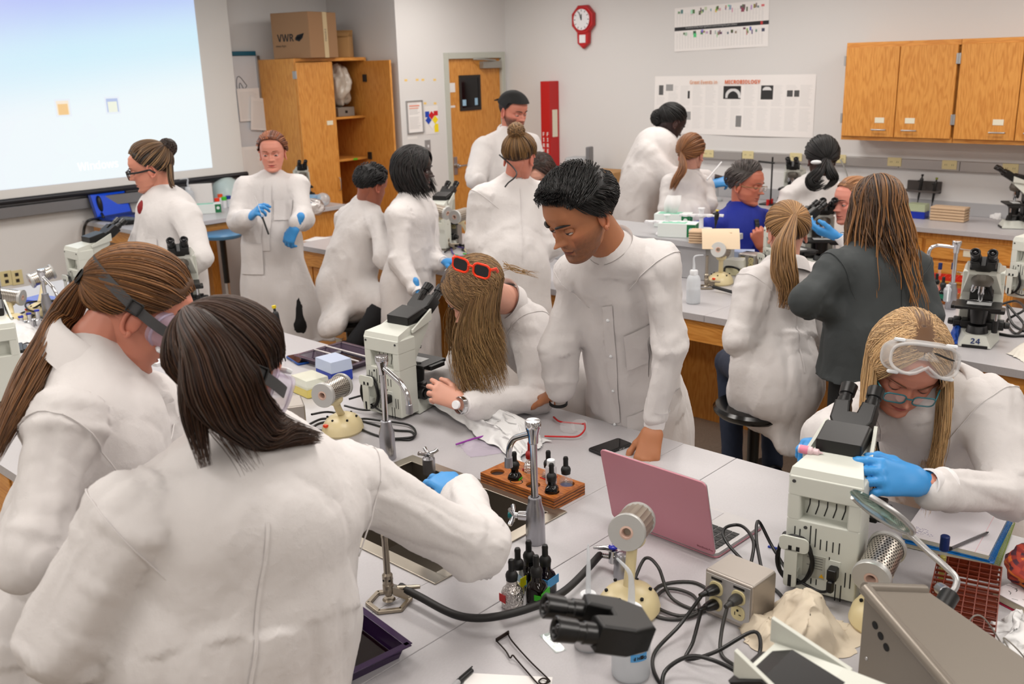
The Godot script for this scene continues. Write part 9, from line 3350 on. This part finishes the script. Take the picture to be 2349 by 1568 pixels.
	s = {"T": T_head(1238, 398, 6.25, -20, 34), "skin": FAIR, "face": true, "H": 0.24, "N": at(1245, 440, 6.4), "SL": at(1292, 470, 6.4), "SR": at(1205, 470, 6.4), "EL": at(1300, 530, 6.3), "ER": at(1195, 530, 6.3), "WL": at(1265, 540, 6.1), "WR": at(1220, 540, 6.1), "P": at(1250, 600, 6.5), "hem": 0.6, "cell": 0.018, "seed": 73}
	s.legs = legs_for(s.P, s.SL - s.SR)
	o = person("woman with curly brown hair looking into a microscope behind the bun woman", s)
	m = MB.new()
	var cb := [Color(0.12, 0.065, 0.04), Color(0.22, 0.12, 0.07)]
	m.tint(Color(0.13, 0.07, 0.045))
	cap_shell(m, s.T, 0.24, 0.02, 0, 0.01)
	hanging(m, s.T, 0.24, 320, cb, cb, 0.026, 0.0036, 0.9, 5.4, [0.14, 0.24], func(t, phi): return cbs.x * 0.05 * t, 0.0, 0.03)
	hp(o, m)
	dk = 1.0
	dk = 1.1
	s = {"T": T_head(1540, 282, 6.5, 116, 34), "skin": Color(0.15, 0.08, 0.055), "face": true, "H": 0.25, "N": at(1515, 318, 6.55), "SL": at(1545, 345, 6.75), "SR": at(1480, 352, 6.35), "EL": at(1590, 400, 6.8), "ER": at(1545, 408, 6.3), "WL": at(1625, 405, 6.7), "WR": at(1628, 405, 6.4), "P": at(1462, 485, 6.5), "hem": 0.42, "cell": 0.015, "amp": 0.011, "seed": 79, "hip": 0.2, "sleeve": 1.12, "waist": 1.05, "collar": "stand",
		"handR": {"dir": cbs.x + v3(0, -0.1, 0), "back": Vector3.UP, "curl": [0.4, 0.4, 0.5, 0.5, 0.5]}}
	s.legs = legs_for(s.P, s.SL - s.SR)
	o = person("dark-skinned woman with a black puff of hair bending to the wall counter", s)
	m = MB.new()
	m.tint(Color(0.022, 0.018, 0.018))
	cap_shell(m, s.T, 0.25, 0.01)
	var bk := [Color(0.02, 0.016, 0.016), Color(0.045, 0.035, 0.035)]
	swept(m, s.T, 0.25, rdir(PI, 0.25), 260, bk, 0.014, 0.0036)
	bun(m, at(1512, 270, 6.5), 0.062, 160, bk)
	hp(o, m)
	dk = 1.0
	dk = 1.1
	s = {"T": T_head(1586, 352, 6.1, 150, 10), "skin": FAIR, "H": 0.24, "N": at(1582, 398, 6.15), "SL": at(1538, 420, 6.05), "SR": at(1612, 425, 6.25), "EL": at(1530, 480, 6.0), "ER": at(1622, 470, 6.2), "WL": at(1560, 490, 6.2), "WR": at(1625, 425, 6.35), "P": at(1568, 515, 6.1), "hem": 0.45, "cell": 0.015, "amp": 0.009, "seed": 83, "collar": "stand",
		"handR": {"dir": cbs.x + v3(0, 0.25, 0), "back": v3(0, 0.5, 0.8), "curl": [0.4, 0.5, 0.6, 0.6, 0.6], "glove": GLOVE}}
	s.legs = legs_for(s.P, s.SL - s.SR)
	o = person("woman with a copper ponytail by the wall counter, back to the camera", s)
	m = MB.new()
	var au := [Color(0.3, 0.17, 0.08), Color(0.45, 0.27, 0.13), Color(0.52, 0.33, 0.17)]
	m.tint(Color(0.32, 0.19, 0.1))
	cap_shell(m, s.T, 0.24, 0.012)
	var tie := rdir(PI - 0.25, -0.25)
	swept(m, s.T, 0.24, tie, 320, au, 0.016, 0.0036)
	tail(m, [sk(s.T, 0.24, tie, 0.012), at(1566, 385, 5.95), at(1552, 412, 5.92), at(1540, 440, 5.9)], [[0.0, 0.012], [0.4, 0.032], [1.0, 0.02]], 160, au, 0.0032)
	hp(o, m)
	dk = 1.0
	s = {"T": T_head(1884, 362, 6.3, 178, 8), "skin": Color(0.2, 0.11, 0.08), "H": 0.24, "N": at(1878, 420, 6.35), "SL": at(1808, 452, 6.25), "SR": at(1922, 445, 6.45), "EL": at(1780, 520, 6.2), "ER": at(1945, 520, 6.4), "WL": at(1800, 560, 6.4), "WR": at(1930, 560, 6.55), "P": at(1862, 570, 6.3), "hem": 0.45, "cell": 0.014, "amp": 0.012, "seed": 89, "hip": 0.22, "sleeve": 1.15, "waist": 1.05}
	s.legs = legs_for(s.P, s.SL - s.SR)
	o = person("woman with a long black ponytail before the wall counter, back to the camera", s)
	T = s.T
	m = MB.new()
	m.tint(Color(0.022, 0.018, 0.02))
	cap_shell(m, T, 0.24, 0.018)
	bk = [Color(0.022, 0.018, 0.02), Color(0.05, 0.042, 0.045)]
	tie = rdir(PI, -0.35)
	swept(m, T, 0.24, tie, 380, bk, 0.024, 0.0036)
	var tp := sk(T, 0.24, tie, 0.014)
	tail(m, [tp, at(1880, 392, 6.05), at(1862, 412, 6.05), at(1870, 425, 6.05), at(1895, 415, 6.05)], [[0.0, 0.02], [0.5, 0.04], [1.0, 0.03]], 200, bk, 0.0034)
	tail(m, [tp, at(1905, 395, 6.05), at(1912, 415, 6.05), at(1885, 437, 6.03)], [[0.0, 0.02], [0.4, 0.035], [1.0, 0.006]], 160, bk, 0.0034)
	hp(o, m)
	m = MB.new()
	m.ball(at(1872, 372, 6.05), v3(0.035, 0.014, 0.02), 12, 8, facing(178))
	part(o, "hair_tie", m, M("cap_white"))
func palette():
	for q in [
		["apparatus_grey", Color(0.66, 0.67, 0.68), 0.5],
		["band_black", Color(0.02, 0.02, 0.022), 0.6],
		["bench_laminate", Color(1, 1, 1), 0.32],
		["black_ink", Color(0.05, 0.05, 0.06), 0.7],
		["black_plastic", Color(0.03, 0.03, 0.032), 0.4],
		["black_rubber", Color(0.025, 0.025, 0.027), 0.35],
		["black_stain_glass", Color(0.012, 0.012, 0.013), 0.06],
		["blue_cover", Color(0.05, 0.4, 0.68), 0.35],
		["blue_ink", Color(0.05, 0.16, 0.38), 0.6],
		["blue_liquid", Color(0.0, 0.12, 0.38), 0.1],
		["blue_wire", Color(0.05, 0.45, 0.75), 0.35],
		["board_white", Color(0.84, 0.85, 0.87), 0.25],
		["brown_liquid", Color(0.25, 0.12, 0.07), 0.2],
		["brushed_steel", Color(0.72, 0.71, 0.70), 0.36, 0.7],
		["bulb_red", Color(0.55, 0.05, 0.035), 0.5],
		["cap_alloy", Color(0.74, 0.74, 0.73), 0.4, 0.5],
		["cap_blue", Color(0.02, 0.15, 0.38), 0.45],
		["cap_cloth", Color(0.025, 0.025, 0.028), 0.8],
		["cap_white", Color(0.86, 0.87, 0.88), 0.4],
		["card", Color(0.88, 0.86, 0.78), 0.7],
		["carton_board", Color(0.60, 0.46, 0.33), 0.85],
		["carton_white", Color(0.84, 0.87, 0.86), 0.6],
		["case_black", Color(0.02, 0.02, 0.022), 0.45],
		["case_blue", Color(0.02, 0.25, 0.55), 0.4],
		["cast_alloy", Color(0.66, 0.63, 0.6), 0.4, 0.75],
		["ceiling_tile", Color(0.86, 0.86, 0.85), 0.9],
		["ceramic_pink", Color(0.78, 0.66, 0.6), 0.7],
		["chrome", Color(0.80, 0.80, 0.81), 0.14, 1.0],
		["clear_liquid", Color(0.83, 0.84, 0.85), 0.3],
		["clip_wire", Color(0.16, 0.12, 0.1), 0.4, 0.8],
		["clock_red", Color(0.72, 0.05, 0.07), 0.3],
		["closer_grey", Color(0.62, 0.61, 0.58), 0.5, 0.3],
		["cream_cloth", Color(0.80, 0.75, 0.67), 0.8],
		["cream_enamel", Color(0.83, 0.77, 0.60), 0.35],
		["cuff_knit", Color(0.88, 0.87, 0.87), 0.85],
		["dark_bronze", Color(0.13, 0.11, 0.10), 0.5],
		["dark_denim", Color(0.03, 0.04, 0.065), 0.8],
		["dark_glass", Color(0.06, 0.065, 0.07), 0.08],
		["dark_stain_glass", Color(0.018, 0.009, 0.008), 0.06],
		["denim_blue", Color(0.08, 0.13, 0.22), 0.8],
		["dial_white", Color(0.92, 0.92, 0.93), 0.3],
		["display_dark", Color(0.04, 0.045, 0.06), 0.1],
		["dome_pale", Color(0.8, 0.88, 0.88, 0.75), 0.3],
		["door_frame_paint", Color(0.74, 0.75, 0.71), 0.5],
		["dropper_rubber", Color(0.02, 0.02, 0.022), 0.5],
		["eyepiece_black", Color(0.035, 0.035, 0.038), 0.32],
		["floor_tile", Color(1, 1, 1), 0.35],
		["floral_print", Color.WHITE, 0.7],
		["foil", Color(0.85, 0.83, 0.82), 0.28, 1.0],
		["folder_blue", Color(0.1, 0.25, 0.75), 0.25],
		["frame_black", Color(0.02, 0.02, 0.03), 0.3],
		["frosted_bag", Color(0.72, 0.68, 0.63), 0.35],
		["frosted_plastic", Color(0.84, 0.83, 0.85, 0.6), 0.45],
		["gas_blue", Color(0.02, 0.08, 0.6), 0.3],
		["gilt_frame", Color(0.6, 0.5, 0.35), 0.3, 0.8],
		["glitter_cover", Color(0.03, 0.33, 0.52), 0.25, 0.3],
		["glove_deep", Color(0.05, 0.3, 0.7), 0.5],
		["green_label", Color(0.35, 0.72, 0.12), 0.6],
		["green_wire", Color(0.6, 0.68, 0.35), 0.35],
		["grey_board", Color(0.5, 0.46, 0.42), 0.8],
		["grey_ink", Color(0.35, 0.35, 0.35), 0.7],
		["grey_rubber", Color(0.17, 0.165, 0.16), 0.42],
		["hose_rubber", Color(0.075, 0.068, 0.066), 0.55],
		["ink_stain", Color(0.05, 0.045, 0.06), 0.6],
		["instrument_grey", Color(0.50, 0.47, 0.43), 0.36, 0.35],
		["ivory_plastic", Color(0.84, 0.79, 0.60), 0.4],
		["key_black", Color(0.03, 0.03, 0.032), 0.5],
		["laptop_alu", Color(0.72, 0.71, 0.71), 0.35, 0.6],
		["laptop_blue", Color(0.02, 0.16, 0.45), 0.3],
		["laptop_keys", Color(0.01, 0.1, 0.28), 0.4],
		["laptop_pink", Color(0.74, 0.50, 0.55), 0.45],
		["laptop_screen", Color(0.02, 0.1, 0.3), 0.3],
		["ldpe", Color(0.86, 0.88, 0.9, 0.62), 0.4],
		["lens_dark", Color(0.05, 0.045, 0.06), 0.06],
		["lens_glass", Color(0.75, 0.92, 0.88, 0.05), 0.02],
		["magenta_cover", Color(0.55, 0.05, 0.2), 0.5],
		["marker_grey", Color(0.62, 0.62, 0.63), 0.4],
		["marker_ink", Color(0.2, 0.2, 0.25), 0.6],
		["mic_dark", Color(0.05, 0.05, 0.055), 0.35],
		["navy_bar", Color(0.06, 0.065, 0.1), 0.4],
		["nickel", Color(0.62, 0.58, 0.52), 0.32, 0.9],
		["nose_grey", Color(0.36, 0.34, 0.31), 0.4, 0.3],
		["orange_frame", Color(0.95, 0.22, 0.03), 0.3],
		["orange_ink", Color(0.85, 0.5, 0.15), 0.6],
		["orange_ink_deep", Color(0.85, 0.38, 0.12), 0.6],
		["orange_switch", Color(0.9, 0.25, 0.05), 0.4],
		["page_edge", Color(0.78, 0.76, 0.68), 0.8],
		["pale_blue_card", Color(0.6, 0.75, 0.85), 0.6],
		["pale_ink", Color(0.75, 0.75, 0.75), 0.6],
		["pale_pink_liquid", Color(0.85, 0.78, 0.76), 0.3],
		["panel_frame", Color(0.9, 0.9, 0.9), 0.5],
		["panel_glow", Color(0.9, 0.9, 0.88), 0.6],
		["paper", Color(0.9, 0.89, 0.88), 0.8],
		["paper_cream", Color(0.84, 0.82, 0.78), 0.85],
		["parcel_tape", Color(0.78, 0.7, 0.55), 0.4],
		["pen_clear", Color(0.42, 0.41, 0.42), 0.15],
		["perforated_steel", Color.WHITE, 0.3, 0.85],
		["pink_emboss", Color(0.5, 0.27, 0.31), 0.5],
		["planner_white", Color(0.85, 0.83, 0.84), 0.6],
		["plate_silver", Color(0.68, 0.69, 0.66), 0.35, 0.3],
		["ply_dark", Color(0.16, 0.07, 0.03), 0.7],
		["print_blue", Color(0.05, 0.2, 0.6), 0.6],
		["print_cloth", Color.WHITE, 0.8],
		["print_green", Color(0.03, 0.42, 0.24), 0.6],
		["print_mint", Color(0.5, 0.75, 0.65), 0.6],
		["rack_brown", Color(0.42, 0.15, 0.06), 0.4],
		["rack_grey", Color(0.28, 0.26, 0.25), 0.4],
		["rack_orange", Color(0.75, 0.13, 0.03), 0.4],
		["rack_white", Color(0.85, 0.87, 0.88), 0.4],
		["rack_wood", Color(1, 1, 1), 0.5],
		["red_cloth", Color(0.5, 0.04, 0.07), 0.8],
		["red_liquid", Color(0.45, 0.03, 0.03), 0.2],
		["red_stain_glass", Color(0.045, 0.007, 0.006), 0.06],
		["ribbed_grey", Color(0.58, 0.54, 0.49), 0.4, 0.55],
		["rim_steel", Color(0.66, 0.63, 0.58), 0.3, 0.9],
		["riser_laminate", Color(0.66, 0.66, 0.67), 0.4],
		["rod_white", Color(0.75, 0.72, 0.72), 0.15],
		["ruled_page", Color.WHITE, 0.8],
		["safety_red", Color(0.72, 0.04, 0.03), 0.35],
		["satin_steel", Color(0.72, 0.72, 0.72), 0.35, 0.9],
		["scope_black", Color(0.028, 0.028, 0.03), 0.42],
		["scope_shell", Color(0.80, 0.81, 0.775), 0.42],
		["screen_black", Color(0.01, 0.01, 0.012), 0.06],
		["screen_fabric", Color(0.88, 0.88, 0.87), 0.8],
		["screen_glyph", Color(0.3, 0.3, 0.3), 0.8],
		["screen_grey", Color(0.45, 0.45, 0.47), 0.15],
		["screen_image", Color(0.3, 0.3, 0.3), 0.8],
		["screw_grey", Color(0.3, 0.3, 0.3), 0.35, 0.8],
		["shoe_dark", Color(0.02, 0.02, 0.022), 0.5],
		["sink_steel", Color(0.52, 0.49, 0.45), 0.38, 0.85],
		["slide_white", Color(0.85, 0.86, 0.86), 0.2],
		["slot_dark", Color(0.02, 0.02, 0.02), 0.8],
		["stain_pool", Color(0.06, 0.02, 0.035), 0.05],
		["stain_pool_violet", Color(0.06, 0.04, 0.1), 0.05],
		["stand_white", Color(0.87, 0.87, 0.88), 0.4],
		["stool_black", Color(0.02, 0.02, 0.02), 0.3],
		["stool_blue", Color(0.3, 0.5, 0.66), 0.4],
		["stool_seat", Color(0.015, 0.015, 0.016), 0.16],
		["strap_black", Color(0.02, 0.02, 0.022), 0.7],
		["strap_grey", Color(0.27, 0.27, 0.275), 0.8],
		["sun_lens", Color(0.03, 0.025, 0.03), 0.08],
		["sweat_rib", Color(0.1, 0.115, 0.12), 0.9],
		["tan_board", Color(0.66, 0.5, 0.31), 0.85],
		["tape_aqua", Color(0.45, 0.66, 0.7), 0.6],
		["tape_blue", Color(0.3, 0.6, 0.82), 0.5],
		["tape_green", Color(0.22, 0.7, 0.1), 0.5],
		["tape_green_dark", Color(0.0, 0.4, 0.3), 0.5],
		["tape_pink", Color(0.85, 0.5, 0.6), 0.5],
		["tape_red", Color(0.75, 0.08, 0.1), 0.5],
		["tape_yellow", Color(0.82, 0.8, 0.02), 0.5],
		["teal_button", Color(0.0, 0.45, 0.46), 0.3],
		["teal_cloth", Color(0.2, 0.5, 0.5), 0.8],
		["teal_frame", Color(0.16, 0.42, 0.46), 0.3],
		["teal_print", Color(0.02, 0.32, 0.4), 0.6],
		["teal_rail", Color(0.08, 0.36, 0.45), 0.5],
		["temple_red", Color(0.72, 0.03, 0.04), 0.35],
		["temple_violet", Color(0.25, 0.18, 0.5), 0.4],
		["tie_dots", Color.WHITE, 0.6],
		["tie_dye", Color.WHITE, 0.85],
		["tissue_white", Color(0.88, 0.88, 0.88), 0.8],
		["touchpad_grey", Color(0.66, 0.65, 0.66), 0.3, 0.5],
		["towel_pale", Color(0.86, 0.78, 0.67), 0.9],
		["towel_tan", Color(0.78, 0.67, 0.55), 0.9],
		["tray_clear", Color(0.32, 0.27, 0.33), 0.12],
		["tray_grey", Color(0.5, 0.5, 0.51), 0.4, 0.4],
		["tray_purple", Color(0.2, 0.12, 0.26), 0.15],
		["trouser_dark", Color(0.015, 0.016, 0.022), 0.8],
		["vial_pale", Color(0.85, 0.74, 0.76), 0.35],
		["vinyl_base", Color(0.25, 0.23, 0.22), 0.5],
		["violet_stain_glass", Color(0.028, 0.008, 0.045), 0.06],
		["wall_paint", Color(0.85, 0.845, 0.84), 0.75],
		["warning_yellow", Color(0.85, 0.65, 0.1), 0.6],
		["white_ink", Color(0.9, 0.88, 0.86), 0.6],
		["white_plastic_bag", Color(0.86, 0.86, 0.86), 0.45],
		["wire_grey", Color(0.5, 0.48, 0.45), 0.4],
		["wire_pale", Color(0.6, 0.6, 0.58), 0.5],
		["worn_chrome", Color(0.66, 0.66, 0.68), 0.32, 0.95],
		["yellow_liquid", Color(0.7, 0.65, 0.02), 0.2],
		["yellow_tape", Color(0.92, 0.78, 0.45), 0.6],
		["zip_film", Color(0.82, 0.78, 0.84, 0.45), 0.3],
		["zip_purple", Color(0.55, 0.2, 0.6), 0.4],
	]:
		M(q[0], q[1], q[2] if q.size() > 2 else 0.5, q[3] if q.size() > 3 else 0.0, q[4] if q.size() > 4 else 0.5)
func v3(x := 0.0, y := 0.0, z := 0.0) -> Vector3:
	return Vector3(x, y, z)
func v2(x: float, y: float) -> Vector2:
	return Vector2(x, y)
func pv2(a: Array) -> PackedVector2Array:
	return PackedVector2Array(a)
func pv3(a: Array) -> PackedVector3Array:
	return PackedVector3Array(a)
func rr(a: float, b: float) -> float:
	return rng.randf_range(a, b)
func rd(a: float) -> float:
	return deg_to_rad(a)
func rx(a: float) -> Basis:
	return Basis(Vector3.RIGHT, a)
func ry(a: float) -> Basis:
	return Basis(Vector3.UP, a)
func rz(a: float) -> Basis:
	return Basis(Vector3.BACK, a)
func xf3(b := Basis(), o := Vector3()) -> Transform3D:
	return Transform3D(b, o)
